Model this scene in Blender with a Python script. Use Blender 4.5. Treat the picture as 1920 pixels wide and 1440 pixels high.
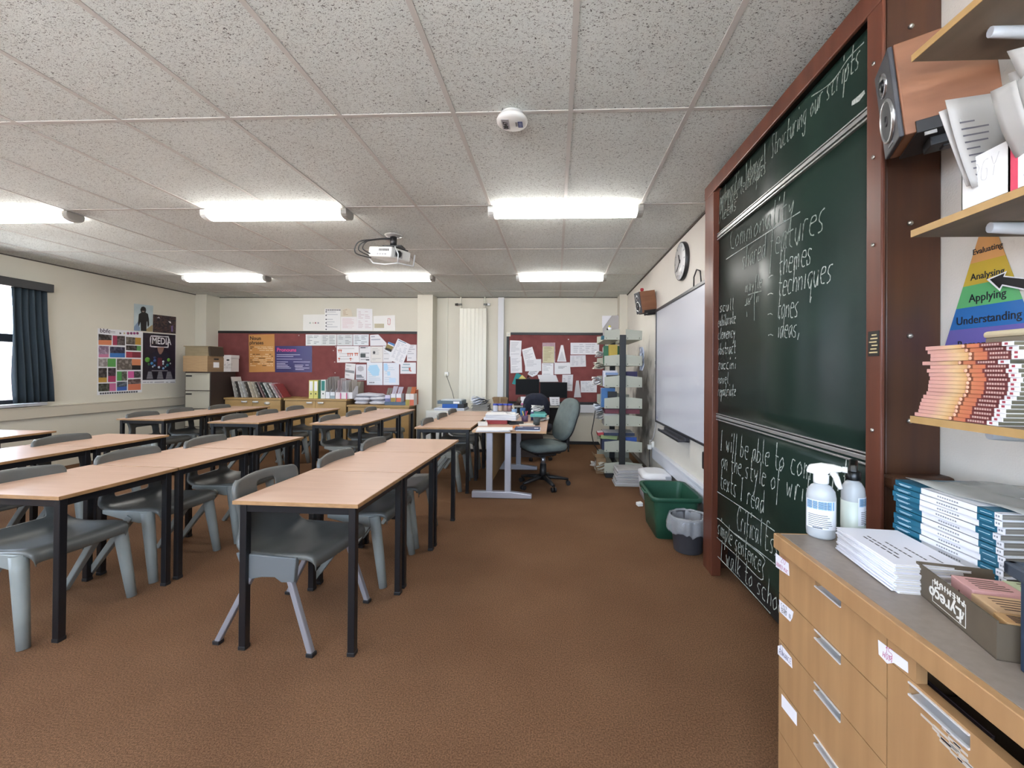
import bpy, bmesh, math, random
from mathutils import Vector, Matrix
SC = bpy.context.scene
for o in list(bpy.data.objects): bpy.data.objects.remove(o)
COL = SC.collection
PI = math.pi
# ---------------------------------------------------------------- camera
F, CX, CY, YAW, PIT, ROL, HC = 782.88, 1005.10, 691.06, 0.04704, -0.00521, 0.00817, 1.31
def _rot():
    c, s = math.cos, math.sin
    ry = Matrix(((c(YAW), 0, s(YAW)), (0, 1, 0), (-s(YAW), 0, c(YAW))))
    rx = Matrix(((1, 0, 0), (0, c(PIT), -s(PIT)), (0, s(PIT), c(PIT))))
    rz = Matrix(((c(ROL), -s(ROL), 0), (s(ROL), c(ROL), 0), (0, 0, 1)))
    return rz @ rx @ ry
RC = _rot()
cd = bpy.data.cameras.new('camera'); cam = bpy.data.objects.new('camera', cd); COL.objects.link(cam)
cd.sensor_width = 36; cd.lens = F / 1920 * 36; cd.shift_x = (960 - CX) / 1920; cd.shift_y = (CY - 720) / 1920
cd.clip_start = 0.02
def _w(r): return Vector((r[0], r[2], -r[1]))
r_, u_, b_ = _w(RC[0]), -_w(RC[1]), -_w(RC[2])
cam.matrix_world = Matrix(((r_.x, u_.x, b_.x, 0), (r_.y, u_.y, b_.y, 0), (r_.z, u_.z, b_.z, HC), (0, 0, 0, 1)))
SC.camera = cam
# ---------------------------------------------------------------- world, exposure
SC.view_settings.view_transform = 'Standard'; SC.view_settings.look = 'None'
SC.view_settings.exposure = 1.0; SC.view_settings.gamma = 1.0; SC.view_settings.use_curve_mapping = False
wd = bpy.data.worlds.new('sky'); SC.world = wd; wd.use_nodes = True
bg = wd.node_tree.nodes["Background"]; bg.inputs[0].default_value = (0.66, 0.8, 1.0, 1); bg.inputs[1].default_value = 8.0
LAMP = 14.0
SC.cycles.use_denoising = True
try: SC.cycles.denoiser = 'OPENIMAGEDENOISE'
except Exception: pass
SC.cycles.max_bounces = 8; SC.cycles.diffuse_bounces = 5; SC.cycles.glossy_bounces = 3; SC.cycles.transparent_max_bounces = 12
SC.cycles.sample_clamp_indirect = 6
# daylight portals in the window openings (guides for the sky light)
def portal(y0, y1, z0, z1):
    ld = bpy.data.lights.new('window_daylight', 'AREA'); ld.shape = 'RECTANGLE'; ld.size = y1 - y0; ld.size_y = z1 - z0
    lo = bpy.data.objects.new('window_daylight', ld); COL.objects.link(lo)
    lo.matrix_world = Matrix(((0, 0, -1, -6.62), (-1, 0, 0, (y0 + y1) / 2), (0, 1, 0, (z0 + z1) / 2), (0, 0, 0, 1)))
    ld.cycles.is_portal = True
portal(3.7, 4.93, .87, 2.3); portal(-1.5, 1.9, .87, 2.3)
ld = bpy.data.lights.new('window_daylight', 'AREA'); ld.shape = 'RECTANGLE'; ld.size = 4.4; ld.size_y = 1.45; ld.cycles.is_portal = True
lo = bpy.data.objects.new('window_daylight', ld); COL.objects.link(lo); lo.matrix_world = Matrix(((1, 0, 0, -1.2), (0, 0, -1, -1.74), (0, 1, 0, 1.625), (0, 0, 0, 1)))  # portal for the added opening in the front wall
# sunlight on the yard outside, running along the building so that none falls into the room
sl = bpy.data.lights.new('sun', 'SUN'); so = bpy.data.objects.new('sun', sl); COL.objects.link(so); sl.energy = 32; sl.color = (1, .95, .88); sl.angle = .01
so.rotation_euler = Vector((-.3, 0, -.95)).to_track_quat('-Z', 'Y').to_euler()

# a pixel of the 1920x1440 frame turned into a point on a plane of the room
def ray(x, y):
    d = RC.transposed() @ Vector(((x - CX) / F, (y - CY) / F, 1.0)); return Vector((d.x, d.z, -d.y))
def atZ(x, y, z): d = ray(x, y); t = (z - HC) / d.z; return Vector((d.x * t, d.y * t, z))
def atX(x, y, X): d = ray(x, y); t = X / d.x; return Vector((X, d.y * t, HC + d.z * t))
def atY(x, y, Y): d = ray(x, y); t = Y / d.y; return Vector((d.x * t, Y, HC + d.z * t))
# room
XL, XR, YB, YF, ZC = -6.479, 1.224, 7.5, -1.6, 2.633
# ---------------------------------------------------------------- materials
def lin(c): c /= 255; return c / 12.92 if c <= .04045 else ((c + .055) / 1.055) ** 2.4
def rgb(h):
    if isinstance(h, str): h = tuple(int(h[i:i + 2], 16) for i in (0, 2, 4))
    return (lin(h[0]), lin(h[1]), lin(h[2]), 1)
_M = {}
def mat(h, rough=.6, metal=0, spec=.5, emit=0, alpha=1, trans=0, coat=0, sheen=0):
    k = ('p', h, rough, metal, spec, emit, alpha, trans, coat, sheen)
    if k in _M: return _M[k]
    m = bpy.data.materials.new('mat_' + str(h)); m.use_nodes = True
    b = m.node_tree.nodes['Principled BSDF']
    b.inputs['Base Color'].default_value = rgb(h); b.inputs['Roughness'].default_value = rough
    b.inputs['Metallic'].default_value = metal; b.inputs['Specular IOR Level'].default_value = spec
    if emit: b.inputs['Emission Color'].default_value = rgb(h); b.inputs['Emission Strength'].default_value = emit
    b.inputs['Alpha'].default_value = alpha
    if trans: b.inputs['Transmission Weight'].default_value = trans
    if coat: b.inputs['Coat Weight'].default_value = coat
    if sheen: b.inputs['Sheen Weight'].default_value = sheen
    _M[k] = m; return m
def nmat(name, h1, h2, scale=(5, 5, 5), detail=4, lo=.35, hi=.65, rough=.6, bump=0, bscale=None, spec=.5, metal=0, coat=0, dist=0):
    """two colours mixed by noise in object space, optional bump from finer noise"""
    k = ('n', name)
    if k in _M: return _M[k]
    m = bpy.data.materials.new(name); m.use_nodes = True; nt = m.node_tree; N = nt.nodes; L = nt.links
    b = N['Principled BSDF']; b.inputs['Roughness'].default_value = rough; b.inputs['Specular IOR Level'].default_value = spec
    b.inputs['Metallic'].default_value = metal
    if coat: b.inputs['Coat Weight'].default_value = coat
    tc = N.new('ShaderNodeTexCoord'); mp = N.new('ShaderNodeMapping'); mp.inputs['Scale'].default_value = scale
    nz = N.new('ShaderNodeTexNoise'); nz.inputs['Scale'].default_value = 1; nz.inputs['Detail'].default_value = detail; nz.inputs['Distortion'].default_value = dist
    cr = N.new('ShaderNodeValToRGB'); cr.color_ramp.elements[0].position = lo; cr.color_ramp.elements[1].position = hi
    cr.color_ramp.elements[0].color = rgb(h1); cr.color_ramp.elements[1].color = rgb(h2)
    L.new(tc.outputs['Object'], mp.inputs[0]); L.new(mp.outputs[0], nz.inputs['Vector']); L.new(nz.outputs[0], cr.inputs[0]); L.new(cr.outputs[0], b.inputs['Base Color'])
    if bump:
        n2 = N.new('ShaderNodeTexNoise'); n2.inputs['Scale'].default_value = bscale or 200; n2.inputs['Detail'].default_value = 2
        L.new(tc.outputs['Object'], n2.inputs['Vector'])
        bp = N.new('ShaderNodeBump'); bp.inputs['Strength'].default_value = bump; bp.inputs['Distance'].default_value = .01
        L.new(n2.outputs[0], bp.inputs['Height']); L.new(bp.outputs[0], b.inputs['Normal'])
    _M[k] = m; return m
def ramp_mat(name, axis, stops, rough=.5):
    """printed colour bands along one axis of the thing (object space, metres)"""
    m = bpy.data.materials.new(name); m.use_nodes = True; nt = m.node_tree; N = nt.nodes; L = nt.links
    b = N['Principled BSDF']; b.inputs['Roughness'].default_value = rough
    tc = N.new('ShaderNodeTexCoord'); sx = N.new('ShaderNodeSeparateXYZ'); mr = N.new('ShaderNodeMapRange')
    mr.inputs['From Min'].default_value = stops[0][0]; mr.inputs['From Max'].default_value = stops[-1][0]
    cr = N.new('ShaderNodeValToRGB'); cr.color_ramp.interpolation = 'CONSTANT' if stops[0][2:] else 'LINEAR'
    L.new(tc.outputs['Object'], sx.inputs[0]); L.new(sx.outputs['XYZ'.index(axis)], mr.inputs['Value']); L.new(mr.outputs[0], cr.inputs[0]); L.new(cr.outputs[0], b.inputs['Base Color'])
    a, z = stops[0][0], stops[-1][0]; els = cr.color_ramp.elements
    while len(els) < len(stops): els.new(.5)
    for e, s in zip(els, stops): e.position = (s[0] - a) / (z - a); e.color = rgb(s[1])
    return m
# ---------------------------------------------------------------- mesh builder
class MB:
    def __init__(s): s.v = []; s.f = []; s.m = []; s.sm = []
    def add(s, vs, fs, m=0, smooth=False):
        o = len(s.v); s.v += [tuple(p) for p in vs]
        for f in fs: s.f.append([i + o for i in f]); s.m.append(m); s.sm.append(smooth)
        return s
    def box(s, c, d, R=None, m=0):
        x, y, z = d[0] / 2, d[1] / 2, d[2] / 2
        P = [Vector(p) for p in ((-x, -y, -z), (x, -y, -z), (x, y, -z), (-x, y, -z), (-x, -y, z), (x, -y, z), (x, y, z), (-x, y, z))]
        if R is not None: P = [R @ p for p in P]
        c = Vector(c); return s.add([p + c for p in P], [(3, 2, 1, 0), (4, 5, 6, 7), (0, 1, 5, 4), (1, 2, 6, 5), (2, 3, 7, 6), (3, 0, 4, 7)], m)
    def ab(s, a, b, m=0):
        return s.box([(a[i] + b[i]) / 2 for i in range(3)], [abs(b[i] - a[i]) for i in range(3)], None, m)
    def poly(s, pts, ext, m=0):
        """polygon (3-D points) given thickness by the vector ext"""
        n = len(pts); P = [Vector(p) for p in pts]; e = Vector(ext); nr = Vector((0, 0, 0))
        for i in range(n): nr += (P[i] - P[0]).cross(P[(i + 1) % n] - P[0])
        if nr.dot(e) > 0: P.reverse()
        fs = [tuple(range(n)), tuple(range(2 * n - 1, n - 1, -1))]
        for i in range(n): j = (i + 1) % n; fs.append((i, i + n, j + n, j))
        return s.add(P + [p + e for p in P], fs, m)
    def tube(s, path, r, n=8, m=0, smooth=True, rot=0.0, up=None, sq=None):
        P = [Vector(p) for p in path]; k = len(P); rr = r if isinstance(r, (list, tuple)) else [r] * k
        T = [(P[min(i + 1, k - 1)] - P[max(i - 1, 0)]).normalized() for i in range(k)]
        a = Vector(up) if up else (Vector((0, 0, 1)) if abs(T[0].z) < .9 else Vector((1, 0, 0)))
        N = (a - T[0] * a.dot(T[0])).normalized(); vs = []
        for i in range(k):
            N = (N - T[i] * N.dot(T[i])).normalized(); B = T[i].cross(N)
            for j in range(n):
                t = 2 * PI * j / n + rot; q = sq or (1, 1)
                vs.append(P[i] + (N * math.cos(t) * q[0] + B * math.sin(t) * q[1]) * rr[i])
        fs = [(i * n + j, i * n + (j + 1) % n, (i + 1) * n + (j + 1) % n, (i + 1) * n + j) for i in range(k - 1) for j in range(n)]
        s.add(vs, fs, m, smooth)
        o = len(s.v) - k * n
        s.f.append([o + j for j in range(n - 1, -1, -1)]); s.m.append(m); s.sm.append(False)
        s.f.append([o + (k - 1) * n + j for j in range(n)]); s.m.append(m); s.sm.append(False)
        return s
    def bar(s, a, b, w, h=None, m=0, up=None):
        """rectangular bar from a to b"""
        h = h or w
        return s.tube([a, b], math.sqrt(.5), 4, m, False, PI / 4, up, (h, w))
    def lathe(s, prof, n=24, c=(0, 0, 0), m=0, R=None, smooth=True, sx=1, sy=1, caps=True):
        c = Vector(c); vs = []
        for r, z in prof:
            for j in range(n):
                t = 2 * PI * j / n; p = Vector((r * math.cos(t) * sx, r * math.sin(t) * sy, z)); vs.append((R @ p if R else p) + c)
        k = len(prof)
        fs = [(i * n + j, i * n + (j + 1) % n, (i + 1) * n + (j + 1) % n, (i + 1) * n + j) for i in range(k - 1) for j in range(n)]
        s.add(vs, fs, m, smooth); o = len(s.v) - k * n
        if not caps: return s
        s.f.append([o + j for j in range(n - 1, -1, -1)]); s.m.append(m); s.sm.append(False)
        s.f.append([o + (k - 1) * n + j for j in range(n)]); s.m.append(m); s.sm.append(False)
        return s
    def grid(s, P, m=0, smooth=True, skip=None):
        """P[i][j] points"""
        a, b = len(P), len(P[0]); vs = [p for r in P for p in r]
        fs = [(i * b + j, i * b + j + 1, (i + 1) * b + j + 1, (i + 1) * b + j) for i in range(a - 1) for j in range(b - 1) if not (skip and skip(i, j))]
        return s.add(vs, fs, m, smooth)
    def build(s, name, mats, parent=None, loc=None, rot=None, bevel=0, seg=2, sub=0, solid=0, soff=0):
        me = bpy.data.meshes.new(name); me.from_pydata(s.v, [], s.f)
        for mm in (mats if isinstance(mats, (list, tuple)) else [mats]): me.materials.append(mm)
        me.polygons.foreach_set('material_index', s.m); me.polygons.foreach_set('use_smooth', s.sm); me.update()
        o = bpy.data.objects.new(name, me); COL.objects.link(o)
        if parent: o.parent = parent
        if loc is not None: o.location = loc
        if rot is not None: o.rotation_euler = rot
        if solid: md = o.modifiers.new('s', 'SOLIDIFY'); md.thickness = solid; md.offset = soff
        if sub: md = o.modifiers.new('d', 'SUBSURF'); md.levels = sub; md.render_levels = sub
        if bevel: md = o.modifiers.new('b', 'BEVEL'); md.width = bevel; md.segments = seg; md.limit_method = 'ANGLE'; md.angle_limit = .6
        return o
def tag(o, label=None, cat=None, group=None, kind=None):
    if label: o['label'] = label
    if cat: o['category'] = cat
    if group: o['group'] = group
    if kind: o['kind'] = kind
    return o
def thing(name, label, cat, loc=(0, 0, 0), rz=0, group=None, rot=None):
    o = bpy.data.objects.new(name, None); COL.objects.link(o); o.location = loc; o.rotation_euler = rot or (0, 0, rz); o.empty_display_size = .1
    return tag(o, label, cat, group)
def dup(root, loc, rz, label, group=None, rot=None):
    r = root.copy(); COL.objects.link(r); r.location = loc; r.rotation_euler = rot or (0, 0, rz); r['label'] = label
    if group: r['group'] = group
    for ch in list(root.children):
        c = ch.copy(); COL.objects.link(c); c.parent = r
        for g in list(ch.children):
            d = g.copy(); COL.objects.link(d); d.parent = c
    return r
def B(a, b, name, m, parent=None, bevel=0, **k): return MB().ab(a, b).build(name, m, parent, bevel=bevel, **k)
def struct(o): o['kind'] = 'structure'; return o
def text(name, s, size, mt, parent, loc, R, align='LEFT', sx=1, bold=0):
    """raised lettering as a mesh; R = 3x3 whose columns are reading direction, up, outward"""
    cu = bpy.data.curves.new(name, 'FONT'); cu.body = s; cu.size = size; cu.extrude = .0004; cu.align_x = align; cu.resolution_u = 3; cu.offset = bold
    t = bpy.data.objects.new(name, cu); me = bpy.data.meshes.new_from_object(t); bpy.data.objects.remove(t); bpy.data.curves.remove(cu)
    me.materials.clear(); me.materials.append(mt); M = Matrix(R).to_4x4() @ Matrix.Diagonal((sx, 1, 1, 1)); me.transform(M)
    o = bpy.data.objects.new(name, me); COL.objects.link(o); o.parent = parent; o.location = loc; return o
def cols(a, b, c): return Matrix((a, b, c)).transposed()
R_BACK = cols((1, 0, 0), (0, 0, 1), (0, -1, 0))      # on the back wall, facing the camera
R_LEFT = cols((0, 1, 0), (0, 0, 1), (1, 0, 0))       # on the left wall
R_RIGHT = cols((0, -1, 0), (0, 0, 1), (-1, 0, 0))    # on the right wall
ORD = ['topmost', 'second', 'third', 'fourth', 'fifth', 'sixth', 'seventh', 'eighth', 'ninth', 'tenth', 'eleventh', 'twelfth', 'thirteenth', 'fourteenth', 'fifteenth', 'sixteenth', 'seventeenth', 'eighteenth', 'nineteenth', 'twentieth']
RND = random.Random(7)
def jit(a): return RND.uniform(-a, a)
# shared materials
M_BLACK = mat('1b1b1d', .45); M_DARK = mat('2a2a2c', .5); M_CHROME = mat('c9c9c9', .18, 1); M_SILVER = mat('a9abb2', .38, .6)
M_PAPER = mat('e9e8e8', .8); M_PAPER2 = mat('dcdcdf', .8); M_CREAM = mat('ded9c8', .8); M_INK = mat('4a4a4e', .8); M_INK2 = mat('8f8f94', .8); M_INKB = mat('151518', .7)
M_CARD = nmat('cardboard', 'a88a68', 'b3966f', (6, 6, 40), rough=.85); M_CARD2 = nmat('cardboard_dark', '82684c', '8f7454', (6, 6, 40), rough=.85)
M_WHITEP = mat('e6e6e4', .4)
M_BEECH = nmat('beech_laminate', 'c09d88', 'c8a792', (3, 26, 3), 5, .3, .7, .36)
M_EDGE = nmat('beech_edge', '8e6a45', 'a07a52', (20, 20, 60), rough=.5)
M_OAK = nmat('oak_veneer', '9a7550', 'a8835b', (30, 30, 2.2), 5, .3, .7, .42)
M_OAK2 = nmat('oak_veneer_pale', 'a1814f', 'ae8d5c', (2.5, 20, 20), 5, .3, .7, .5)
M_MAHO = nmat('mahogany', '552f22', '673b2b', (22, 22, 1.3), 6, .3, .7, .38, spec=.4)
M_MAHO2 = nmat('mahogany_dark', '3f271d', '51331f', (18, 18, .9), 6, .3, .7, .42, spec=.4)
# ================================================================ the room
M_WALL = nmat('cream_wall', 'ccc7b8', 'd2cdbe', (1.5, 1.5, 1.5), 3, .3, .7, .7, .12, 160)
def wall_right_mat():
    m = nmat('wall_dirty', 'd4cfc5', 'dcd8cf', (1.5, 1.5, 1.5), 3, .3, .7, .7, .1, 160); nt = m.node_tree; N = nt.nodes; L = nt.links
    b = N['Principled BSDF']; old = b.inputs['Base Color'].links[0].from_socket
    tc = N.new('ShaderNodeTexCoord'); sep = N.new('ShaderNodeSeparateXYZ'); L.new(tc.outputs['Object'], sep.inputs[0])
    # a soot stain with a ragged outline beside the rack
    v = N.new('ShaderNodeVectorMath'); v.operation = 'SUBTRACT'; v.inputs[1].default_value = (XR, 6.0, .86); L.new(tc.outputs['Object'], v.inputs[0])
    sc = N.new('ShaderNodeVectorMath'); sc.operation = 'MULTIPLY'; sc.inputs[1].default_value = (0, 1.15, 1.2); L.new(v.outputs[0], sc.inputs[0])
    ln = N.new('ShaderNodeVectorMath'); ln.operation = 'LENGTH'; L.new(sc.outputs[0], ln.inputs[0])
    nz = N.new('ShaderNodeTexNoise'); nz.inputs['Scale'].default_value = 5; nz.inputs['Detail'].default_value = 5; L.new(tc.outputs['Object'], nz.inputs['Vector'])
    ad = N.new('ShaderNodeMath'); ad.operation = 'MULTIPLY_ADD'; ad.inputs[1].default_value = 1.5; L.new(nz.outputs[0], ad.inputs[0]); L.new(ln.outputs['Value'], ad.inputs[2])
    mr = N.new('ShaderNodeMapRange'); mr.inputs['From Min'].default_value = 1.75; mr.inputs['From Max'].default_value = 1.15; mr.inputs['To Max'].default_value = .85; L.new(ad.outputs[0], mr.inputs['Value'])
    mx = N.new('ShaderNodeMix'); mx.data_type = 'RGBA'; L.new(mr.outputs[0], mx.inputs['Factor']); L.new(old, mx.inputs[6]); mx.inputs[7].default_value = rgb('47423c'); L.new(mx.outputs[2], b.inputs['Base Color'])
    return m
def ceiling_mat():
    m = bpy.data.materials.new('fissured_tile'); m.use_nodes = True; nt = m.node_tree; N = nt.nodes; L = nt.links; b = N['Principled BSDF']; b.inputs['Roughness'].default_value = .9
    tc = N.new('ShaderNodeTexCoord'); mp = N.new('ShaderNodeMapping'); mp.inputs['Scale'].default_value = (95, 150, 100); L.new(tc.outputs['Object'], mp.inputs[0])
    nz = N.new('ShaderNodeTexNoise'); nz.inputs['Scale'].default_value = 1; nz.inputs['Detail'].default_value = 3; nz.inputs['Distortion'].default_value = 1.6; L.new(mp.outputs[0], nz.inputs['Vector'])
    cr = N.new('ShaderNodeValToRGB'); e = cr.color_ramp.elements; e[0].position = .35; e[0].color = rgb('55514e'); e[1].position = .43; e[1].color = rgb('d6dad6')
    L.new(nz.outputs[0], cr.inputs[0])
    n2 = N.new('ShaderNodeTexNoise'); n2.inputs['Scale'].default_value = 1.1; n2.inputs['Detail'].default_value = 3; L.new(tc.outputs['Object'], n2.inputs['Vector'])
    c2 = N.new('ShaderNodeValToRGB'); c2.color_ramp.elements[0].color = (.86, .85, .84, 1); c2.color_ramp.elements[1].color = (1, 1, 1, 1); c2.color_ramp.elements[0].position = .3; c2.color_ramp.elements[1].position = .7
    L.new(n2.outputs[0], c2.inputs[0])
    mx = N.new('ShaderNodeMix'); mx.data_type = 'RGBA'; mx.blend_type = 'MULTIPLY'; mx.inputs['Factor'].default_value = 1; L.new(cr.outputs[0], mx.inputs[6]); L.new(c2.outputs[0], mx.inputs[7]); L.new(mx.outputs[2], b.inputs['Base Color'])
    bp = N.new('ShaderNodeBump'); bp.inputs['Strength'].default_value = .35; bp.inputs['Distance'].default_value = .006; L.new(nz.outputs[0], bp.inputs['Height']); L.new(bp.outputs[0], b.inputs['Normal'])
    return m
def carpet_mat():
    m = nmat('brown_carpet', '70523c', '7d5e46', (1.6, 1.6, 1.6), 4, .3, .7, .95, .5, 420, spec=.1); nt = m.node_tree; N = nt.nodes; L = nt.links
    b = N['Principled BSDF']; old = b.inputs['Base Color'].links[0].from_socket; tc = N.new('ShaderNodeTexCoord')
    n2 = N.new('ShaderNodeTexNoise'); n2.inputs['Scale'].default_value = 170; n2.inputs['Detail'].default_value = 2; L.new(tc.outputs['Object'], n2.inputs['Vector'])
    c2 = N.new('ShaderNodeValToRGB'); c2.color_ramp.elements[0].color = (.6, .585, .57, 1); c2.color_ramp.elements[1].color = (1.16, 1.16, 1.16, 1); c2.color_ramp.elements[0].position = .35; c2.color_ramp.elements[1].position = .65; L.new(n2.outputs[0], c2.inputs[0])
    mx = N.new('ShaderNodeMix'); mx.data_type = 'RGBA'; mx.blend_type = 'MULTIPLY'; mx.inputs['Factor'].default_value = 1; L.new(old, mx.inputs[6]); L.new(c2.outputs[0], mx.inputs[7]); L.new(mx.outputs[2], b.inputs['Base Color'])
    return m
T = .12
struct(B((XL - T, YF - T, -.1), (XR + T, YB + T, 0), 'floor', carpet_mat()))
ceil = struct(B((XL - T, YF - T, ZC), (XR + T, YB + T, ZC + .1), 'ceiling', ceiling_mat()))
g = MB()
for k in range(-6, 8):
    x = -2.935 + .6 * k
    if XL < x < XR: g.ab((x - .012, YF, ZC - .004), (x + .012, YB, ZC + .002))
for j in range(-3, 5):
    y = 2.123 + 1.2 * j
    g.ab((XL, y - .011, ZC - .0035), (XR, y + .011, ZC + .002))
g.build('grid_bar', mat('bab6b1', .6), ceil)
# dark shadow-gap angle trim where the ceiling meets the walls
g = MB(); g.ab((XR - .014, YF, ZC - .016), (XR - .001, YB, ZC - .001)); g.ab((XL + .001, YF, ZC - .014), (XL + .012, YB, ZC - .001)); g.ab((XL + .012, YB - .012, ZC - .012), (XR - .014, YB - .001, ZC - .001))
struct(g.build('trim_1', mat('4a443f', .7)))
struct(MB().ab((XR, YF - T, 0), (XR + T, YB + T, ZC)).build('wall_right', wall_right_mat()))
# back wall with its three piers
g = MB(); g.ab((XL - T, YB, 0), (XR + T, YB + T, ZC))
for x0, x1, y in ((XL, -6.27, 7.2), (-2.44, -2.165, 7.235), (1.09, XR, 7.225)): g.ab((x0, y, 0), (x1, YB + .01, ZC))
struct(g.build('wall_back', M_WALL, bevel=.004))
g = MB(); g.ab((XL - T, YF - T, 0), (XR + T, YF, .9)); g.ab((XL - T, YF - T, 2.35), (XR + T, YF, ZC)); g.ab((XL - T, YF - T, .9), (-3.4, YF, 2.35)); g.ab((1.0, YF - T, .9), (XR + T, YF, 2.35))
struct(g.build('wall_front', M_WALL))
# left wall around two windows
W = [(-1.5, 1.9), (3.7, 4.93)]; Z0, Z1 = .86, 2.3
g = MB(); g.ab((XL - T, YF, 0), (XL, YB, Z0)); g.ab((XL - T, YF, Z1), (XL, YB, ZC))
for y0, y1 in ((YF, W[0][0]), (W[0][1], W[1][0]), (W[1][1], YB)): g.ab((XL - T, y0, Z0), (XL, y1, Z1))
struct(g.build('wall_left', M_WALL))
def glass_mat():
    m = bpy.data.materials.new('window_glass'); m.use_nodes = True; nt = m.node_tree; N = nt.nodes; L = nt.links
    t = N.new('ShaderNodeBsdfTransparent'); gl = N.new('ShaderNodeBsdfGlossy'); gl.inputs['Roughness'].default_value = .02; mx = N.new('ShaderNodeMixShader'); mx.inputs[0].default_value = .06
    L.new(t.outputs[0], mx.inputs[1]); L.new(gl.outputs[0], mx.inputs[2]); L.new(mx.outputs[0], N['Material Output'].inputs[0]); return m
MG = glass_mat(); M_FR = mat('23252b', .4)
for i, (y0, y1) in enumerate(W):
    w = struct(thing('window_%d' % (2 - i), None, None, (XL, 0, 0)))
    f = MB(); a = -.09; b = -.04
    for y in (y0, y1 - .05, (2 * y0 + y1) / 3, (y0 + 2 * y1) / 3): f.ab((a, y, Z0), (b, y + .05, Z1))
    for z in (Z0, 1.6, Z1 - .05): f.ab((a, y0, z), (b, y1, z + (.1 if z == 1.6 else .05)))
    f.build('window_frame', M_FR, w, bevel=.004)
    MB().ab((-.07, y0, Z0), (-.064, y1, Z1)).build('window_pane', MG, w)
    MB().ab((-.1, y0 - .03, Z0 - .035), (.06, y1 + .06, Z0 - .001)).build('window_sill', mat('c9c9cc', .35), w, bevel=.004)
w = struct(thing('window_3', None, None, (-1.2, YF, 0))); f = MB()  # unseen opening added behind the camera to brighten the near ceiling
for x in (-2.2, -1.1, 0, 1.07, 2.15): f.ab((x, -.09, .9), (x + .05, -.04, 2.35))
for z in (.9, 1.6, 2.3): f.ab((-2.2, -.09, z), (2.2, -.04, z + .05))
f.build('window_frame', M_FR, w); MB().ab((-2.2, -.07, .9), (2.2, -.064, 2.35)).build('window_pane', MG, w)
# dado trunking, conduit, skirtings
g = MB(); g.ab((XL, YF, .67), (XL + .04, 7.0, .81)); g.ab((XL, YF, .80), (XL + .046, 7.0, .815)); struct(g.build('trim_2', mat('c4bcab', .55), bevel=.003))
g = MB(); g.ab((XR - .045, 2.9, .26), (XR - .001, 5.15, .385)); g.ab((XR - .05, 2.9, .37), (XR - .001, 5.15, .392)); struct(g.build('trim_3', mat('d4d8e2', .4), bevel=.003))
struct(MB().ab((-.93, YB - .05, .57), (1.09, YB - .001, .71)).build('trim_4', mat('cfd0d4', .45), bevel=.003))
struct(MB().ab((-1.04, YB - .07, .0), (-.934, YB - .001, ZC - .014)).build('trim_5', mat('cfd0d2', .5), bevel=.004))
struct(MB().ab((-2.16, YB - .012, 0), (1.09, YB - .001, .055)).build('baseboard_back', mat('141414', .5)))
struct(MB().ab((XR - .012, 2.95, 0), (XR - .001, 7.2, .05)).build('baseboard_right', mat('7c776f', .6)))
# outside the windows: ground made pale to bounce light indoors, brick building across it
struct(MB().ab((-40, -20, -1.1), (20, 30, -1.0)).build('exterior_ground', mat('d2cdc8', .9)))
struct(MB().ab((-15, -12, -1), (-14, 24, 1.6)).build('exterior_wall', nmat('brick_far', 'a08684', 'b59c98', (3, 3, 12), rough=.9)))

# ---------------------------------------------------------------- ceiling lights
M_TUBE = bpy.data.materials.new('lamp_diffuser'); M_TUBE.use_nodes = True
_b = M_TUBE.node_tree.nodes['Principled BSDF']; _b.inputs['Base Color'].default_value = (.9, .9, .9, 1); _b.inputs['Emission Color'].default_value = (1, .985, .95, 1); _b.inputs['Emission Strength'].default_value = LAMP
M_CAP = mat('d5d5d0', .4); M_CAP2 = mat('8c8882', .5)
def make_light(label):
    t = thing('ceiling_light', label, 'ceiling light', (0, 0, ZC), group='fluorescent ceiling lights')
    L2 = .615
    MB().ab((-L2 + .01, -.05, -.022), (L2 - .01, .05, -.004)).build('housing', M_CAP, t, bevel=.004)
    P = []
    for i in range(9):
        a = PI * i / 8; P.append((math.cos(a) * .068, -.022 - math.sin(a) ** .7 * .055))
    d = MB(); d.grid([[(-L2 + .045, y, z) for y, z in P], [(L2 - .045, y, z) for y, z in P]]); d.build('diffuser', M_TUBE, t)
    for s in (-1, 1):
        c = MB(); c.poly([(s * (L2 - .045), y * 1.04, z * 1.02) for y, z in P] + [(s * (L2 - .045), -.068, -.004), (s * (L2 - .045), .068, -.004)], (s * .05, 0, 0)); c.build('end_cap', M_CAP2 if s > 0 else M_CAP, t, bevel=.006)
    return t
spots = [(.065, 3.38, 'lit fluorescent ceiling light nearest the chalkboard, just past the smoke detector'), (-2.335, 3.38, 'lit fluorescent ceiling light in front of the projector, over the student tables'),
         (-4.735, 3.38, 'lit fluorescent ceiling light nearest the curtained window, cut by the picture edge'), (.065, 5.78, 'lit fluorescent ceiling light above the teacher desk'),
         (-2.335, 5.78, 'lit fluorescent ceiling light behind the projector'), (-4.735, 5.78, 'lit fluorescent ceiling light nearest the filing cabinet corner'),
         (.065, .98, 'ceiling light above the drawer cabinet, behind the picture'), (-2.335, .98, 'ceiling light above the near tables, out of view'), (-4.735, .98, 'ceiling light by the near window, out of view')]
spots = [s for s in spots if s[1] > 2] + [(x, -.22, l) for x, y, l in spots if y < 2]  # the last three are unseen lamps, added behind the camera for brightness
l0 = None
for x, y, lb in spots:
    if l0 is None: l0 = make_light(lb); l0.location = (x, y, ZC - .004)
    else: dup(l0, (x, y, ZC - .004), 0, lb)
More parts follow.
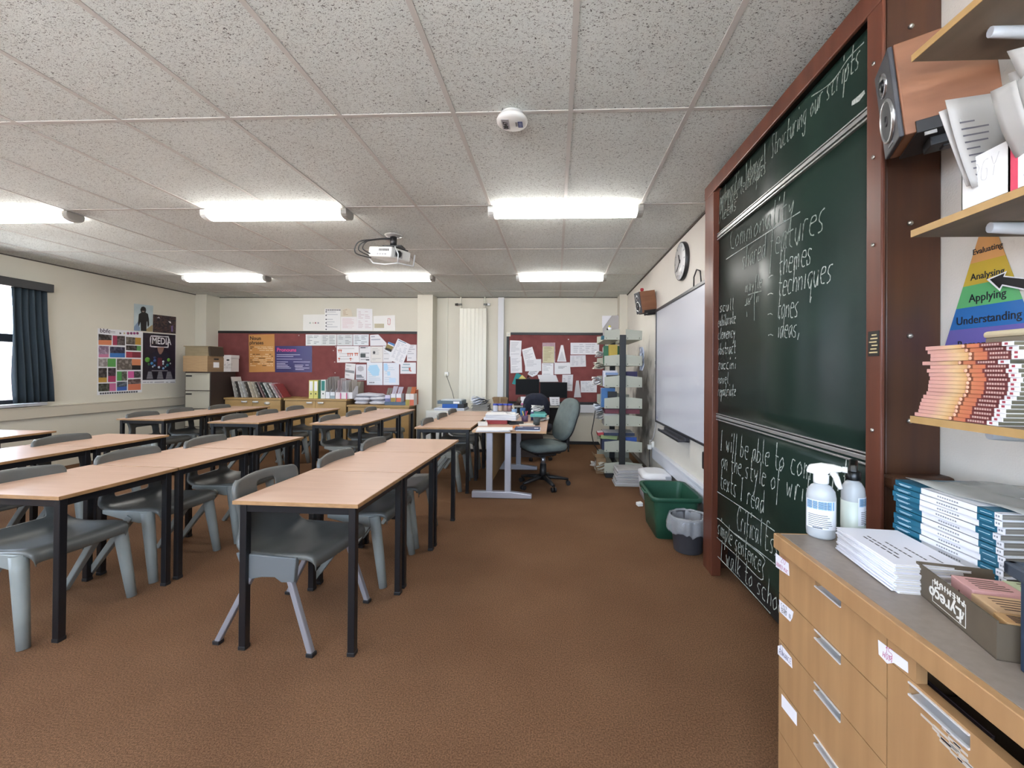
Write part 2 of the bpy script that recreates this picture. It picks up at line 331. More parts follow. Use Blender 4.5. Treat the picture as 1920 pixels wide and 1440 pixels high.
# ================================================================ tables and chairs
M_LEG = mat('17171a', .35, .1)
def make_table(label):
    t = thing('classroom_table', label, 'table', group='classroom tables')
    top = MB().ab((-.298, -.295, .682), (.298, .295, .70)).build('tabletop', M_BEECH, t, bevel=.003)
    e = MB()
    for a, b in (((-.3, -.297, .682), (-.2975, .297, .699)), ((.2975, -.297, .682), (.3, .297, .699)), ((-.3, -.2975, .682), (.3, -.2945, .699)), ((-.3, .2945, .682), (.3, .2975, .699))): e.ab(a, b)
    e.build('edge_band', M_EDGE, top)
    f = MB()
    for s in (-1, 1): f.ab((-.26, s * .262 - .0125, .642), (.26, s * .262 + .0125, .682)); f.ab((s * .262 - .0125, -.26, .642), (s * .262 + .0125, .26, .682))
    f.build('frame', M_LEG, t, bevel=.002)
    for sx in (-1, 1):
        for sy in (-1, 1):
            l = MB(); l.ab((sx * .262 - .0165, sy * .262 - .0165, .006), (sx * .262 + .0165, sy * .262 + .0165, .682)); lo = l.build('leg', M_LEG, t, bevel=.003)
            MB().ab((sx * .262 - .018, sy * .262 - .018, 0), (sx * .262 + .018, sy * .262 + .018, .018)).build('foot_cap', M_BLACK, lo, bevel=.002)
    return t
tb = None
def bank(x0, y0, x1, y1, labels):
    """a row of square tables from near end (x0, y0) to far end (x1, y1), right-hand edge"""
    global tb
    n = len(labels); d = Vector((x1 - x0, y1 - y0, 0)); L = d.length; d.normalize(); nrm = Vector((d.y, -d.x, 0)); ang = math.atan2(-d.x, d.y)
    for i, lb in enumerate(labels):
        c = Vector((x0, y0, 0)) + d * (L * (i + .5) / n) - nrm * .3; rz = ang + jit(.006)
        if tb is None: tb = make_table(lb); tb.location = c; tb.rotation_euler = (0, 0, rz)
        else: dup(tb, c, rz, lb)
bank(-.885, 1.845, -.845, 3.64, ['near end table of the foremost row, nearest the chalkboard and over the steel legged chair', 'middle table of the foremost row, nearest the chalkboard', 'far end table of the foremost row, nearest the chalkboard and the teacher desk'])
bank(-2.325, 1.855, -2.258, 3.662, ['near end table of the second row from the chalkboard', 'middle table of the second row from the chalkboard', 'far end table of the second row from the chalkboard'])
bank(-3.53, 1.85, -3.515, 3.65, ['near end table of the third row from the chalkboard, mostly cut by the picture edge', 'middle table of the third row from the chalkboard', 'far end table of the third row from the chalkboard'])
bank(-4.77, 1.98, -4.76, 3.775, ['near table of the row along the window, out past the picture edge', 'middle table of the row along the window, cut by the picture edge', 'far end table of the row along the window below the curtain'])
bank(-4.615, 4.72, -4.595, 6.52, ['near table of the back row in front of the filing cabinet', 'middle table of the back row in front of the filing cabinet', 'far table of the back row in front of the filing cabinet'])
bank(-3.34, 4.56, -3.348, 6.36, ['near table of the back row ahead of the leaning magazines', 'middle table of the back row ahead of the leaning magazines', 'far table of the back row ahead of the leaning magazines'])
bank(-2.15, 4.55, -2.157, 6.352, ['near table of the back row ahead of the brown paper bags', 'middle table of the back row ahead of the brown paper bags', 'far table of the back row ahead of the brown paper bags'])
bank(-.89, 4.37, -.935, 6.2, ['near table of the short row butting against the teacher desk', 'middle table of the row butting against the teacher desk', 'far table of the row butting against the teacher desk, nearest the radiator'])

M_SEAT = nmat('grey_plastic', '51524f', '595a57', (9, 9, 9), 3, .3, .7, .36, .04, 500)
M_PLEG = nmat('grey_plastic_leg', '7f8482', '888c8a', (9, 9, 9), 3, .3, .7, .45, .06, 600)
M_STEEL = mat('8f8d93', .4, .35)
PROF = [(.232, .372), (.24, .40), (.232, .424), (.21, .437), (.15, .437), (.08, .431), (.0, .425), (-.07, .424), (-.12, .43), (-.158, .447), (-.18, .475), (-.191, .51), (-.196, .545), (-.199, .575), (-.202, .605), (-.206, .64), (-.211, .675), (-.215, .71), (-.218, .738), (-.222, .752)]
HW = [.185, .195, .203, .207, .21, .212, .213, .212, .207, .2, .192, .183, .177, .177, .183, .195, .203, .205, .195, .17]
def shell_mb(rows, j0, j1):
    nc = 14; P = []
    for i, (x, z) in enumerate(PROF):
        a = Vector(PROF[max(i - 1, 0)]); b = Vector(PROF[min(i + 1, len(PROF) - 1)]); tg = (b - a).normalized(); nx, nz = tg.y, -tg.x   # outward (under / behind)
        if nx * 0 + nz > 0 and i < 8: nx, nz = -nx, -nz
        row = []; hw = HW[i]; back = i > 10
        for j in range(nc + 1):
            u = -1 + 2 * j / nc; y = u * hw
            dish = (.012 * (1 - u * u) if 3 < i < 10 else 0); curve = (.028 * u * u if back else 0)
            if back and i >= 16: zz = z + .012 * (1 - u * u) * (i - 15) / 4
            else: zz = z
            row.append((x + curve, y, zz - dish + (.004 * u * u if i < 9 else 0)))
        # turned-over lip along both sides
        l = row[0]; r = row[-1]; k = .024
        ox, oz = (-1, 0) if i > 10 else ((-.7, -.7) if i > 8 else (0, -1))
        row = [(l[0] + ox * k, l[1] - .004, l[2] + oz * k), (l[0] + ox * k * .4, l[1] - .006, l[2] + oz * k * .4)] + row + [(r[0] + ox * k * .4, r[1] + .006, r[2] + oz * k * .4), (r[0] + ox * k, r[1] + .004, r[2] + oz * k)]
        P.append(row)
    # lip along the top of the back
    P.append([(p[0] - .02, p[1] * .985, p[2] - .006) for p in P[-1]])
    sk = lambda i, j: i in rows and j0 <= j <= j1
    return MB().grid(P, 0, True, sk)
SHELL = shell_mb((10, 11, 12), 5, 12); SHELL_SLOT = shell_mb((15, 16), 7, 10)
def make_plastic_chair(label):
    t = thing('school_chair', label, 'chair', group='grey plastic school chairs')
    SHELL.build('seat_shell', M_SEAT, t, solid=.006, soff=0, sub=1)
    for s in (-1, 1):
        r = MB(); r.poly([(-.13, s * .2, .425), (.19, s * .2, .425), (.205, s * .2, .36), (.12, s * .2, .352), (.03, s * .2, .365), (-.13, s * .2, .40)], (0, s * .022, 0)); r.build('side_rail', M_PLEG, t, bevel=.005)
        l = MB(); l.tube([(.165, s * .21, .42), (.178, s * .214, .34), (.205, s * .222, .17), (.232, s * .23, 0)], [.034, .032, .028, .0235], 10); l.build('leg', M_PLEG, t)
        l = MB(); l.tube([(.06, s * .21, .39), (-.0, s * .213, .31), (-.11, s * .22, .16), (-.225, s * .228, 0)], [.029, .027, .024, .021], 4, 0, False, PI / 4); l.build('leg', M_PLEG, t, bevel=.005)
    return t
def make_steel_chair(label):
    t = thing('school_chair', label, 'chair', group='grey plastic school chairs')
    sh = SHELL_SLOT.build('seat_shell', M_SEAT, t, solid=.006, soff=0, sub=1)
    for s in (-1, 1):
        r = MB(); r.poly([(-.16, s * .205, .43), (.16, s * .205, .43), (.15, s * .205, .32), (.085, s * .205, .315), (.05, s * .205, .335), (-.02, s * .205, .33), (-.08, s * .205, .315), (-.115, s * .205, .33)], (0, s * .025, 0)); r.build('side_apron', mat('5d6163', .45), t, bevel=.004)
        for pts in (((.11, .36), (.24, .012)), ((-.07, .35), (-.255, .012))):
            l = MB(); l.bar((pts[0][0], s * .216, pts[0][1]), (pts[1][0], s * .225, pts[1][1]), .026, .026); lo = l.build('leg', M_STEEL, t, bevel=.005)
            dx = pts[1][0]; MB().ab((dx - .018, s * .225 - .016, 0), (dx + .018, s * .225 + .016, .018)).build('foot_cap', M_BLACK, lo, bevel=.003)
    return t
ch = None
def place(x, y, deg, label):
    global ch
    if ch is None: ch = make_plastic_chair(label); ch.location = (x, y, 0); ch.rotation_euler = (0, 0, math.radians(deg))
    else: dup(ch, (x, y, 0), math.radians(deg), label)
t = make_steel_chair('grey plastic chair with square steel legs under the near end of the foremost table row'); t.location = (-1.315, 2.115, 0); t.rotation_euler = (0, 0, math.radians(-7)); t.scale = (1.0, 1, 1.02)
place(-1.25, 2.71, -2, 'grey all-plastic chair under the middle table of the foremost row')
place(-1.24, 3.26, -1, 'grey all-plastic chair under the far table of the foremost row')
for i, (x, y, a, l) in enumerate([
    (-2.667, 2.08, -5, 'grey all-plastic chair nearest the camera under the second table row'), (-2.664, 2.68, -2, 'grey all-plastic chair in the middle of the second table row'), (-2.61, 3.25, 2, 'grey all-plastic chair at the far end of the second table row'),
    (-3.78, 2.06, 0, 'grey chair at the near end of the third table row, seen through the table legs'), (-3.8, 2.62, 1, 'grey chair in the middle of the third table row, cut by the picture edge'), (-3.77, 3.2, 2, 'grey chair at the far end of the third table row, top of its back showing'),
    (-4.94, 4.98, 0, 'grey chair at the near end of the back row by the filing cabinet'), (-4.97, 5.54, 1, 'grey chair in the middle of the back row by the filing cabinet'), (-4.86, 6.08, 1, 'grey chair at the far end of the back row by the filing cabinet'),
    (-3.65, 4.86, 2, 'grey chair at the near end of the back row ahead of the magazines'), (-3.66, 5.44, 1, 'grey chair in the middle of the back row ahead of the magazines'), (-3.66, 6.03, 0, 'grey chair at the far end of the back row ahead of the magazines'),
    (-2.49, 4.86, -3, 'grey chair at the near end of the back row ahead of the paper bags'), (-2.47, 5.43, 1, 'grey chair in the middle of the back row ahead of the paper bags'), (-2.5, 6.0, 2, 'grey chair at the far end of the back row ahead of the paper bags'),
    (-1.25, 4.69, 0, 'grey chair at the near end of the row beside the teacher desk'), (-1.24, 5.27, 0, 'grey chair in the middle of the row beside the teacher desk'), (-1.25, 5.84, 0, 'grey chair at the far end of the row beside the teacher desk')]): place(x, y, a, l)

# ================================================================ chalkboard
XBD = 1.045
cb = thing('chalkboard', 'tall green roller chalkboard in a mahogany frame covered in chalk handwriting', 'chalkboard', (XBD, 2.07, 0))
def L_(p): return Vector(p) - Vector((XBD, 2.07, 0))
def cbox(a, b, name, m, par=cb, bevel=.004): return MB().ab(L_(a), L_(b)).build(name, m, par, bevel=bevel)
for a, b in (((1.009, 1.345, 0), (1.021, 1.411, 2.6)), ((1.009, 2.742, 0), (1.07, 2.893, 2.545))): cbox(a, b, 'frame_post', M_MAHO)
cbox((1.006, 1.345, 2.475), (1.021, 2.896, 2.56), 'frame_header', M_MAHO)
cbox((1.053, 1.385, 0), (1.222, 1.405, 2.61), 'side_panel', M_MAHO2); cbox((1.075, 2.85, 0), (1.222, 2.87, 2.56), 'side_panel', M_MAHO2)
cbox((1.15, 1.42, 0.02), (1.215, 2.84, 2.55), 'back_panel', mat('17130f', .8))
cbox((1.04, 1.33, .95), (1.222, 1.384, .995), 'side_ledge', M_MAHO2, bevel=.012)
cbox((1.0225, 1.412, 2.50), (1.149, 2.84, 2.55), 'added_dark_soffit', mat('17130f', .8))  # dark box added behind the header, standing in for shade in the gap
M_GREEN = nmat('green_chalkboard', '1a2822', '22332b', (2.2, 1.6, 2.2), 5, .3, .72, .3, spec=.2, dist=.8)
panels = []
for z0, z1, c in ((.18, 1.02, 1), (1.04, 2.175, 0), (2.195, 2.478, 0)):
    # each board surface as a gently crowned sheet, lowest one curling under its roller
    P = []; n = 14
    for i in range(n + 1):
        z = z0 + (z1 - z0) * i / n; x = 0
        if c and z < z0 + .1: x = .1 * (1 - math.sqrt(max(0, 1 - ((z0 + .1 - z) / .1) ** 2)))
        P.append([(XBD + x, 2.737, z), (XBD + x, 1.413, z)])
    o = MB().grid([[L_(p) for p in r] for r in P]).build('board_surface', M_GREEN, cb, solid=.012, soff=-1); panels.append(o)
for z in (2.183, 1.028):
    r = MB()
    for dz, w in ((0, .016), (-.02, .008), (.016, .006)): r.ab(L_((XBD - .014, 1.412, z + dz - w / 2)), L_((XBD + .002, 2.738, z + dz + w / 2)))
    r.build('joint_rail', mat('b9bab8', .3, .7), cb, bevel=.002)
cbox((1.0075, 1.352, 1.365), (1.0095, 1.398, 1.445), 'maker_plate', mat('1c1a16', .4), bevel=0)
mp = cb.children[-1]; tx = MB()
for k in range(6): tx.ab(L_((1.0068, 1.358 + .004 * (k % 2), 1.375 + k * .011)), L_((1.0075, 1.392 - .005 * (k % 3), 1.379 + k * .011)))
tx.build('plate_print', mat('c9b98a', .5), mp)
s = MB()
for z in (.62, 1.13, 1.72, 2.0, 2.3): s.lathe([(0, -.004), (.006, -.003), (.006, .001)], 10, L_((1.008, 1.378, z)), R=cols((0, 1, 0), (0, 0, 1), (1, 0, 0)))
for z in (1.16, 1.43, 1.79, 2.42): s.lathe([(0, -.008), (.007, -.006), (.008, .001)], 12, L_((1.125, 1.384, z)), R=cols((1, 0, 0), (0, 0, 1), (0, 1, 0)))
s.build('screw_head', mat('b8b4ac', .35, .8), cb)
# ---- chalk handwriting, drawn as strokes on the board
G = {'a': '46 26 15 14 23 34 46|46 44 53', 'b': '19 13|15 26 45 44 33 13', 'c': '46 26 15 14 23 43', 'd': '46 26 15 14 23 34 46|49 43', 'e': '15 45 46 26 15 14 23 43', 'f': '49 39 28 20|16 36',
     'g': '46 26 15 14 33 46|46 41 20 11', 'h': '19 13|15 36 45 43', 'i': '26 23|28 29', 'j': '36 31 10|38 39', 'k': '19 13|46 14 43', 'l': '29 24 33', 'm': '16 13|15 26 35 33|35 46 55 53', 'n': '16 13|15 36 45 43', 'o': '36 15 14 23 44 45 36',
     'p': '16 10|15 36 45 44 33 13', 'q': '46 26 15 14 33 46|46 40 51', 'r': '16 13|14 26 46', 's': '46 26 15 34 33 13', 't': '29 24 33 43|16 46', 'u': '16 14 23 33 46|46 43', 'v': '16 23 46', 'w': '16 23 35 43 56', 'x': '16 43|46 13',
     'y': '16 24 46|46 20 10', 'z': '16 46 13 43', 'C': '58 39 17 15 33 53', 'I': '29 23|19 39|13 33', 'E': '49 19 13 43|16 36', 'S': '49 19 17 35 33 13', 'D': '19 13 33 45 47 39 19', 'J': '19 49|39 34 13', 'B': '19 13 33 44 36 16|36 47 39 19', '-': '15 45', '/': '50 29', ',': '24 12', '.': '23 24',
     'H': '19 13|49 43|16 46', 'M': '13 19 35 59 53', 'O': '29 17 15 23 34 47 39 29', 'A': '13 39 53|25 45', 'R': '13 19 39 47 36 16|26 53', 'G': '49 29 17 14 23 43 46 36', 'Y': '19 36 59|36 33', 'T': '19 59|39 33', 'N': '13 19 43 49', 'P': '13 19 39 47 36 16', 'V': '19 33 59', '1': '27 39 33', '2': '18 29 48 13 43', '5': '49 19 16 36 45 44 33 13', '0': '29 17 15 23 34 47 39 29'}
ADV = {'m': 6.4, 'w': 6.6, 'i': 3.2, 'l': 3.4, ' ': 4, 'r': 4.4, 't': 4.6, 'I': 4.4, 'f': 4.2, 'C': 6, ',': 3, '1': 4, 'M': 6.6}
def smooth(P, k=4):
    if len(P) < 3: return P
    out = []
    for i in range(len(P) - 1):
        a, b, c, d = P[max(i - 1, 0)], P[i], P[i + 1], P[min(i + 2, len(P) - 1)]
        for q in range(k):
            t = q / k; out.append(tuple(.5 * (2 * b[n] + (c[n] - a[n]) * t + (2 * a[n] - 5 * b[n] + 4 * c[n] - d[n]) * t * t + (3 * b[n] - a[n] - 3 * c[n] + d[n]) * t ** 3) for n in (0, 1)))
    return out + [P[-1]]
def strokes(s):
    out = []; x = 0
    for chh in s:
        if chh in G:
            for st in G[chh].split('|'): out.append(smooth([(x + int(p[0]) + jit(.25), int(p[1]) - 3 + jit(.25)) for p in st.split()]))
        x += ADV.get(chh, 5) + jit(.2)
    return out, x
def ribbon(mb, P, w, to3):
    """a flat stroke of width w following the 2-D points P"""
    P = [Vector(p) for p in P]; n = len(P); vs = []
    for i in range(n):
        t = P[min(i + 1, n - 1)] - P[max(i - 1, 0)]; t = t.normalized() if t.length > 1e-9 else Vector((1, 0)); q = Vector((-t.y, t.x)) * w * (.5 + .18 * math.sin(i * 1.7))
        vs += [to3(P[i] + q), to3(P[i] - q)]
    mb.add(vs, [(2 * i, 2 * i + 1, 2 * i + 3, 2 * i + 2) for i in range(n - 1)])
def script(mb, s, p0, p1, xh, w, to3, slant=.12):
    """handwriting from 2-D point p0 to p1 with letters xh high"""
    st, W = strokes(s); p0 = Vector(p0); p1 = Vector(p1); d = (p1 - p0) / W; u = Vector((0, 1)) * xh / 3
    for P in st: ribbon(mb, [p0 + d * (x + slant * y * (xh / 3) / max(d.length, 1e-6)) + u * y for x, y in P], w, to3)
def board_pt(x, y): p = atX(x, y, XBD); return (-p.y, p.z)
def board3(q): return L_((XBD - .0016, -q.x, q.y))
def chalk(panel, name, lines, segs, w, m):
    mb = MB()
    for s, a, b, xh in lines: script(mb, s, board_pt(*a), board_pt(*b), xh, w, board3)
    for sg in segs: ribbon(mb, smooth([board_pt(*p) for p in sg]), w, board3)
    mb.build(name, m, panel)
M_CHALK = nmat('chalk', '848d86', 'c9d0ca', (90, 90, 90), 2, .3, .7, .95)
M_CHALKF = nmat('faint_chalk', '6f7b73', 'a2aca4', (90, 90, 90), 2, .3, .7, .95)
chalk(panels[2], 'chalk_writing', [('Juxtaposition /change/ ', (1348, 388), (1440, 302), .05), ('Structuring our scripts', (1446, 297), (1613, 124), .05), ('Diff types techniques', (1349, 400), (1437, 322), .045), ('Bleeds', (1347, 418), (1382, 391), .045)],
      [[(1522, 181), (1560, 154), (1592, 109), (1621, 79)]], .0042, M_CHALKF)
mbx = MB(); ribbon(mbx, [board_pt(1598, 194), board_pt(1612, 184), board_pt(1622, 172)], .016, board3); mbx.build('chalk_smear', M_CHALK, panels[2])
chalk(panels[1], 'chalk_writing', [('themes', (1459, 517), (1524, 492), .058), ('techniques', (1458, 556), (1562, 526), .058), ('tones', (1457, 597), (1498, 592), .058), ('ideas,', (1457, 633), (1500, 631), .05),
    ('scull', (1349, 585), (1376, 581), .035), ('exhilarate', (1346, 613), (1380, 605), .035), ('clemency', (1346, 636), (1379, 631), .035), ('abstract', (1346, 665), (1380, 661), .035), ('zuccini', (1346, 692), (1380, 692), .035), ('novel', (1346, 719), (1366, 719), .035), ('repatriate', (1346, 742), (1380, 742), .035)],
    [[(1442, 521), (1446, 517), (1450, 516)], [(1440, 553), (1445, 550), (1450, 551)], [(1440, 590), (1445, 588), (1449, 590)], [(1441, 629), (1445, 627), (1450, 629)], [(1362, 486), (1430, 442), (1501, 397)]], .0043, M_CHALK)
chalk(panels[1], 'chalk_writing', [('Commonality', (1368, 469), (1490, 402), .062), ('shared', (1391, 505), (1436, 481), .058), ('features', (1442, 484), (1548, 428), .075), ('mayfle', (1397, 549), (1429, 537), .035)],
    [[(1403, 553), (1415, 549), (1428, 546)], [(1415, 550), (1415, 575), (1415, 601)], [(1401, 560), (1400, 573)], [(1404, 559), (1403, 572)], [(1407, 558), (1406, 571)], [(1397, 573), (1403, 568), (1409, 560)], [(1420, 556), (1419, 567)], [(1423, 555), (1422, 566)], [(1401, 585), (1401, 594)]], .005, M_CHALKF)
chalk(panels[0], 'chalk_writing', [('I will be able to comment', (1350, 842), (1592, 925), .06), ('on the style of writing in', (1352, 876), (1606, 985), .06), ('texts I read', (1350, 913), (1433, 964), .062), ('Critical Essay', (1381, 990), (1478, 1056), .066), ('simple sentence', (1345, 999), (1427, 1074), .058), ('I walk to school', (1350, 1047), (1478, 1166), .06)],
    [[(1338, 917), (1390, 951), (1453, 996)], [(1379, 1001), (1420, 1031), (1454, 1058)], [(1342, 1022), (1341, 990), (1343, 970), (1380, 1003), (1431, 1044), (1430, 1065), (1428, 1087), (1390, 1050), (1342, 1005)], [(1346, 1043), (1400, 1100), (1445, 1150)]], .0047, M_CHALK)
# ================================================================ drawer cabinet, foreground right
ZT, XW, XD, YE = .83, .655, .668, 1.285
dc = thing('drawer_cabinet', 'oak veneered drawer cabinet with grey worktop and chrome recessed pulls, cut by the picture edge', 'cabinet')
M_TOP = nmat('grey_worktop', '7e746c', '887d74', (60, 60, 60), 3, .3, .7, .38)
wt = MB().ab((XW + .018, .08, ZT - .04), (XR - .004, YE - .004, ZT)).build('worktop', M_TOP, dc, bevel=.002)
e = MB(); e.ab((XW, .08, ZT - .042), (XW + .018, YE, ZT + .0005)); e.ab((XW + .018, YE - .004, ZT - .042), (XR - .004, YE, ZT + .0005)); e.build('edge_band', M_OAK, wt, bevel=.003)
c = MB(); YBND = atX(1663, 1312, XD).y
c.ab((XD + .02, YE - .028, .02), (XR - .004, YE - .008, ZT - .042)); c.ab((XD + .02, YBND - .009, .02), (XR - .004, YBND + .009, ZT - .042)); c.ab((XD + .02, .09, .02), (XR - .004, .11, ZT - .042)); c.ab((XR - .02, .1, .02), (XR - .004, YE - .01, ZT - .042)); c.ab((XD + .03, .1, .02), (XR - .01, YE - .01, .09))
c.build('carcass', mat('5b4630', .6), dc)
B((XD + .03, .1, 0), (XR - .03, YE - .02, .06), 'plinth', mat('151312', .6), dc)
def hole_front(y0, y1, z0, z1, a, b, p, q, name, label=None):
    """drawer front in four boards round a pull opening, with a chrome lip inside"""
    d = MB(); t = .02
    d.ab((XD, y0, z0), (XD + t, a, z1)); d.ab((XD, b, z0), (XD + t, y1, z1)); d.ab((XD, a, q), (XD + t, b, z1)); d.ab((XD, a, z0), (XD + t, b, p))
    o = d.build(name, M_OAK, dc)
    h = MB(); n = 8; pts = []
    for i in range(n + 1):
        s = i / n; pts.append((XD - .003 + .034 * (s ** .7), p + (q - p) * (.02 + .36 * s ** 1.6)))
    h.grid([[(x, a + .001, z) for x, z in pts], [(x, b - .001, z) for x, z in pts]])
    h.ab((XD - .003, a, p - .001), (XD + .002, b, p + .0025)); h.ab((XD - .003, a, q - .002), (XD + .004, b, q + .001))
    h.build('recessed_pull', mat('e6e6e8', .28, .4), o)
    v = MB(); v.ab((XD + .034, a - .002, p - .002), (XD + .036, b + .002, q + .002)); v.ab((XD + .006, a - .002, q - .001), (XD + .036, b + .002, q)); v.build('pull_recess', mat('2c2024', .5), o)
    return o
zl = [ZT - .043] + [atX(1452, y, XD).z for y in (1102, 1186, 1272, 1356)]; zl += [zl[-1] - (zl[1] - zl[-1]) / 3, .09]
ha, hb = atX(1577, 1120, XD).y, atX(1528.6, 1090, XD).y
tops = [atX(1528.6, y, XD).z for y in (1082.5, 1180, 1279.6, 1379)]; hh = atX(1528.6, 1082.5, XD).z - atX(1528.6, 1099, XD).z
fronts = []
for i in range(6):
    z1, z0 = zl[i] - .0012, zl[i + 1] + .0012
    q = tops[i] if i < 4 else z1 - (zl[3] - tops[3])
    fronts.append(hole_front(YBND + .0015, YE - .009, z0, z1, ha, hb, q - hh, q, 'drawer'))
YO = atX(1718, 1235, XD).y; zt = atX(1704, 1271, XD).z
B((XD, YO, zt + .001), (XD + .02, YBND - .0015, ZT - .043), 'fascia', M_OAK, dc)
p = atX(1705, 1272, XD); p2 = atX(1819, 1392.6, XD); big = hole_front(.1, YBND - .0015, zl[4] - .12, zt, p2.y, p.y, atX(1705, 1302, XD).z, zt - .006, 'drawer')
sc_ = MB(); r0 = random.Random(3)
for k in range(16):
    y = p2.y - .01 + .11 * r0.random() * (1 - k / 22); z = atX(1705, 1302, XD).z - .004 - .03 * r0.random(); sc_.ab((XD - .0006, y, z), (XD, y + .012 + .02 * r0.random(), z + .004))
sc_.build('paint_scuff', mat('b8afa6', .7), big)
hole_front(.1, YBND - .0015, .09, zl[4] - .123, p2.y, p.y, zl[4] - .19, zl[4] - .15, 'drawer')
B((XD + .03, .12, zt - .06), (XR - .03, YBND - .02, zt - .055), 'drawer_base', mat('4a3a2a', .7), dc)
# labels stuck on the drawers
def cab2(x, y): return (1440 + x / 3.2725, 1000 + y / 3.2725)
M_STK = mat('e4e2ea', .6); M_PINK = mat('b4587e', .7); M_PURP = mat('4c4470', .7)
def sticker(par, quad, lines, m):
    P = [atX(*cab2(*q), XD) - Vector((.0004, 0, 0)) for q in quad]
    o = MB().poly([(v.x, v.y, v.z) for v in P], (-.0006, 0, 0)).build('paper_label', M_STK, par)
    if lines:
        mb = MB(); o3 = lambda q: Vector((XD - .0014, -q.x, q.y))
        for s, a, b, xh in lines:
            A, Bp = atX(*cab2(*a), XD), atX(*cab2(*b), XD); script(mb, s, (-A.y, A.z), (-Bp.y, Bp.z), xh, .0012, o3)
        mb.build('handwriting', m, o)
sticker(fronts[0], [(48, 120), (128, 185), (132, 262), (50, 205)], [('20', (78, 172), (112, 199), .008), ('ROMEO MAC', (54, 196), (126, 252), .0055)], M_PINK)
sticker(fronts[1], [(70, 405), (158, 482), (150, 520), (138, 542), (74, 480)], [('S1/2', (80, 455), (118, 485), .007), ('BROWN', (84, 482), (142, 527), .0062)], M_INKB)
sticker(fronts[2], [(62, 690), (85, 685), (146, 765), (150, 828), (62, 740)], [('S/4', (72, 708), (108, 745), .009), ('ROMANCE', (70, 735), (146, 805), .007)], M_PURP)
sticker(fronts[3], [(85, 985), (178, 1100), (178, 1182), (85, 1062)], None, None)
sticker(big, [(678, 653), (860, 790), (862, 858), (775, 795), (735, 800), (682, 742)], [('15', (712, 722), (772, 768), .0075), ('HOM', (704, 752), (768, 798), .0055)], M_PINK)

# ---------------------------------------------------------------- spray bottles
def bottle(loc, label, rz, cap, liquid):
    t = thing('spray_bottle', label, 'spray bottle', loc, rz, 'spray bottles on the drawer cabinet')
    b = MB(); b.lathe([(0, 0), (.029, 0), (.0345, .006), (.0355, .02), (.0355, .118), (.033, .136), (.024, .15), (.0155, .156), (.0155, .17)], 28, sx=1.05, sy=.86)
    m = mat('cdd2d6', .25, trans=.35, spec=.4); b.build('bottle', m, t)
    if liquid: MB().lathe([(0, .003), (.0355, .004), (.0362, .02), (.0362, .098), (0, .098)], 28, sx=1.05, sy=.86).build('liquid_tint', mat('c4cec6', .3), t)
    la = MB(); P = []
    for i in range(13):
        a = -1.15 + 2.3 * i / 12 - PI / 2; P.append([(.0365 * 1.05 * math.cos(a), .0365 * .86 * math.sin(a), z) for z in (.03, .075, .078, .112)])
    la.grid(P); lo = la.build('label', mat('dcdfe6', .5), t)
    pr = MB(); bl = MB(); r = random.Random(4)
    def arc(mb, a0, a1, z0, z1, rr=.0369):
        q = []
        for i in range(7):
            a = a0 + (a1 - a0) * i / 6 - PI / 2; q.append([(rr * 1.05 * math.cos(a), rr * .86 * math.sin(a), z) for z in (z0, z1)])
        mb.grid(q)
    arc(bl, -1.05, .95, .086, .110); bl.build('blue_panel', mat('7fa6c8', .5), lo)
    for k in range(5): arc(pr, -1.0, .5 + .3 * r.random(), .09 + k * .004, .0912 + k * .004, .0372)
    for k in range(7): arc(pr, -.9, .3 + .5 * r.random(), .036 + k * .0055, .0376 + k * .0055, .0372)
    arc(pr, -.55, .1, .0315, .0345, .0372)
    pr.build('print', mat('3c4048', .6), lo)
    MB().lathe([(.019, .158), (.0195, .16), (.0195, .182), (.016, .185)], 20).build('collar', cap, t)
    h = MB(); h.poly([(-.038, -.011, .186), (-.03, -.011, .208), (.0, -.011, .216), (.03, -.011, .215), (.052, -.011, .21), (.052, -.011, .197), (.022, -.011, .192), (.014, -.011, .182), (-.016, -.011, .182)], (0, .022, 0)); h.build('spray_head', cap, t, bevel=.006, seg=3)
    MB().lathe([(.0085, 0), (.0085, .012), (.004, .012)], 14, (.05, 0, .2035), R=cols((0, 1, 0), (0, 0, 1), (1, 0, 0))).build('nozzle', cap, t)
    MB().tube([(.026, 0, .195), (.036, 0, .178), (.041, 0, .16), (.047, 0, .147)], [.009, .0085, .008, .006], 8, sq=(1, .8)).build('trigger', cap, t)
    return t
q = atZ(1539, 1006, ZT); bottle((q.x, q.y, ZT), 'spray bottle with white trigger head and blue printed label on the drawer cabinet', -.55, M_WHITEP, False)
q = atZ(1597, 996, ZT); bottle((q.x, q.y - .005, ZT), 'spray bottle with black trigger head, half full, behind the white one', .95, mat('0d0d0e', .3), True)
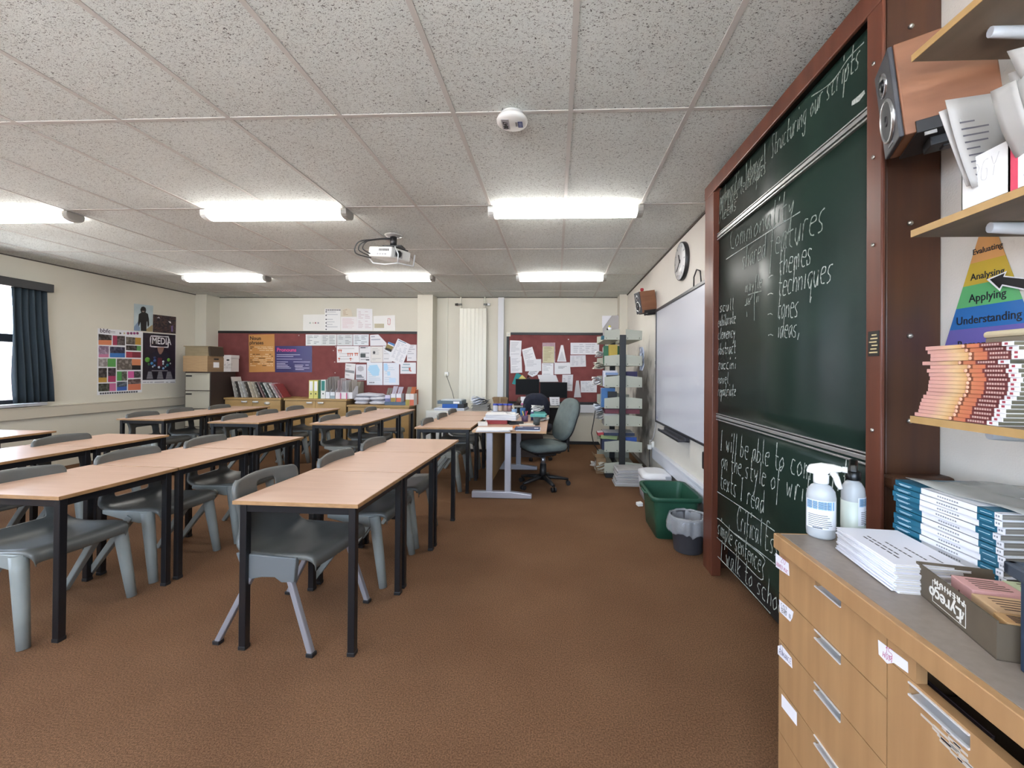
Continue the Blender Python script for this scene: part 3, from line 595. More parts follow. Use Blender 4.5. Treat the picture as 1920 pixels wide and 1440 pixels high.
# ---------------------------------------------------------------- booklets, textbooks
M_BKL = mat('dcdde6', .6); M_PAGE = nmat('page_edges', 'a8a29a', 'c9c3ba', (4, 4, 600), 2, .35, .65, .8)
r = random.Random(5)
a = atZ(1569, 1031, ZT); bq = atZ(1676, 1111, ZT); dv = Vector((bq.x - a.x, bq.y - a.y, 0)); Lb = dv.length; ang = math.atan2(dv.y, dv.x) + PI / 2
for k in range(17):
    n = 16 - k; z = ZT + k * .0036
    o = thing('booklet', 'white stapled booklet, %s from the top of the pile beside the card box' % ORD[n] if n else 'topmost white booklet of the pile, printed cover facing up', 'booklet', (a.x + jit(.003) + (.006 if k == 0 else 0), a.y + jit(.004), z), ang + jit(.012), 'white booklets')
    pg = MB(); pg.ab((.003, -Lb, .0003), (.148, 0, .0031)); pg.build('pages', M_PAGE, o)
    cv = MB(); cv.ab((0, -Lb, 0), (.149, 0, .0004)); cv.ab((0, -Lb, .0031), (.149, 0, .0035)); cv.tube([(.0012, -Lb, .00175), (.0012, 0, .00175)], .00175, 8)
    co = cv.build('cover', M_BKL, o)
    if n == 0:
        pr = MB()
        for (y0, y1, x) in ((.06, .19, .03), (.055, .17, .042), (.09, .18, .062), (.12, .19, .085), (.16, .2, .11)):
            for s_ in range(6): yy = y0 + (y1 - y0) * s_ / 6; pr.ab((x, -yy - (y1 - y0) / 7.5, .0035), (x + .004, -yy, .0037))
        pr.build('print', M_INK, co)
M_TEAL = ramp_mat('textbook_spine', 'Y', [(-.1405, '1f5f78', 1), (-.14, '1f5f78'), (-.058, 'e3e4ea'), (.088, '1f5f78'), (.125, 'dfe0e6'), (.141, 'dfe0e6')], .35)
M_PG2 = nmat('page_edges_grey', '6d6860', '8b867d', (3, 3, 500), 2, .35, .65, .85)
for k in range(13):
    n = 12 - k; z = ZT + .0005 + k * .0146; back = .055 if k < 1 else (.035 if k < 2 else 0)
    o = thing('textbook', ('teal and white textbook, %s from the top of the stack on the drawer cabinet' % ORD[n]) if n else 'topmost teal and white textbook of the stack on the drawer cabinet', 'book', (1.03 - back * .6 + jit(.004), 1.048 + back + jit(.007), z), PI + jit(.03), 'teal textbooks')
    pg = MB(); pg.ab((-.095, -.136, .001), (.094, .136, .0135)); pg.build('pages', M_PG2, o)
    cv = MB(); cv.ab((-.1, -.14, 0), (.1, .14, .0009)); cv.ab((-.1, -.14, .0132), (.1, .14, .0141)); cv.ab((.0985, -.14, 0), (.1, .14, .0141)); co = cv.build('cover', M_TEAL, o)
    st = MB()
    for y0, y1, dz in ((-.128, -.086, .006), (-.124, -.092, .0035), (.095, .12, .006)): st.ab((.1, y0, dz), (.1004, y1, dz + .0012))
    st.build('spine_lines', mat('b9d2dc', .5), co)
    tt = MB()
    for j in range(9): tt.ab((.1, -.01 + j * .0062, .005), (.1003, -.006 + j * .0062, .0085))
    for j in range(2): tt.ab((.1, .128 + j * .005, .0055), (.1004, .131 + j * .005, .0095))
    tt.build('spine_title', mat('85888f', .6), co)
ztb = ZT + .0005 + 13 * .0146
s = MB(); P = []
for i in range(9):
    P.append([(.95 + .22 * j / 6, .88 + .30 * i / 8 - .05 * (j / 6), ztb + .004 + .006 * math.sin(i * 1.1) * (j / 6) + .004 * math.sin(j * 1.4 + i)) for j in range(7)])
wl = s.grid(P).build('plastic_wallet', mat('bfc0bb', .25, alpha=.6), solid=.0015, soff=1); tag(wl, 'clear crinkled plastic wallet lying on the stack of teal textbooks', 'wallet')
q = atZ(1642, 1002, ZT); fo = thing('document_folder', 'violet grey folder lying flat behind the booklets, under the teal textbooks', 'folder', (0, 0, ZT))
MB().ab((.905, 1.215, 0), (1.06, 1.28, .012)).build('cover', mat('8d8fae', .5), fo, bevel=.002); MB().ab((.907, 1.217, .003), (1.058, 1.282, .009)).build('sheets', M_PAPER2, fo)
# ---------------------------------------------------------------- card box with packs of word cards
M_LID = nmat('lid_card', '54493b', '5d5244', (12, 12, 12), 3, .3, .7, .75)
bx = thing('card_box', 'shallow brown card box lid with white upside-down lettering, holding packs of cards', 'box', (.80, .965, ZT), math.radians(-14))
bl = .232; bd = .26; hb_ = .066; w = MB(); w.ab((0, -bl, 0), (bd, 0, .002)); w.build('base', M_LID, bx)
side = B((0, -bl, 0), (.003, 0, hb_), 'side_wall', M_LID, bx); B((bd - .003, -bl, 0), (bd, 0, hb_), 'side_wall', M_LID, bx)
B((.003, -.003, 0), (bd - .003, 0, hb_), 'end_wall', M_LID, bx); B((.003, -bl, 0), (bd - .003, -bl + .003, hb_ * .93), 'end_wall', M_LID, bx)
RL = cols((0, 1, 0), (0, 0, -1), (-1, 0, 0)); MWH = mat('dcdad4', .7)
text('printed_word', 'Lyreco', .036, MWH, side, (-.0002, -.148, .037), RL, bold=.0006)
text('printed_word', 'P R E M I U M', .0155, MWH, side, (-.0002, -.155, .0575), RL, bold=.0004)
fr = MB(); y0, y1, z0, z1 = -.158, -.06, .009, .052
for A in (((-.0004, y0, z0), (0, y1, z0 + .001)), ((-.0004, y0, z1), (0, y1, z1 + .001)), ((-.0004, y0, z0), (0, y0 + .001, z1)), ((-.0004, y1, z0), (0, y1 + .001, z1 + .001))): fr.ab(*A)
sw = [(-.062 - .0 , .030), (-.066, .04), (-.078, .045)]; ribbon(fr, smooth([(.066, .03), (.07, .041), (.085, .046)], 5), .004, lambda p: Vector((-.0004, -p.x, p.y))); ribbon(fr, smooth([(.152, .036), (.148, .023), (.132, .016)], 5), .004, lambda p: Vector((-.0004, -p.x, p.y)))
fr.build('printed_frame', MWH, side)
def pack(x, y, z, d, col, label, rz=0):
    o = thing('card_pack', label, 'card pack', bx.matrix_basis @ Vector((x, y, z)) if False else Vector((.80, .965, ZT)) + Matrix.Rotation(math.radians(-14), 3, 'Z') @ Vector((x, y, z)), math.radians(-14) + rz, 'packs of cards in the card box')
    m = nmat('pack_' + col, col, col, (200, 3, 3), 2, .4, .6, .7); MB().ab((0, -d[1], 0), (d[0], 0, d[2])).build('card_block', m, o, bevel=.0015)
    p = MB(); r = random.Random(int(x * 999))
    for k in range(5): p.ab((d[0] * .2, -d[1] * (.18 + .15 * k) - .003, d[2]), (d[0] * (.6 + .25 * r.random()), -d[1] * (.18 + .15 * k), d[2] + .0004))
    for k in range(3): p.ab((-.0004, -d[1] * (.25 + .13 * k) - .004, d[2] * .35), (0, -d[1] * (.25 + .13 * k), d[2] * (.6 + .1 * (k % 2))))
    p.build('print', mat('574338', .7), o)
pack(.035, -.05, .002, (.085, .062, .062), 'c99a98', 'pink topped pack of word cards in the far corner of the card box')
pack(.03, -.118, .002, (.09, .066, .058), 'c9a884', 'tan pack of word cards in the middle of the card box')
pack(.13, -.03, .002, (.08, .06, .056), 'bcc8a6', 'pale green pack of word cards along the back of the card box')
pack(.128, -.1, .002, (.08, .07, .052), 'c4cfae', 'second green pack of cards, beside the tan one in the card box', .05)
pack(.02, -.19, .002, (.07, .035, .06), 'c0996a', 'buff pack of cards at the near end of the card box', -.06)
cr = thing('storage_crate', 'navy blue plastic crate cut by the picture edge, beside the card box', 'crate', (.757, .717, ZT), math.radians(-14))
M_NAVY = mat('27384d', .4); w = MB(); w.ab((.0, -.3, 0), (.36, 0, .004)); w.ab((0, -.3, 0), (.004, 0, .16)); w.ab((0, -.004, 0), (.36, 0, .16)); w.ab((0, -.3, 0), (.36, -.296, .16)); w.ab((.356, -.3, 0), (.36, 0, .16)); w.build('tub', M_NAVY, cr, bevel=.002)
w = MB(); w.ab((-.014, -.314, .15), (.002, .014, .172)); w.ab((-.014, -.002, .15), (.374, .014, .172)); w.ab((-.014, -.314, .15), (.374, -.298, .172)); w.ab((.358, -.314, .15), (.374, .014, .172)); w.build('rim', mat('3b4450', .45), cr, bevel=.004)

# ================================================================ wall shelves, foreground right
XS, YS = .888, 1.09
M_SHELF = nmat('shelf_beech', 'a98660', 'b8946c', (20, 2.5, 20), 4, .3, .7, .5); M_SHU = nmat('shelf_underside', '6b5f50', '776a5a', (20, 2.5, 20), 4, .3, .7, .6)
M_BRK = mat('b4b8bb', .35)
def shelf(z, label):
    t = thing('wall_shelf', label, 'shelf', (0, 0, z), group='wall shelves above the drawer cabinet')
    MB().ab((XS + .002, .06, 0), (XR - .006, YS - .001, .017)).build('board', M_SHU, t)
    MB().ab((XS, .06, 0), (XS + .002, YS, .017)).build('edge_band', M_OAK2, t)
    for y in (.985, .3):
        k = MB(); k.tube([(XS + .085, y, -.012), (1.0, y, -.013), (XR - .008, y, -.02)], [.012, .013, .018], 10, sq=(1, .75)); k.build('bracket', M_BRK, t)
    return t
Z3 = 1.205
z1 = atX(1716, 110, XS).z; z2 = atX(1708, 445, XS).z
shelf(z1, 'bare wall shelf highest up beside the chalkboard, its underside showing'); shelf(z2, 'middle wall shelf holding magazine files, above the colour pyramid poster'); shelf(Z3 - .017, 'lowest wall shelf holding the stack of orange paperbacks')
up = thing('shelf_upright', 'slotted metal upright on the wall carrying the shelf brackets', 'shelf rail', (0, 0, 0)); MB().ab((XR - .014, .972, .95), (XR - .001, .998, 2.55)).build('channel', M_BRK, up, bevel=.002)
M_PB = ramp_mat('paperback_spine', 'Y', [(-.0995, 'c4938a'), (-.06, 'c89a8a'), (-.03, 'd0b084'), (-.008, 'c79a66'), (-.006, '7d4a2c'), (.004, '74402a'), (.005, 'bd7450'), (.031, 'b9694a'), (.0325, '6a2c2b'), (.0775, '642a2b'), (.0785, 'dedcdc'), (.0995, 'dedcdc')], .5)
M_PGS = nmat('page_edges_dark', '58523f', '7a7462', (3, 3, 500), 2, .35, .65, .85)
offs = [.012, .006, -.002, -.006, -.012, -.016, -.02, -.024, -.016, -.022, -.03, -.03, -.038, -.034, -.002, -.024, -.028, -.012, -.016, -.02]
for k in range(19):
    n = 18 - k; z = Z3 + .0003 + k * .009; off = [.018, .008, .004, .004, .0, -.004, -.012, -.02, -.022, -.022, -.02, -.018, -.014, -.02, .0, -.026, -.024, -.014, -.012][k]
    if k >= 14: off -= 0
    o = thing('paperback', ('orange and pink spined paperback, %s from the top of the stack on the lowest shelf' % ORD[n]) if n else 'topmost orange and pink spined paperback of the stack on the lowest shelf', 'book', (XS + .012 + .064 + jit(.003), .972 + off, z), PI + jit(.015), 'paperback stack')
    MB().ab((-.062, -.0965, .0006), (.062, .0965, .0082)).build('pages', M_PGS, o)
    cv = MB(); cv.ab((-.064, -.099, 0), (.064, .099, .0006)); cv.ab((-.064, -.099, .0082), (.064, .099, .0088)); cv.ab((.063, -.099, .0006), (.0645, .099, .008)); co = cv.build('cover', M_PB, o)
    MB().lathe([(.0042, 0), (.0036, .0004), (0, .0006)], 12, (.0645, -.004, .0044), R=cols((0, 1, 0), (0, 0, 1), (1, 0, 0))).build('spine_roundel', mat('d9a58a', .5), co)
    tt = MB()
    for j in range(7): tt.ab((.064, .037 + j * .0052, .0024), (.0648, .0405 + j * .0052, .0066))
    tt.build('spine_title', mat('b99a90', .6), co)
    tt = MB(); tt.ab((.064, .083, .0022), (.0648, .089, .0068)); tt.build('publisher_mark', mat('9b3a48', .6), co)
e_ = thing('board_eraser', 'beige felt board eraser lying on the stack of orange paperbacks', 'eraser', (XS + .07, .885, Z3 + .0003 + 19 * .009), math.radians(88)); MB().ab((-.07, -.025, 0), (.07, .025, .012)).build('felt', mat('6d6455', .9), e_, bevel=.002); MB().ab((-.075, -.027, .012), (.075, .027, .027)).build('wooden_back', mat('b4a98c', .6), e_, bevel=.006)
# magazine files with wallets of papers on the middle shelf
def mag_file(loc, d, cols_, label, txt, group='magazine files'):
    t = thing('magazine_file', label, 'magazine file', loc, 0, group); x, y, z = d
    m = mat(cols_[0], .6); g = MB()
    g.ab((0, -y, 0), (.002, 0, z * .42)); g.ab((x - .002, -y, 0), (x, 0, z)); g.ab((0, -y, 0), (x, 0, .002))
    for yy in (-y, -.002): g.poly([(0, yy, 0), (x, yy, 0), (x, yy, z), (x * .55, yy, z), (0, yy, z * .42)], (0, .002, 0))
    g.build('case', m, t)
    if cols_[1]: MB().ab((-.0006, -.014, 0), (.0, -.001, z * .42)).build('stripe', mat(cols_[1], .6), t)
    if txt:
        mb = MB()
        for s, a, b, xh, mm in txt: script(mb, s, a, b, xh, .0012, lambda q: Vector((-.001, -q.x, q.y)))
        mb.build('handwriting', txt[0][4], t)
    return t
zs = z2 + .0172
ya = atX(1803, 350, XS + .004).y; yb_ = atX(1893, 320, XS + .004).y
mag_file((XS + .004, ya, zs), (.25, ya - yb_ - .001, .25), ('e4e4e2', None), 'white magazine file with faint pencilled letters on the middle shelf', [('BGY', (-ya + ya + .02, .045), (.075, .05), .02, mat('c2c2c2', .7))])
mag_file((XS + .004, yb_ - .001, zs), (.25, .1, .25), ('e6e3e4', 'c8405a'), 'white magazine file with red stripe and blue handwriting, cut by the picture edge', [('BE', (.02, .07), (.06, .075), .022, mat('3e5c8a', .7)), ('B', (.022, .02), (.042, .024), .024, mat('3e5c8a', .7))])
M_WAL = mat('a8a5a0', .3, alpha=.8)
def sheet(name, quad, label, cat, m, prints=True, thick=.0012, bulge=.0):
    """a bent sheet through four corners (near-left, far-left, far-right, near-right order free)"""
    a, b, c, d = [Vector(q) for q in quad]; n = (b - a).cross(d - a).normalized(); P = []
    for i in range(9):
        u = i / 8; P.append([(a * (1 - u) + b * u) * (1 - v) + (d * (1 - u) + c * u) * v + n * bulge * math.sin(u * PI) for v in (0, .25, .5, .75, 1)])
    o = MB().grid(P).build(name, m, solid=thick, soff=0); tag(o, label, cat, 'papers on the middle shelf')
    if prints:
        g = MB(); r = random.Random(len(label))
        f = lambda u, v: (a * (1 - u) + b * u) * (1 - v) + (d * (1 - u) + c * u) * v + n * (bulge * math.sin(u * PI))
        for k in range(9):
            u = .12 + k * .075; v1 = .35 + .5 * r.random()
            for sgn in (1, -1):
                off = n * .0012 * sgn
                g.add([f(u, .15) + off, f(u, v1) + off, f(u + .018, v1) + off, f(u + .018, .15) + off], [(0, 1, 2, 3)])
        g.build('print', mat('55535a', .8), o)
def sp(x, y, X): return atX(x, y, X)
X0 = XS + .02
# fanned wallets, tops leaning out towards the room
sheet('plastic_wallet', [atY(1812, 350, ya - .02), atY(1760, 210, ya - .01), atY(1800, 195, ya - .02), atY(1832, 345, ya - .03)], 'thin paper sleeve leaning furthest out of the white magazine file', 'wallet', mat('b4b1ad', .5, alpha=.92), False, bulge=.004)
sheet('plastic_wallet', [atY(1822, 352, ya - .035), atY(1772, 188, ya - .025), atY(1880, 172, ya - .03), atY(1915, 330, ya - .04)], 'translucent wallet with grey printed page standing in the white magazine file', 'wallet', mat('96938f', .4, alpha=.93), True, bulge=.004)
sheet('plastic_wallet', [atY(1828, 350, ya - .03), atY(1790, 230, ya - .022), atY(1801, 222, ya - .026), atY(1836, 350, ya - .03)], 'narrow edge of a clear sleeve beside the printed page in the magazine file', 'wallet', mat('bab8b4', .4, alpha=.9), False, bulge=.002)
for i, (x0, y0, x1, y1, x2, y2, lb) in enumerate([(1920, 320, 1857, 172, 1905, 150, 'curled clear wallet spilling from the red striped file, lowest of the fan'), (1940, 300, 1880, 160, 1925, 140, 'curled clear wallet spilling from the red striped file, second of the fan'), (1960, 270, 1890, 138, 1940, 120, 'curled clear wallet spilling from the red striped file, third of the fan'), (1985, 240, 1888, 96, 1950, 80, 'clear wallet bent highest over the red striped file, touching the upper shelf')]):
    Y = yb_ - .012 - .012 * i
    a = atY(x0, y0, Y); b = atY(x1, y1, Y + .008); c = atY(x2, y2, Y - .03); d = a + (c - b)
    sheet('plastic_wallet', [a, b, c, d], lb, 'wallet', M_WAL, False, bulge=-.012)
# ---------------------------------------------------------------- pyramid poster and arrow on the wall
XP = XR - .0012
py = thing('pyramid_poster', 'laminated rainbow pyramid poster of thinking skills on the wall between the shelves', 'poster', (0, 0, 0))
tl, bl2, tr, br = atX(1833, 451, XP), atX(1774.5, 640, XP), atX(1875.6, 451, XP), atX(1920, 555, XP)
sl_ = (bl2.y - tl.y) / (tl.z - bl2.z); sr = (tr.y - br.y) / (tr.z - br.z)
yL = lambda z: tl.y + (tl.z - z) * sl_
yR = lambda z: tr.y - (tr.z - z) * sl_ * .97
zb = [tl.z + .12] + [atX(x, y, XP).z for x, y in ((1818, 495.5), (1803, 539), (1792, 580), (1780, 620))]; zb += [zb[-1] - .075]
sz = [.023, .0275, .033, .034, .034]
for i, (h, s) in enumerate(zip(('cf9a62', 'bfa53f', '5da96c', '2f6aa8', '6a62a6'), ('Evaluating', 'Analysing', 'Applying', 'Understanding', 'Remembering'))):
    a, b = zb[i], zb[i + 1]
    if yL(a) - yR(a) < .004: a = b + (yL(b) - yR(b)) / (2 * sl_) * .98
    o = MB().poly([(XP, yL(a), a), (XP, yR(a), a), (XP, yR(b), b), (XP, yL(b), b)], (-.0006, 0, 0)).build('colour_band', mat(h, .25), py)
    zc = (zb[i] + zb[i + 1]) / 2 - .010 if i else b + .022
    text('band_word', s, sz[i], mat('20242a', .5), o, (XP - .0009, (yL(b) + yR(b)) / 2, b + (zb[i] - b) * (.22 if i else .13)), R_RIGHT, 'CENTER', sx=.9, bold=.0003)
ar = thing('arrow_sign', 'black paper arrow with white edge pointing at the pyramid poster', 'sign', (0, 0, 0)); r_ = lambda x, y, X: (X, atX(x, y, X).y, atX(x, y, X).z)
XA = XP - .012
MB().poly([r_(1850, 524, XA), r_(1888, 508, XA), r_(1884, 517, XA), r_(1930, 522, XA), r_(1975, 526, XA), r_(1975, 556, XA), r_(1930, 546, XA), r_(1880, 536, XA), r_(1875, 546, XA)], (-.0004, 0, 0)).build('white_backing', mat('e2e2e2', .5), ar)
MB().poly([r_(1856, 524, XA - .0005), r_(1884, 512, XA - .0005), r_(1881, 519, XA - .0005), r_(1975, 529, XA - .0005), r_(1975, 552, XA - .0005), r_(1879, 533, XA - .0005), r_(1874, 541, XA - .0005)], (-.0004, 0, 0)).build('black_arrow', mat('101014', .3), ar)
# ---------------------------------------------------------------- loudspeakers
M_CHERRY = nmat('cherry_veneer', '754c34', '82573d', (3, 3, 22), 4, .3, .7, .5)
M_CHERRY_ = M_CHERRY
def speaker(label, loc, rot):
    t = thing('loudspeaker', label, 'loudspeaker', loc, rot=rot, group='wall mounted loudspeakers')
    w, d, h = .15, .21, .26      # width across the front, depth, height; front faces -X
    MB().ab((-d / 2 + .012, -w / 2, -h / 2), (d / 2, w / 2, h / 2)).build('cabinet', M_CHERRY, t, bevel=.004)
    fr = MB().ab((-d / 2, -w / 2 + .003, -h / 2), (-d / 2 + .012, w / 2 - .003, h / 2)).build('front_baffle', mat('3c3e44', .4), t, bevel=.004)
    Rf = cols((0, 1, 0), (0, 0, 1), (-1, 0, 0)).inverted() if False else cols((0, -1, 0), (0, 0, 1), (-1, 0, 0))
    x = -d / 2
    def drv(nm, r, z, rings, m): MB().lathe(rings, 28, (x, 0, z), R=Rf).build(nm, m, fr)
    MB().lathe([(.062, 0), (.062, .005), (.054, .007), (.051, .004)], 28, (x, 0, -.045), R=Rf, caps=False).build('woofer_ring', mat('c4c6c8', .25, .9), fr)
    MB().lathe([(.052, .004), (.045, .001), (.03, .0005), (.016, .0015), (.014, .006), (.0, .008)], 28, (x, 0, -.045), R=Rf).build('woofer_cone', mat('25262a', .5), fr)
    MB().lathe([(.034, 0), (.033, .005), (.024, .004), (.018, .003)], 24, (x, 0, .062), R=Rf, caps=False).build('tweeter_ring', mat('a9abb0', .25, .9), fr)
    MB().lathe([(.019, .002), (.012, .008), (0, .011)], 20, (x, 0, .062), R=Rf).build('tweeter_dome', mat('1c1d20', .3), fr)
    g = MB(); g.ab((x - .002, -.02, -.118), (x + .001, .02, -.112)); g.build('badge', mat('9da0a6', .3, .8), fr)
    k = MB(); k.ab((-d / 2 + .035, -w / 2 - .004, -h / 2 - .006), (d / 2 - .02, w / 2 + .004, -h / 2)); k.ab((-d / 2 + .035, -w / 2 - .005, -h / 2 - .006), (d / 2 - .02, -w / 2 - .001, -h / 2 + .028)); k.ab((-d / 2 + .035, w / 2 + .001, -h / 2 - .006), (d / 2 - .02, w / 2 + .005, -h / 2 + .028)); k.build('bracket_cradle', M_BLACK, t, bevel=.004)
    k = MB(); k.bar((0, 0, -h / 2 - .02), (d / 2 + .05, 0, -h / 2 - .02), .03, .03); k.ab((-.03, -.03, -h / 2 - .03), (.03, .03, -h / 2 - .004)); k.ab((d / 2 + .03, -.03, -h / 2 - .06), (d / 2 + .045, .03, -h / 2 + .04)); k.build('bracket_arm', M_BLACK, t, bevel=.003)
    return t
s1 = speaker('cherry veneered loudspeaker high up in front of the chalkboard frame', (1.057, 1.224, 2.105), (0, math.radians(-6), math.radians(-25)))
k = MB().ab((-.055, -.0765, -.148), (-.03, -.081, -.139)); k.build('rating_label', mat('8f8d8a', .5), s1)
s2 = dup(s1, (1.10, 5.2, 2.165), 0, 'cherry veneered loudspeaker on the far wall, beside the interactive whiteboard', rot=(0, math.radians(-9), math.radians(13)))
rl = bpy.data.objects[s2.children[-1].name]
apx = tag(MB().lathe([(0, -.024), (.014, -.021), (.023, -.004), (.02, .014), (.008, .02), (0, .016)], 18).build('red_ball', mat('a3202c', .35)), 'small red ball sitting on the far loudspeaker', 'ball'); apx.location = (1.055, 5.2, 2.165 + .155)
# ================================================================ left wall
pl = thing('curtain_pelmet', 'black timber pelmet box above the curtained window', 'pelmet', (XL, 0, 0)); MB().ab((.001, 3.55, 2.245), (.15, 4.972, 2.345)).build('front_board', mat('1c1d20', .5), pl, bevel=.003)
pl = thing('curtain_pelmet', 'unseen black pelmet added over the near window to keep daylight off the ceiling', 'pelmet', (XL, 0, 0)); MB().ab((.001, -1.6, 2.245), (.15, 2.0, 2.345)).build('front_board', mat('1c1d20', .5), pl, bevel=.003)  # added out of view to block daylight rising to the ceiling
M_CUR = nmat('curtain_cloth', '27333b', '2f3d46', (6, 6, 2), 3, .3, .7, .8, .1, 300)
P = []; n = 70
for k in range(13):
    z = 2.25 - (2.25 - .87) * k / 12; row = []; f = k / 12; y0 = 4.60 + .03 * f + (.0 if f < .8 else .06 * (f - .8)); y1 = 4.945 + .08 * f
    for i in range(n + 1):
        u = i / n; y = y0 + (y1 - y0) * u; x = .085 + (.022 + .012 * f) * math.sin(u * 2 * PI * 5.5 + .6 * math.sin(k * .5)) + .01 * math.sin(u * 23 + k * .3) * f
        row.append((XL + x, y, z))
    P.append(row)
cu = tag(MB().grid(P).build('curtain', M_CUR, solid=.002), 'dark blue grey curtain drawn to the end of the window under its black pelmet', 'curtain')
XLW = XL + .0008
def lq(pts, off=0): return [atX(x, y, XLW) + Vector((off, 0, 0)) for x, y in pts]
def C9b(x, y): return (170 + x / 7.578, 560 + y / 7.578)
def lpoly(pts, name, m, par=None, off=.0006, th=.0006):
    return MB().poly(lq([C9b(*p) for p in pts], off), (th, 0, 0)).build(name, m, par)
wp = thing('wall_poster', 'white film ratings poster with a patchwork of coloured picture panels on the left wall', 'poster')
lpoly([(100, 420), (738, 470), (728, 1330), (92, 1372)], 'sheet', M_PAPER2, wp, 0)
D1, D2, D3 = '2b2623', '3a3230', '24202a'
cells = [((110, 500), (298, 520), (298, 590), (110, 588), D1), ((110, 588), (298, 590), (296, 660), (110, 655), 'd07f58'), ((312, 522), (375, 526), (375, 662), (312, 660), '9c3a55'), ((375, 526), (487, 532), (487, 665), (375, 662), D2), ((502, 540), (632, 552), (632, 654), (502, 648), '4a4238'), ((632, 552), (714, 556), (714, 658), (632, 654), 'b58a3a'),
    ((112, 668), (258, 676), (256, 790), (112, 790), '7a6478'), ((112, 790), (256, 790), (256, 834), (112, 834), 'c07896'), ((272, 680), (486, 690), (486, 775), (272, 772), '2c2b3e'), ((272, 772), (486, 775), (486, 836), (272, 832), '3a6fb0'), ((502, 662), (655, 668), (655, 738), (502, 732), D1), ((655, 668), (714, 672), (714, 742), (655, 738), '5b9457'), ((502, 752), (590, 756), (590, 838), (502, 836), 'a03a4c'), ((590, 756), (714, 760), (714, 840), (590, 838), '7c2c3a'),
    ((110, 848), (240, 850), (240, 968), (110, 968), '847d7a'), ((240, 850), (356, 852), (356, 970), (240, 968), '55944c'), ((372, 852), (585, 856), (585, 1012), (372, 1014), '5d554e'), ((585, 856), (712, 860), (712, 948), (585, 946), 'd0845c'), ((585, 946), (712, 948), (712, 1012), (585, 1012), '1d1b1c'),
    ((110, 984), (230, 984), (230, 1122), (110, 1122), D1), ((110, 1122), (230, 1122), (230, 1188), (110, 1190), 'b08a3c'), ((246, 984), (356, 984), (356, 1098), (246, 1098), '22161f'), ((246, 1098), (356, 1098), (356, 1184), (246, 1186), 'a33a60'), ((372, 1034), (440, 1034), (440, 1166), (372, 1168), '4f9350'), ((440, 1034), (516, 1032), (516, 1164), (440, 1166), '4b4c42'), ((530, 1032), (615, 1032), (615, 1126), (530, 1128), 'c85896'), ((615, 1032), (712, 1030), (712, 1122), (615, 1126), '3d393c'),
    ((110, 1208), (266, 1204), (266, 1314), (110, 1320), '2e3024'), ((266, 1204), (358, 1200), (358, 1312), (266, 1314), 'c06a94'), ((372, 1182), (516, 1178), (514, 1246), (372, 1258), '3c4450'), ((372, 1258), (514, 1246), (514, 1302), (372, 1310), '3c5fa6'), ((530, 1148), (712, 1138), (712, 1208), (530, 1216), '54403c'), ((530, 1216), (712, 1208), (712, 1294), (530, 1302), 'd0785a')]
for a, b, c, d, h in cells:
    m = nmat('pic_' + h, h, h, (1, 1, 1)) if h not in (D1, D2, D3, '4a4238', '7a6478', '2c2b3e', '847d7a', '5d554e', '22161f', '4b4c42', '3d393c', '2e3024', '3c4450', '54403c') else nmat('photo_' + h, h, '%02x%02x%02x' % tuple(min(255, int(h[i:i + 2], 16) + 62) for i in (0, 2, 4)), (9, 26, 26), 3, .45, .7, .4)
    lpoly([a, b, c, d], 'picture_panel', m, wp, .0006)
p = atX(*C9b(128, 478), XLW); text('poster_word', 'bbfc', .085, mat('453a48', .6), wp, (XLW + .0012, p.y, p.z), R_LEFT, bold=.001)
for x, h in ((420, '3d3b36'), (478, 'c7b27c'), (530, '8c4a62'), (576, '7f3f6a'), (620, '8b3d70'), (664, '7d2a5c')):
    q = atX(*C9b(x, 492), XLW); lp = MB(); lp.lathe([(.02, 0), (.02, .0008), (0, .001)], 3 if x < 500 else 16, (XLW + .0008, q.y, q.z), R=R_LEFT); lp.build('rating_mark', mat(h, .5), wp)
g = MB()
for k in range(16):
    a, b = atX(*C9b(130 + k * 34, 1348 - k * 1.7), XLW), atX(*C9b(130 + k * 34 + 26, 1342 - k * 1.7), XLW); g.ab((XLW + .0006, a.y, a.z - .012), (XLW + .001, b.y, a.z + .012))
for k in range(6):
    for j in range(2): a, b = atX(*C9b(250 + k * 17, 462 + j * 18 + k), XLW), atX(*C9b(250 + k * 17 + 13, 470 + j * 18), XLW); g.ab((XLW + .0006, a.y, a.z - .004), (XLW + .001, b.y, a.z + .002))
g.build('print', M_INK, wp)
wp = thing('wall_poster', 'dark MEDIA poster with a hooded torso and glowing icons on the left wall', 'poster')
lpoly([(738, 480), (1208, 512), (1204, 1198), (730, 1208)], 'sheet', M_PAPER2, wp, .0008)
lpoly([(742, 482), (1204, 516), (1200, 1145), (736, 1158)], 'dark_panel', nmat('media_dark', '16131d', '2a2434', (3, 6, 6), 3, .35, .7, .35), wp, .0014)
ol = MB(); o3 = lambda q: Vector((XLW + .0022, q.x, q.y)); mp_ = lambda x, y: (atX(*C9b(x, y), XLW).y, atX(*C9b(x, y), XLW).z)
ribbon(ol, smooth([mp_(*q) for q in ((870, 530), (1085, 542), (1104, 552), (1098, 680), (1080, 690), (866, 680), (850, 664), (850, 545), (870, 530))], 4), .016, o3)
ol.build('word_outline', mat('d8d4d8', .5), wp)
p = atX(*C9b(866, 636), XLW); text('poster_word', 'MEDIA', .155, mat('ded9dc', .5), wp, (XLW + .0022, p.y, p.z - .002), R_LEFT, sx=.74, bold=.002)
lpoly([(945, 690), (1040, 690), (1030, 740), (1000, 790), (975, 790), (955, 745)], 'chin', mat('8e6a5e', .6), wp, .002)
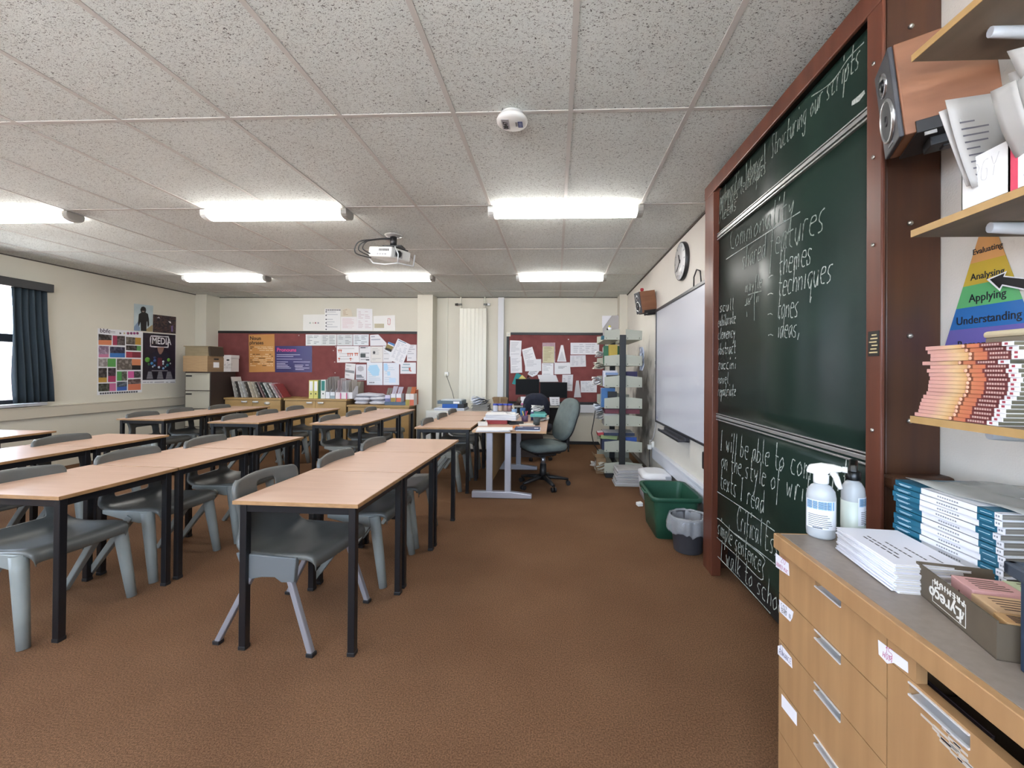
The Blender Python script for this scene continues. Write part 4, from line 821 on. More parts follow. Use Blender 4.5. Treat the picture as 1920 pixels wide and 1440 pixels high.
lpoly([(830, 800), (930, 740), (985, 800), (1045, 745), (1130, 790), (1150, 1010), (820, 1010)], 'jacket', mat('1c1a2a', .6), wp, .0018); lpoly([(950, 840), (1010, 840), (1015, 960), (945, 960)], 'shirt', mat('5a2230', .6), wp, .0024)
for x, y, r0, h in ((805, 868, .042, '5f9c3c'), (1106, 870, .03, '66a044'), (910, 880, .024, '3f5f9a'), (868, 920, .024, '4a86b8'), (1030, 895, .02, 'cfd6da'), (905, 950, .018, '6f90c0'), (968, 975, .02, 'c4cede'), (1030, 990, .02, '7fa0c8'), (1090, 945, .026, '2f6f7c'), (1130, 922, .014, 'aab2b8'), (824, 932, .02, '3f6a4a'), (880, 968, .014, 'b9c2c8'), (1028, 928, .014, 'cdd2d8'), (1062, 968, .014, 'a8b4c4'), (910, 840, .022, '2f3c68')):
    q = atX(*C9b(x, y), XLW); MB().lathe([(r0, 0), (r0, .0004), (r0 * .4, .0006)], 14, (XLW + .0026, q.y, q.z), R=R_LEFT).build('icon', mat(h, .5), wp)
g = MB()
for cx_, w0 in ((838, 90), (985, 90), (1112, 95)):
    for k in range(11):
        ww = w0 * (.55 + .045 * k); a, b = atX(*C9b(cx_ - ww / 2, 1040 + k * 9.5), XLW), atX(*C9b(cx_ + ww / 2, 1040 + k * 9.5), XLW); g.ab((XLW + .0022, a.y, a.z - .0035), (XLW + .0026, b.y, a.z + .0035))
a, b = atX(*C9b(866, 1024), XLW), atX(*C9b(1092, 1026), XLW); g.ab((XLW + .0022, a.y, a.z - .006), (XLW + .0026, b.y, a.z + .006)); g.build('print', mat('8d8a92', .6), wp)
g = MB()
for x0, x1 in ((740, 790), (800, 826), (840, 880), (905, 1040), (1070, 1100), (1130, 1196)): a, b = atX(*C9b(x0, 1188), XLW), atX(*C9b(x1, 1186), XLW); g.ab((XLW + .0015, a.y, a.z - .006), (XLW + .002, b.y, a.z + .006))
g.build('footer_print', M_INK2, wp)
wp = thing('wall_poster', 'small pale blue poster of a dark coated walking person, taped above the film ratings poster', 'poster')
lpoly([(615, 70), (888, 100), (878, 470), (612, 455)], 'sheet', nmat('poster_sky', 'a3b4b8', 'b9c6c8', (2, 5, 5), 3, .3, .7, .5), wp, .001)
lpoly([(780, 440), (878, 370), (878, 470), (790, 466)], 'ground_patch', mat('9a8a66', .6), wp, .0016)
lpoly([(705, 150), (722, 118), (750, 112), (778, 128), (786, 165), (778, 196), (812, 216), (826, 290), (830, 372), (815, 408), (806, 380), (802, 320), (794, 330), (790, 462), (712, 458), (706, 330), (680, 400), (672, 350), (682, 220), (718, 196), (708, 178)], 'figure', mat('1f1d1b', .6), wp, .0018)
lpoly([(615, 400), (680, 315), (678, 390), (700, 410), (695, 460), (614, 452)], 'cloth_patch', mat('7f93ac', .6), wp, .0016); lpoly([(726, 172), (762, 174), (758, 192), (730, 190)], 'face', mat('8d8078', .6), wp, .0024)
wp = thing('wall_poster', 'small dark landscape poster with a crowded orange and purple scene, beside the pale blue one', 'poster')
lpoly([(886, 222), (1212, 260), (1208, 500), (882, 474)], 'sheet', nmat('crowd_print', '171420', '5d4036', (9, 30, 30), 4, .42, .72, .4, dist=.6), wp, .0012)
lpoly([(940, 274), (965, 256), (988, 280), (960, 276)], 'pale_mark', mat('b9b4b8', .5), wp, .002); lpoly([(1100, 318), (1135, 325), (1142, 352), (1120, 345)], 'pale_mark', mat('cfc9c8', .5), wp, .002); lpoly([(1140, 390), (1168, 380), (1166, 470), (1145, 468)], 'violet_mark', mat('6b5a86', .5), wp, .002)
# ================================================================ right wall, further along
wb = thing('interactive_whiteboard', 'large white interactive board with black frame on the wall beyond the chalkboard', 'whiteboard', (XR, 0, 0))
y0, y1, z0, z1 = 2.93, 5.035, .715, 2.05
MB().ab((-.03, y0 + .01, z0 + .01), (-.002, y1 - .01, z1 - .01)).build('board_surface', nmat('whiteboard', 'c6c9d3', 'ced1d9', (.6, .6, .6), 2, .3, .7, .22), wb)
f = MB(); f.ab((-.042, y0, z1 - .03), (-.002, y1, z1)); f.ab((-.04, y0, z0), (-.002, y1, z0 + .022)); f.ab((-.04, y1 - .018, z0), (-.002, y1, z1)); f.ab((-.04, y0, z0), (-.002, y0 + .018, z1)); f.build('frame', mat('2b2b30', .35), wb, bevel=.004)
f = MB(); f.ab((-.11, 3.85, z0 - .045), (-.012, 4.6, z0 - .032)); f.ab((-.11, 3.85, z0 - .045), (-.1, 4.6, z0 - .018)); f.ab((-.045, 3.85, z0 - .045), (-.01, 4.6, z0 - .002)); f.build('pen_tray', mat('3a3a40', .4), wb, bevel=.003)
MB().ab((-.06, 2.98, z0 - .17), (-.004, 3.38, z0 - .035)).build('connector_box', mat('1b1b1e', .4), wb, bevel=.008)
f = MB(); ribbon(f, smooth([(-4.985, .76), (-4.975, .785), (-4.96, .765), (-4.945, .77)], 4), .008, lambda q: Vector((-.0305, -q.x, q.y))); f.build('corner_mark', mat('3c4a9a', .5), wb)
cb2 = tag(MB().tube([(XR - .02, 3.72, 2.05), (XR - .022, 3.71, 2.14), (XR - .022, 3.64, 2.19), (XR - .02, 3.56, 2.16), (XR - .02, 3.53, 2.05)], .006, 8).build('data_cable', M_BLACK), 'black cable looping above the top edge of the interactive whiteboard', 'cable')
ck = thing('wall_clock', 'round white wall clock with dark case high on the wall above the interactive whiteboard', 'clock', (XR - .002, 4.075, 2.374))
MB().lathe([(.182, 0), (.184, .01), (.182, .034), (.174, .038), (.172, .036)], 48, R=R_RIGHT, caps=False).build('case', mat('262628', .35), ck)
fc = MB().lathe([(.174, .034), (.174, .036), (0, .036)], 48, R=R_RIGHT).build('face', mat('dddddc', .35), ck)
g = MB()
for k in range(12):
    a = PI / 6 * k; d = Vector((0, -math.sin(a), math.cos(a))); g.bar(d * .135 + Vector((-.0378, 0, 0)), d * .16 + Vector((-.0378, 0, 0)), .0008, .012 if k % 3 == 0 else .007, up=(1, 0, 0))
g.build('hour_marks', mat('9b9b9d', .5), fc)
for nm, a, l, w in (('hour_hand', math.radians(338), .075, .012), ('minute_hand', math.radians(232), .125, .008)):
    d = Vector((0, -math.sin(a), math.cos(a))); MB().bar(Vector((-.0388, 0, 0)) - d * .02, Vector((-.0388, 0, 0)) + d * l, .001, w, up=(1, 0, 0)).build(nm, M_BLACK, ck)
MB().lathe([(.013, .036), (.012, .041), (0, .042)], 16, R=R_RIGHT).build('hub', M_BLACK, ck)
so = thing('power_socket', 'white wall socket with a black plug at the end of the trunking by the rack', 'socket', (XR, 5.3, .40)); MB().ab((-.03, -.075, -.045), (-.001, .075, .045)).build('back_box', M_WHITEP, so, bevel=.004)
MB().ab((-.075, -.06, -.055), (-.03, -.005, -.0)).build('plug', M_WHITEP, so, bevel=.006); MB().tube([(-.05, -.03, -.05), (-.05, -.03, -.18), (-.045, -.05, -.3), (-.03, -.08, -.39)], .005, 6).build('flex', M_BLACK, so)
tag(MB().tube([(XR - .035, 5.26, .43), (XR - .02, 5.18, .52), (XR - .018, 5.07, .7), (XR - .012, 5.0, .72)], .005, 6).build('white_flex', mat('d8d8da', .5)), 'thin white flex rising from the wall socket to the whiteboard corner', 'cable')
sw = thing('wall_switch', 'small white switch plate on the wall beside the whiteboard edge', 'switch', (XR, 5.14, 1.42)); MB().ab((-.012, -.045, -.06), (-.001, .045, .06)).build('plate', M_WHITEP, sw, bevel=.003); MB().ab((-.018, -.012, -.02), (-.012, .012, .02)).build('rocker', mat('9c9c9c', .4), sw, bevel=.002)
# ---------------------------------------------------------------- double sided rack
M_RK = nmat('rack_grey', 'a4a596', 'acad9e', (3, 3, 3), 2, .3, .7, .45); M_PST = mat('161618', .45)
RY0, RY1 = 5.2, 6.12
rk = thing('book_rack', 'double sided metal rack with black posts and sage grey shelf ends, crammed with papers', 'rack')
xc = atY(1167, 740, RY0).x
zt = atY(1167, 628, RY0).z
for y in (RY0 - .02, RY1 - .02): MB().ab((xc - .038, y, .05), (xc + .038, y + .05, zt)).build('post', M_PST, rk, bevel=.003)
MB().ab((atY(1135, 890, RY0).x, RY0 - .02, 0), (atY(1204, 890, RY0).x, RY1 + .03, .055)).build('base', M_PST, rk, bevel=.004)
tiers = [(617, 637), (664.6, 685.7), (704, 726), (744, 766), (777.5, 799), (825.6, 847.5), (866, 887.5)]
TZ = []
for i, (ya, yb) in enumerate(tiers):
    zb = atY(1150, yb, RY0).z; ztp = atY(1150, ya, RY0).z; TZ.append((zb, ztp))
    for s, (pa, pb) in ((-1, (1133, 1161)), (1, (1173, 1204))):
        xa, xb = atY(pa, yb, RY0).x, atY(pb, yb, RY0).x
        if s < 0: xb = xc - .036
        else: xa = xc + .036
        q = [(xa, RY0, zb), (xb, RY0, zb), (xb, RY0, ztp if (s < 0 or i) else ztp - .005), (xa, RY0, ztp - .012 if s > 0 else ztp - .02)]
        if s > 0: q = [(xa, RY0, zb), (xb, RY0, zb), (xb, RY0, ztp - .02), (xa, RY0, ztp)]
        if i == 0 and s > 0: q = [(p[0], p[1], p[2] + .0) for p in q]
        for yy in (0, RY1 - RY0): MB().poly([(a, b + yy, c) for a, b, c in q], (0, .003, 0)).build('shelf_end', M_RK, rk, bevel=.0012)
        MB().ab((xa + .002, RY0 + .003, zb + .002), (xb - .002, RY1, zb + .006)).build('shelf_plate', M_RK, rk)
    bo = MB()
    for px in (1137, 1157, 1177, 1199): bo.lathe([(.006, -.003), (.004, -.005), (0, -.005)], 8, (atY(px, yb - 3, RY0).x, RY0, atY(px, yb - 3, RY0).z), R=cols((1, 0, 0), (0, 0, 1), (0, 1, 0)))
    bo.build('bolt', mat('55564e', .4, .5), rk)
XA, XBk = atY(1134, 740, RY0).x, xc - .04
# things on the shelves: standing books, lying piles and papers poking out of the aisle side
def rbook(t, x0, x1, y0, y1, z0, z1, h, label, cat='book', tilt=0, name='book'):
    o = thing(name, label, cat, ((x0 + x1) / 2, (y0 + y1) / 2, TZ[t][0] + .0062 + z0), rot=(0, tilt, 0), group='things on the rack'); w, d, hh = x1 - x0, y1 - y0, z1 - z0
    MB().ab((-w / 2 + .002, -d / 2 + .002, .002), (w / 2 - .002, d / 2 - .002, hh - .002)).build('pages', M_PAPER2, o)
    c = MB(); c.ab((-w / 2, -d / 2, 0), (w / 2, -d / 2 + .0015, hh)); c.ab((-w / 2, d / 2 - .0015, 0), (w / 2, d / 2, hh)); c.ab((-w / 2, -d / 2, 0), (-w / 2 + .0015, d / 2, hh)); c.build('cover', mat(h, .55), o); return o
rbook(1, XA + .06, XBk - .01, 5.30, 5.36, 0, .26, 'b39a3c', 'yellow book standing on the second rack shelf from the top')
rbook(1, XA, XA + .2, 5.38, 5.41, 0, .25, '2f6a4a', 'green spined book beside the yellow one on the rack')
rbook(1, XA + .02, XA + .22, 5.415, 5.44, 0, .24, 'b5532f', 'orange spined book beside the green one on the rack')
rbook(1, XA + .0, XA + .2, 5.445, 5.48, 0, .235, 'd9d6cf', 'cream book beside the orange spined one on the rack')
rbook(2, XA + .02, XBk - .005, 5.26, 5.53, .145, .175, '7f93b4', 'pale blue folder lying over the books on the third rack shelf', 'folder', name='folder')
rbook(2, XA + .03, XA + .2, 5.27, 5.31, 0, .14, '3b352c', 'dark picture book upright on the third rack shelf')
rbook(2, XA - .01, XA + .17, 5.33, 5.36, 0, .2, 'd8d5da', 'white spined book on the third rack shelf')
rbook(2, XA - .01, XA + .17, 5.37, 5.40, 0, .2, '6a5a8a', 'violet spined book on the third rack shelf')
rbook(2, xc + .04, xc + .2, 5.3, 5.5, 0, .19, '2b2550', 'dark violet folder behind the rack post', 'folder', name='folder')
rbook(3, XA + .045, XBk - .02, 5.25, 5.28, 0, .2, '1b1b1d', 'black book with white lettering on the fourth rack shelf')
g = MB(); 
for j, s in enumerate(('NORTON', 'ASC')): pass
text('cover_word', 'WHEN', .03, M_PAPER, bpy.data.objects[g and [o for o in bpy.data.objects if o.get('label') == 'black book with white lettering on the fourth rack shelf'][0].name], (-.05, -.0165, .10), R_BACK, bold=.001)
text('cover_word', 'KING', .03, M_PAPER, [o for o in bpy.data.objects if o.get('label') == 'black book with white lettering on the fourth rack shelf'][0], (-.045, -.0165, .07), R_BACK, bold=.001)
rbook(3, XA - .03, XA + .14, 5.30, 5.33, 0, .24, '3c6ba0', 'blue spined book on the fourth rack shelf')
rbook(3, XA - .035, XA + .14, 5.34, 5.37, 0, .23, '9fb4c8', 'pale blue spined book on the fourth rack shelf')
rbook(3, XA - .03, XA + .14, 5.38, 5.42, 0, .24, 'cfd0d4', 'white spined book at the back of the fourth rack shelf')
rbook(4, XA + .01, xc + .22, 5.24, 5.52, .145, .20, '6b2f3a', 'maroon ring binder lying across the fifth rack shelf', 'binder', name='ring_binder')
rbook(4, XA + .0, xc - .05, 5.26, 5.5, 0, .14, 'b9b7b2', 'pile of grey papers under the maroon binder on the rack', 'paper pile', name='paper_pile')
rbook(5, XA - .0, xc + .16, 5.24, 5.55, .19, .225, '27324a', 'dark blue binder, topmost on the sixth rack shelf', 'binder', name='ring_binder')
rbook(5, XA - .04, xc - .05, 5.27, 5.5, .14, .185, '8fa06a', 'green box file lying slantwise on the sixth rack shelf', 'box file', .06, name='box_file')
rbook(5, xc + .04, xc + .19, 5.26, 5.5, 0, .17, '2c4f9c', 'bright blue box file on the wall side of the rack', 'box file', name='box_file')
rbook(5, XA - .02, XBk, 5.3, 5.5, 0, .135, '2e3550', 'navy folder standing at the aisle side of the sixth rack shelf', 'folder', name='folder')
rbook(5, XA - .07, XA + .03, 5.3, 5.48, .18, .22, 'b23b40', 'red and white magazine poking out of the sixth rack shelf', 'magazine', -.1, name='magazine')
def crump(c, sx, sy, sz, label, h, seed, cat='paper', name='loose_papers'):
    """a handful of curled sheets"""
    o = thing(name, label, cat, c); r = random.Random(seed)
    for k in range(4):
        P = []; a0 = r.uniform(-.5, .5); w0, h0 = sx * r.uniform(.7, 1), sy * r.uniform(.7, 1)
        for i in range(6):
            u = i / 5 - .5; P.append([(u * w0 * math.cos(a0) - v * h0 * math.sin(a0) * .5, u * w0 * math.sin(a0) + v * h0, sz * (k / 3.) + .25 * sz * math.sin(u * 4 + k + v * 3)) for v in (-.5, -.25, 0, .25, .5)])
        MB().grid(P).build('sheet', mat(h, .7), o, solid=.001)
    return o
def rp(px, py, y=5.45): p = atY(px, py, y); return (p.x, p.y, p.z)
crump(rp(1124, 668), .12, .2, .05, 'loose white papers spilling from the second rack shelf', 'd3d1ce', 1)
crump(rp(1122, 690), .14, .22, .06, 'cream card wallet and papers jutting from the third rack shelf', 'c9c6b8', 2)
crump(rp(1119, 719), .13, .25, .07, 'white curling papers jutting furthest from the fourth rack shelf', 'dcdada', 3)
crump(rp(1122, 768), .15, .2, .06, 'bluish white papers fanning out of the fifth rack shelf', 'ccd3dc', 4)
crump(rp(1124, 782), .12, .2, .08, 'crumpled grey papers hanging from the fifth rack shelf', 'b0aeab', 5)
crump(rp(1130, 878), .2, .25, .08, 'crumpled clear plastic bag spilling from the lowest rack shelf', 'b5b0a2', 6, 'bag', 'plastic_bag')
crump(rp(1203, 688, 5.3), .07, .12, .2, 'papers hanging in a fan off the wall side of the rack', 'c8cedc', 7)
ob = thing('cardboard_box', 'small open brown carton on the floor beside the rack', 'box', (atZ(1122, 868, 0).x, 5.5, 0)); MB().ab((-.09, -.12, 0), (.03, .14, .2)).build('carton', M_CARD2, ob); MB().poly([(-.09, -.12, .2), (-.09, .14, .2), (-.13, .14, .235), (-.13, -.12, .235)], (0, 0, .002)).build('flap', M_CARD2, ob); MB().ab((-.0905, -.05, .08), (-.09, .03, .14)).build('white_label', M_PAPER, ob)
crump(tuple(atZ(1116, 872, .06)), .14, .1, .04, 'torn white paper lying on the floor by the open carton', 'd5d2cc', 8)
pc = tag(MB().tube([rp(1116, 752), rp(1117, 765), rp(1113, 790), rp(1109, 812), rp(1113, 832), rp(1122, 845)], .006, 6).build('power_flex', M_BLACK), 'black flex hanging down the aisle side of the rack', 'cable')
# on top of the rack
for i, (quad, lb, h) in enumerate([([(1129, 593), (1160, 591), (1160, 640), (1131, 640)], 'large grey and white card standing on top of the rack', 'a9a39f'), ([(1129, 592), (1147, 592), (1130, 616), (1129, 610)], 'white folded corner of the poster card on top of the rack', 'd9d6d8')]):
    y = 5.5 - .03 * i; o = MB().poly([tuple(atY(*q, y)) for q in quad], (0, .003, 0)).build('display_card', mat(h, .7)); tag(o, lb, 'card', 'cards on the rack')
pb = thing('toy_panda', 'tiny black and white toy with a yellow hat on top of the rack', 'toy', tuple(atY(1143, 617, 5.3)))
MB().lathe([(0, -.02), (.022, -.012), (.026, .004), (.018, .02), (0, .026)], 14).build('body', M_PAPER, pb); MB().lathe([(0, .02), (.014, .024), (.016, .034), (.008, .046), (0, .048)], 12).build('hat', mat('c9c03a', .5), pb); MB().lathe([(0, -.014), (.012, -.01), (.012, .006), (0, .01)], 10, (-.026, -.004, 0)).build('paw', M_BLACK, pb)
tb_ = thing('storage_tin', 'teal box at the aisle edge of the top rack shelf', 'box', tuple(atY(1130, 634, 5.35))); MB().ab((-.02, -.03, -.02), (.03, .03, .03)).build('body', mat('1d5a6c', .5), tb_, bevel=.003)
# ---------------------------------------------------------------- newspapers, bins
q = atZ(1151, 908, 0); q2 = atZ(1205, 912, 0)
for k in range(16):
    w = .325 + jit(.015); o = thing('newspaper', ('folded newspaper, %s from the top of the pile on the floor by the rack' % ORD[15 - k]) if k < 15 else 'topmost folded newspaper of the pile on the floor by the rack', 'newspaper', (.85 + jit(.01) + .002 * k, 4.93 + jit(.012), .0005 + k * .0118), jit(.05), 'newspaper pile')
    MB().ab((-w / 2, -.13, 0), (w / 2, .15, .0105)).build('folded_sheets', nmat('newsprint_%d' % (k % 3), ('8f8c8b', '9c9997', 'a7a5a8')[k % 3], ('c9c7c6', 'cfcdd0', 'd6d4d6')[k % 3], (3, 3, 260), 3, .35, .65, .85), o, bevel=.0035)
pbn = thing('pedal_bin', 'white plastic pedal bin with rounded lid beside the newspaper pile', 'bin', (1.035, 4.42, 0))
def rrect(w, d, r, n=6, z=0, off=(0, 0)):
    P = []
    for cx_, cy_, a0 in ((w / 2 - r, d / 2 - r, 0), (-w / 2 + r, d / 2 - r, PI / 2), (-w / 2 + r, -d / 2 + r, PI), (w / 2 - r, -d / 2 + r, 1.5 * PI)):
        for i in range(n + 1): a = a0 + PI / 2 * i / n; P.append((cx_ + r * math.cos(a) + off[0], cy_ + r * math.sin(a) + off[1], z))
    return P
def loft(mb, rings, closed_bottom=True, closed_top=True, m=0, smooth=True):
    n = len(rings[0]); vs = [p for r in rings for p in r]
    fs = [(i * n + j, i * n + (j + 1) % n, (i + 1) * n + (j + 1) % n, (i + 1) * n + j) for i in range(len(rings) - 1) for j in range(n)]
    mb.add(vs, fs, m, smooth); o = len(mb.v) - len(vs)
    if closed_bottom: mb.f.append([o + j for j in range(n - 1, -1, -1)]); mb.m.append(m); mb.sm.append(False)
    if closed_top: mb.f.append([o + len(vs) - n + j for j in range(n)]); mb.m.append(m); mb.sm.append(False)
    return mb
M_BIN = mat('dcdce4', .35)
loft(MB(), [rrect(.25, .32, .06, z=0), rrect(.27, .34, .07, z=.12), rrect(.28, .36, .07, z=.225)]).build('body', M_BIN, pbn)
loft(MB(), [rrect(.292, .372, .075, z=.222), rrect(.296, .376, .075, z=.235), rrect(.286, .366, .075, z=.262), rrect(.2, .28, .07, z=.28)]).build('lid', mat('e6e6ea', .35), pbn)
MB().ab((.07, -.19, .2), (.13, -.172, .262)).build('hinge_block', mat('b9bcc4', .4), pbn, bevel=.004)
rb = thing('recycling_box', 'dark green open topped plastic recycling box on the carpet by the wall', 'box', (.951, 3.535, 0))
M_GRN = nmat('green_plastic', '1f4a38', '265440', (5, 5, 5), 2, .3, .7, .4); h = .33
b = MB(); loft(b, [rrect(.30, .43, .04, z=0), rrect(.325, .455, .045, z=.18), rrect(.36, .49, .05, z=h)], True, False); loft(b, [rrect(.352, .482, .048, z=h), rrect(.318, .448, .043, z=.18), rrect(.293, .423, .038, z=.006)], False, True); b.build('tub', M_GRN, rb)
b = MB(); loft(b, [rrect(.352, .482, .048, z=h - .002), rrect(.40, .53, .06, z=h + .004), rrect(.404, .534, .06, z=h - .008), rrect(.402, .532, .06, z=h - .03), rrect(.392, .522, .056, z=h - .03), rrect(.39, .52, .056, z=h - .006), rrect(.36, .49, .05, z=h - .008)], False, False); b.build('rim', M_GRN, rb)
g = MB()
for s in (-1, 1): g.tube([(s * .196, -.08, h - .012), (s * .214, -.05, h - .012), (s * .214, .05, h - .012), (s * .196, .08, h - .012)], .008, 8)
g.build('side_handle', M_GRN, rb)
pw = thing('door_wedge', 'small white plastic block on the carpet in front of the recycling box', 'block', tuple(atZ(1198, 948, 0)), .2); MB().poly([(-.02, -.03, 0), (.03, -.03, 0), (.03, -.03, .035), (-.02, -.03, .028)], (0, .06, 0)).build('block', M_WHITEP, pw, bevel=.004)
gb = thing('waste_bin', 'round grey waste bin with a clear plastic liner folded over the rim', 'bin', (.985, 3.135, 0))
MB().lathe([(0, 0), (.098, 0), (.102, .006), (.125, .235), (.131, .24), (.131, .25), (.123, .25), (.1, .01), (0, .01)], 36).build('tub', mat('3f4046', .45), gb)
P = []; r = random.Random(2); nn = 72
ph = [r.uniform(0, 6.28) for _ in range(6)]
for k, (rr, z) in enumerate([(.085, .1), (.112, .17), (.12, .235), (.127, .262), (.136, .26), (.142, .235), (.148, .2), (.152, .165), (.15, .15)]):
    row = []
    for j in range(nn + 1):
        a = 2 * PI * j / nn; w = sum(math.sin(a * f + p) for f, p in zip((5, 8, 13, 17, 23), ph)) / 5; amp = (.006, .008, .006, .004, .004, .01, .016, .02, .02)[k]
        row.append(((rr + amp * w) * math.cos(a), (rr + amp * w) * math.sin(a), z + (.03 * w if k > 6 else .006 * w)))
    P.append(row)
MB().grid(P).build('bin_liner', mat('c9ccd2', .18, alpha=.27, spec=.6), gb, solid=.0008)
# ================================================================ back wall: noticeboards and papers
M_FELT = nmat('maroon_felt', '733c3b', '804644', (8, 8, 8), 4, .3, .7, .95, .2, 400); M_BFR = mat('191919', .5)
def noticeboard(x0, x1, z0, z1, label, fr=(1, 1, 1, 1)):
    t = thing('noticeboard', label, 'noticeboard', group='maroon felt noticeboards')
    MB().ab((x0, YB - .03, z0), (x1, YB - .001, z1)).build('felt_panel', M_FELT, t)
    f = MB(); w = .045
    if fr[0]: f.ab((x0, YB - .036, z0), (x0 + w, YB - .001, z1))
    if fr[1]: f.ab((x1 - w * .4, YB - .036, z0), (x1, YB - .001, z1))
    f.ab((x0, YB - .036, z1 - w), (x1, YB - .001, z1)); f.ab((x0, YB - .036, z0), (x1, YB - .001, z0 + w)); f.build('frame', M_BFR, t, bevel=.003); return t
nL = noticeboard(-6.33, -2.452, .62, 2.005, 'long maroon noticeboard with grammar posters and papers above the oak cabinets')
nR = noticeboard(-.885, .87, .715, 1.995, 'smaller maroon noticeboard of pinned papers behind the computer monitors')
th = thing('thermostat', 'small cream thermostat at the corner of the maroon noticeboard behind the monitors', 'thermostat', tuple(atY(954, 627, YB))); MB().ab((-.04, -.05, -.04), (.035, -.001, .035)).build('case', M_CREAM, th, bevel=.004); MB().lathe([(.018, 0), (.016, .012), (0, .013)], 16, (-.0, -.05, 0), R=cols((1, 0, 0), (0, 0, 1), (0, -1, 0))).build('dial', M_WHITEP, th)
YN, YW = YB - .0315, YB - .0015
lay = [0]
def k7(x, y): return (560 + x / 7.2, 560 + y / 7.2)
def k9(x, y): return (930 + x / 9, 600 + y / 9)
def k4(x, y): return (330 + x / 4, 520 + y / 4)
def bq(pts, f, Y): return [tuple(atY(*f(*p), Y)) for p in pts]
def paper(f, pts, Y, label, h='e6e5e6', cat='paper', name='pinned_paper', group='papers pinned on the back wall', rows=9, ink='9a9aa0', cols_=1, head=False, m=None):
    """a flat sheet on the back wall; pts in order top-left, top-right, bottom-right, bottom-left"""
    lay[0] = (lay[0] + 1) % 9; Y -= .0009 * lay[0]
    P = bq(pts, f, Y); o = MB().poly(P, (0, .0006, 0)).build(name, m or mat(h, .8)); tag(o, label, cat, group)
    if rows:
        n = len(P); a, b, c, d = [Vector(q) for q in (P if n == 4 else (P[0], P[1], P[n - 2], P[-1]))]; r = random.Random(label); g = MB(); F = lambda u, v: (a * (1 - u) + b * u) * (1 - v) + (d * (1 - u) + c * u) * v + Vector((0, -.0006, 0))
        for i in range(rows):
            v = .12 + .8 * i / rows; hh = .3 / rows
            for q in range(cols_):
                u0 = .1 + .85 * q / cols_; u1 = u0 + (.8 / cols_) * r.uniform(.35, 1)
                if r.random() < .12: continue
                g.add([F(u0, v), F(u0, v + hh), F(u1, v + hh), F(u1, v)], [(0, 1, 2, 3)])
        if head: g.add([F(.1, .045), F(.1, .085), F(.75, .085), F(.75, .045)], [(0, 1, 2, 3)])
        g.build('print', mat(ink, .8), o)
    return o
def patch(o, f, pts, Y, h, name, dz=.0014):
    return MB().poly([(x, y - dz - .0009 * lay[0], z) for x, y, z in bq(pts, f, Y)], (0, .0004, 0)).build(name, mat(h, .7) if isinstance(h, str) else h, o)
Q = lambda x0, y0, x1, y1: [(x0, y0), (x1, y0), (x1, y1), (x0, y1)]
# above the long board
o = paper(k7, [(62, 215), (352, 212), (352, 430), (58, 432)], YW, 'faint white sheet with four small coloured dots, first of the row above the long noticeboard', 'e3e1dc', rows=0)
for x, h in ((155, '9fb0a4'), (196, 'c8c0b4'), (228, 'a06a70'), (265, '9a98a4')): patch(o, k7, Q(x - 10, 318, x + 10, 338), YW, h, 'dot')
o = paper(k7, [(352, 136), (565, 140), (565, 430), (350, 432)], YW, 'white list headed in black capitals above the long noticeboard', 'e6e5e3', rows=7, ink='c6c6c8')
for y in (178, 226, 280, 328, 370, 415): patch(o, k7, Q(364, y - 8, 380, y + 8), YW, '3a3a3e', 'bullet')
for x in range(366, 552, 26): patch(o, k7, Q(x, 146, x + 17, 162), YW, '35353a', 'letter')
paper(k7, Q(570, 244, 782, 432), YW, 'white sheet of faint pink writing above the long noticeboard', 'e7e3e2', rows=12, ink='d6b8bc')
o = paper(k7, [(785, 132), (995, 140), (1000, 432), (782, 432)], YW, 'large white sheet of faint red notes above the long noticeboard', 'e6e4e4', rows=11, ink='cdb9be', cols_=2)
paper(k7, [(592, 150), (650, 128), (705, 140), (728, 238), (590, 240)], YW - .012, 'curled beige paper scrap stuck over the pink written sheet', 'd3c8b4', rows=4, ink='b09880')
o = paper(k7, [(1008, 235), (1300, 222), (1305, 430), (1006, 435)], YW, 'white sheet with a small map and a red loop above the long noticeboard', 'e6e4e0', rows=0)
patch(o, k7, Q(1025, 338, 1155, 396), YW, 'b9b096', 'map_print'); rg = MB(); ribbon(rg, smooth([(a.x, a.z) for a in [atY(*k7(*p), YW - .012) for p in ((1200, 275), (1232, 270), (1232, 345), (1205, 345), (1202, 285))]], 4), .008, lambda q: Vector((q.x, YW - .0125, q.y))); rg.build('red_loop', mat('c05a5e', .6), o)
# grammar posters
o = thing('wall_poster', 'orange poster headed Noun phrases on the long noticeboard', 'poster'); P = bq([(545, 430), (738, 426), (742, 708), (548, 712)], k4, YN - .001); MB().poly(P, (0, .0008, 0)).build('sheet', nmat('orange_poster', 'ba8246', 'c28c50', (2, 2, 2)), o)
for s, x, y in (('Noun', 553, 470), ('phrases', 551, 502)): p = atY(*k4(x, y), YN - .002); text('poster_word', s, .098 if s == 'Noun' else .092, mat('14120f', .6), o, (p.x, p.y, p.z), R_BACK, sx=.95, bold=.0018)
g = MB(); r = random.Random(9)
for y in (520, 532, 545, 575, 590, 604, 618, 632, 646, 660):
    x = 556
    while x < 726:
        w = r.uniform(10, 46); a = atY(*k4(x, y), YN - .0021); b = atY(*k4(min(x + w, 728), y + 4.5), YN - .0021)
        if r.random() < .8: g.ab((a.x, a.y, b.z), (b.x, a.y + .0004, a.z), 1 if r.random() < .2 else 0)
        x += w + 6
g.build('print', [mat('e4cda8', .6), mat('2c2116', .6)], o)
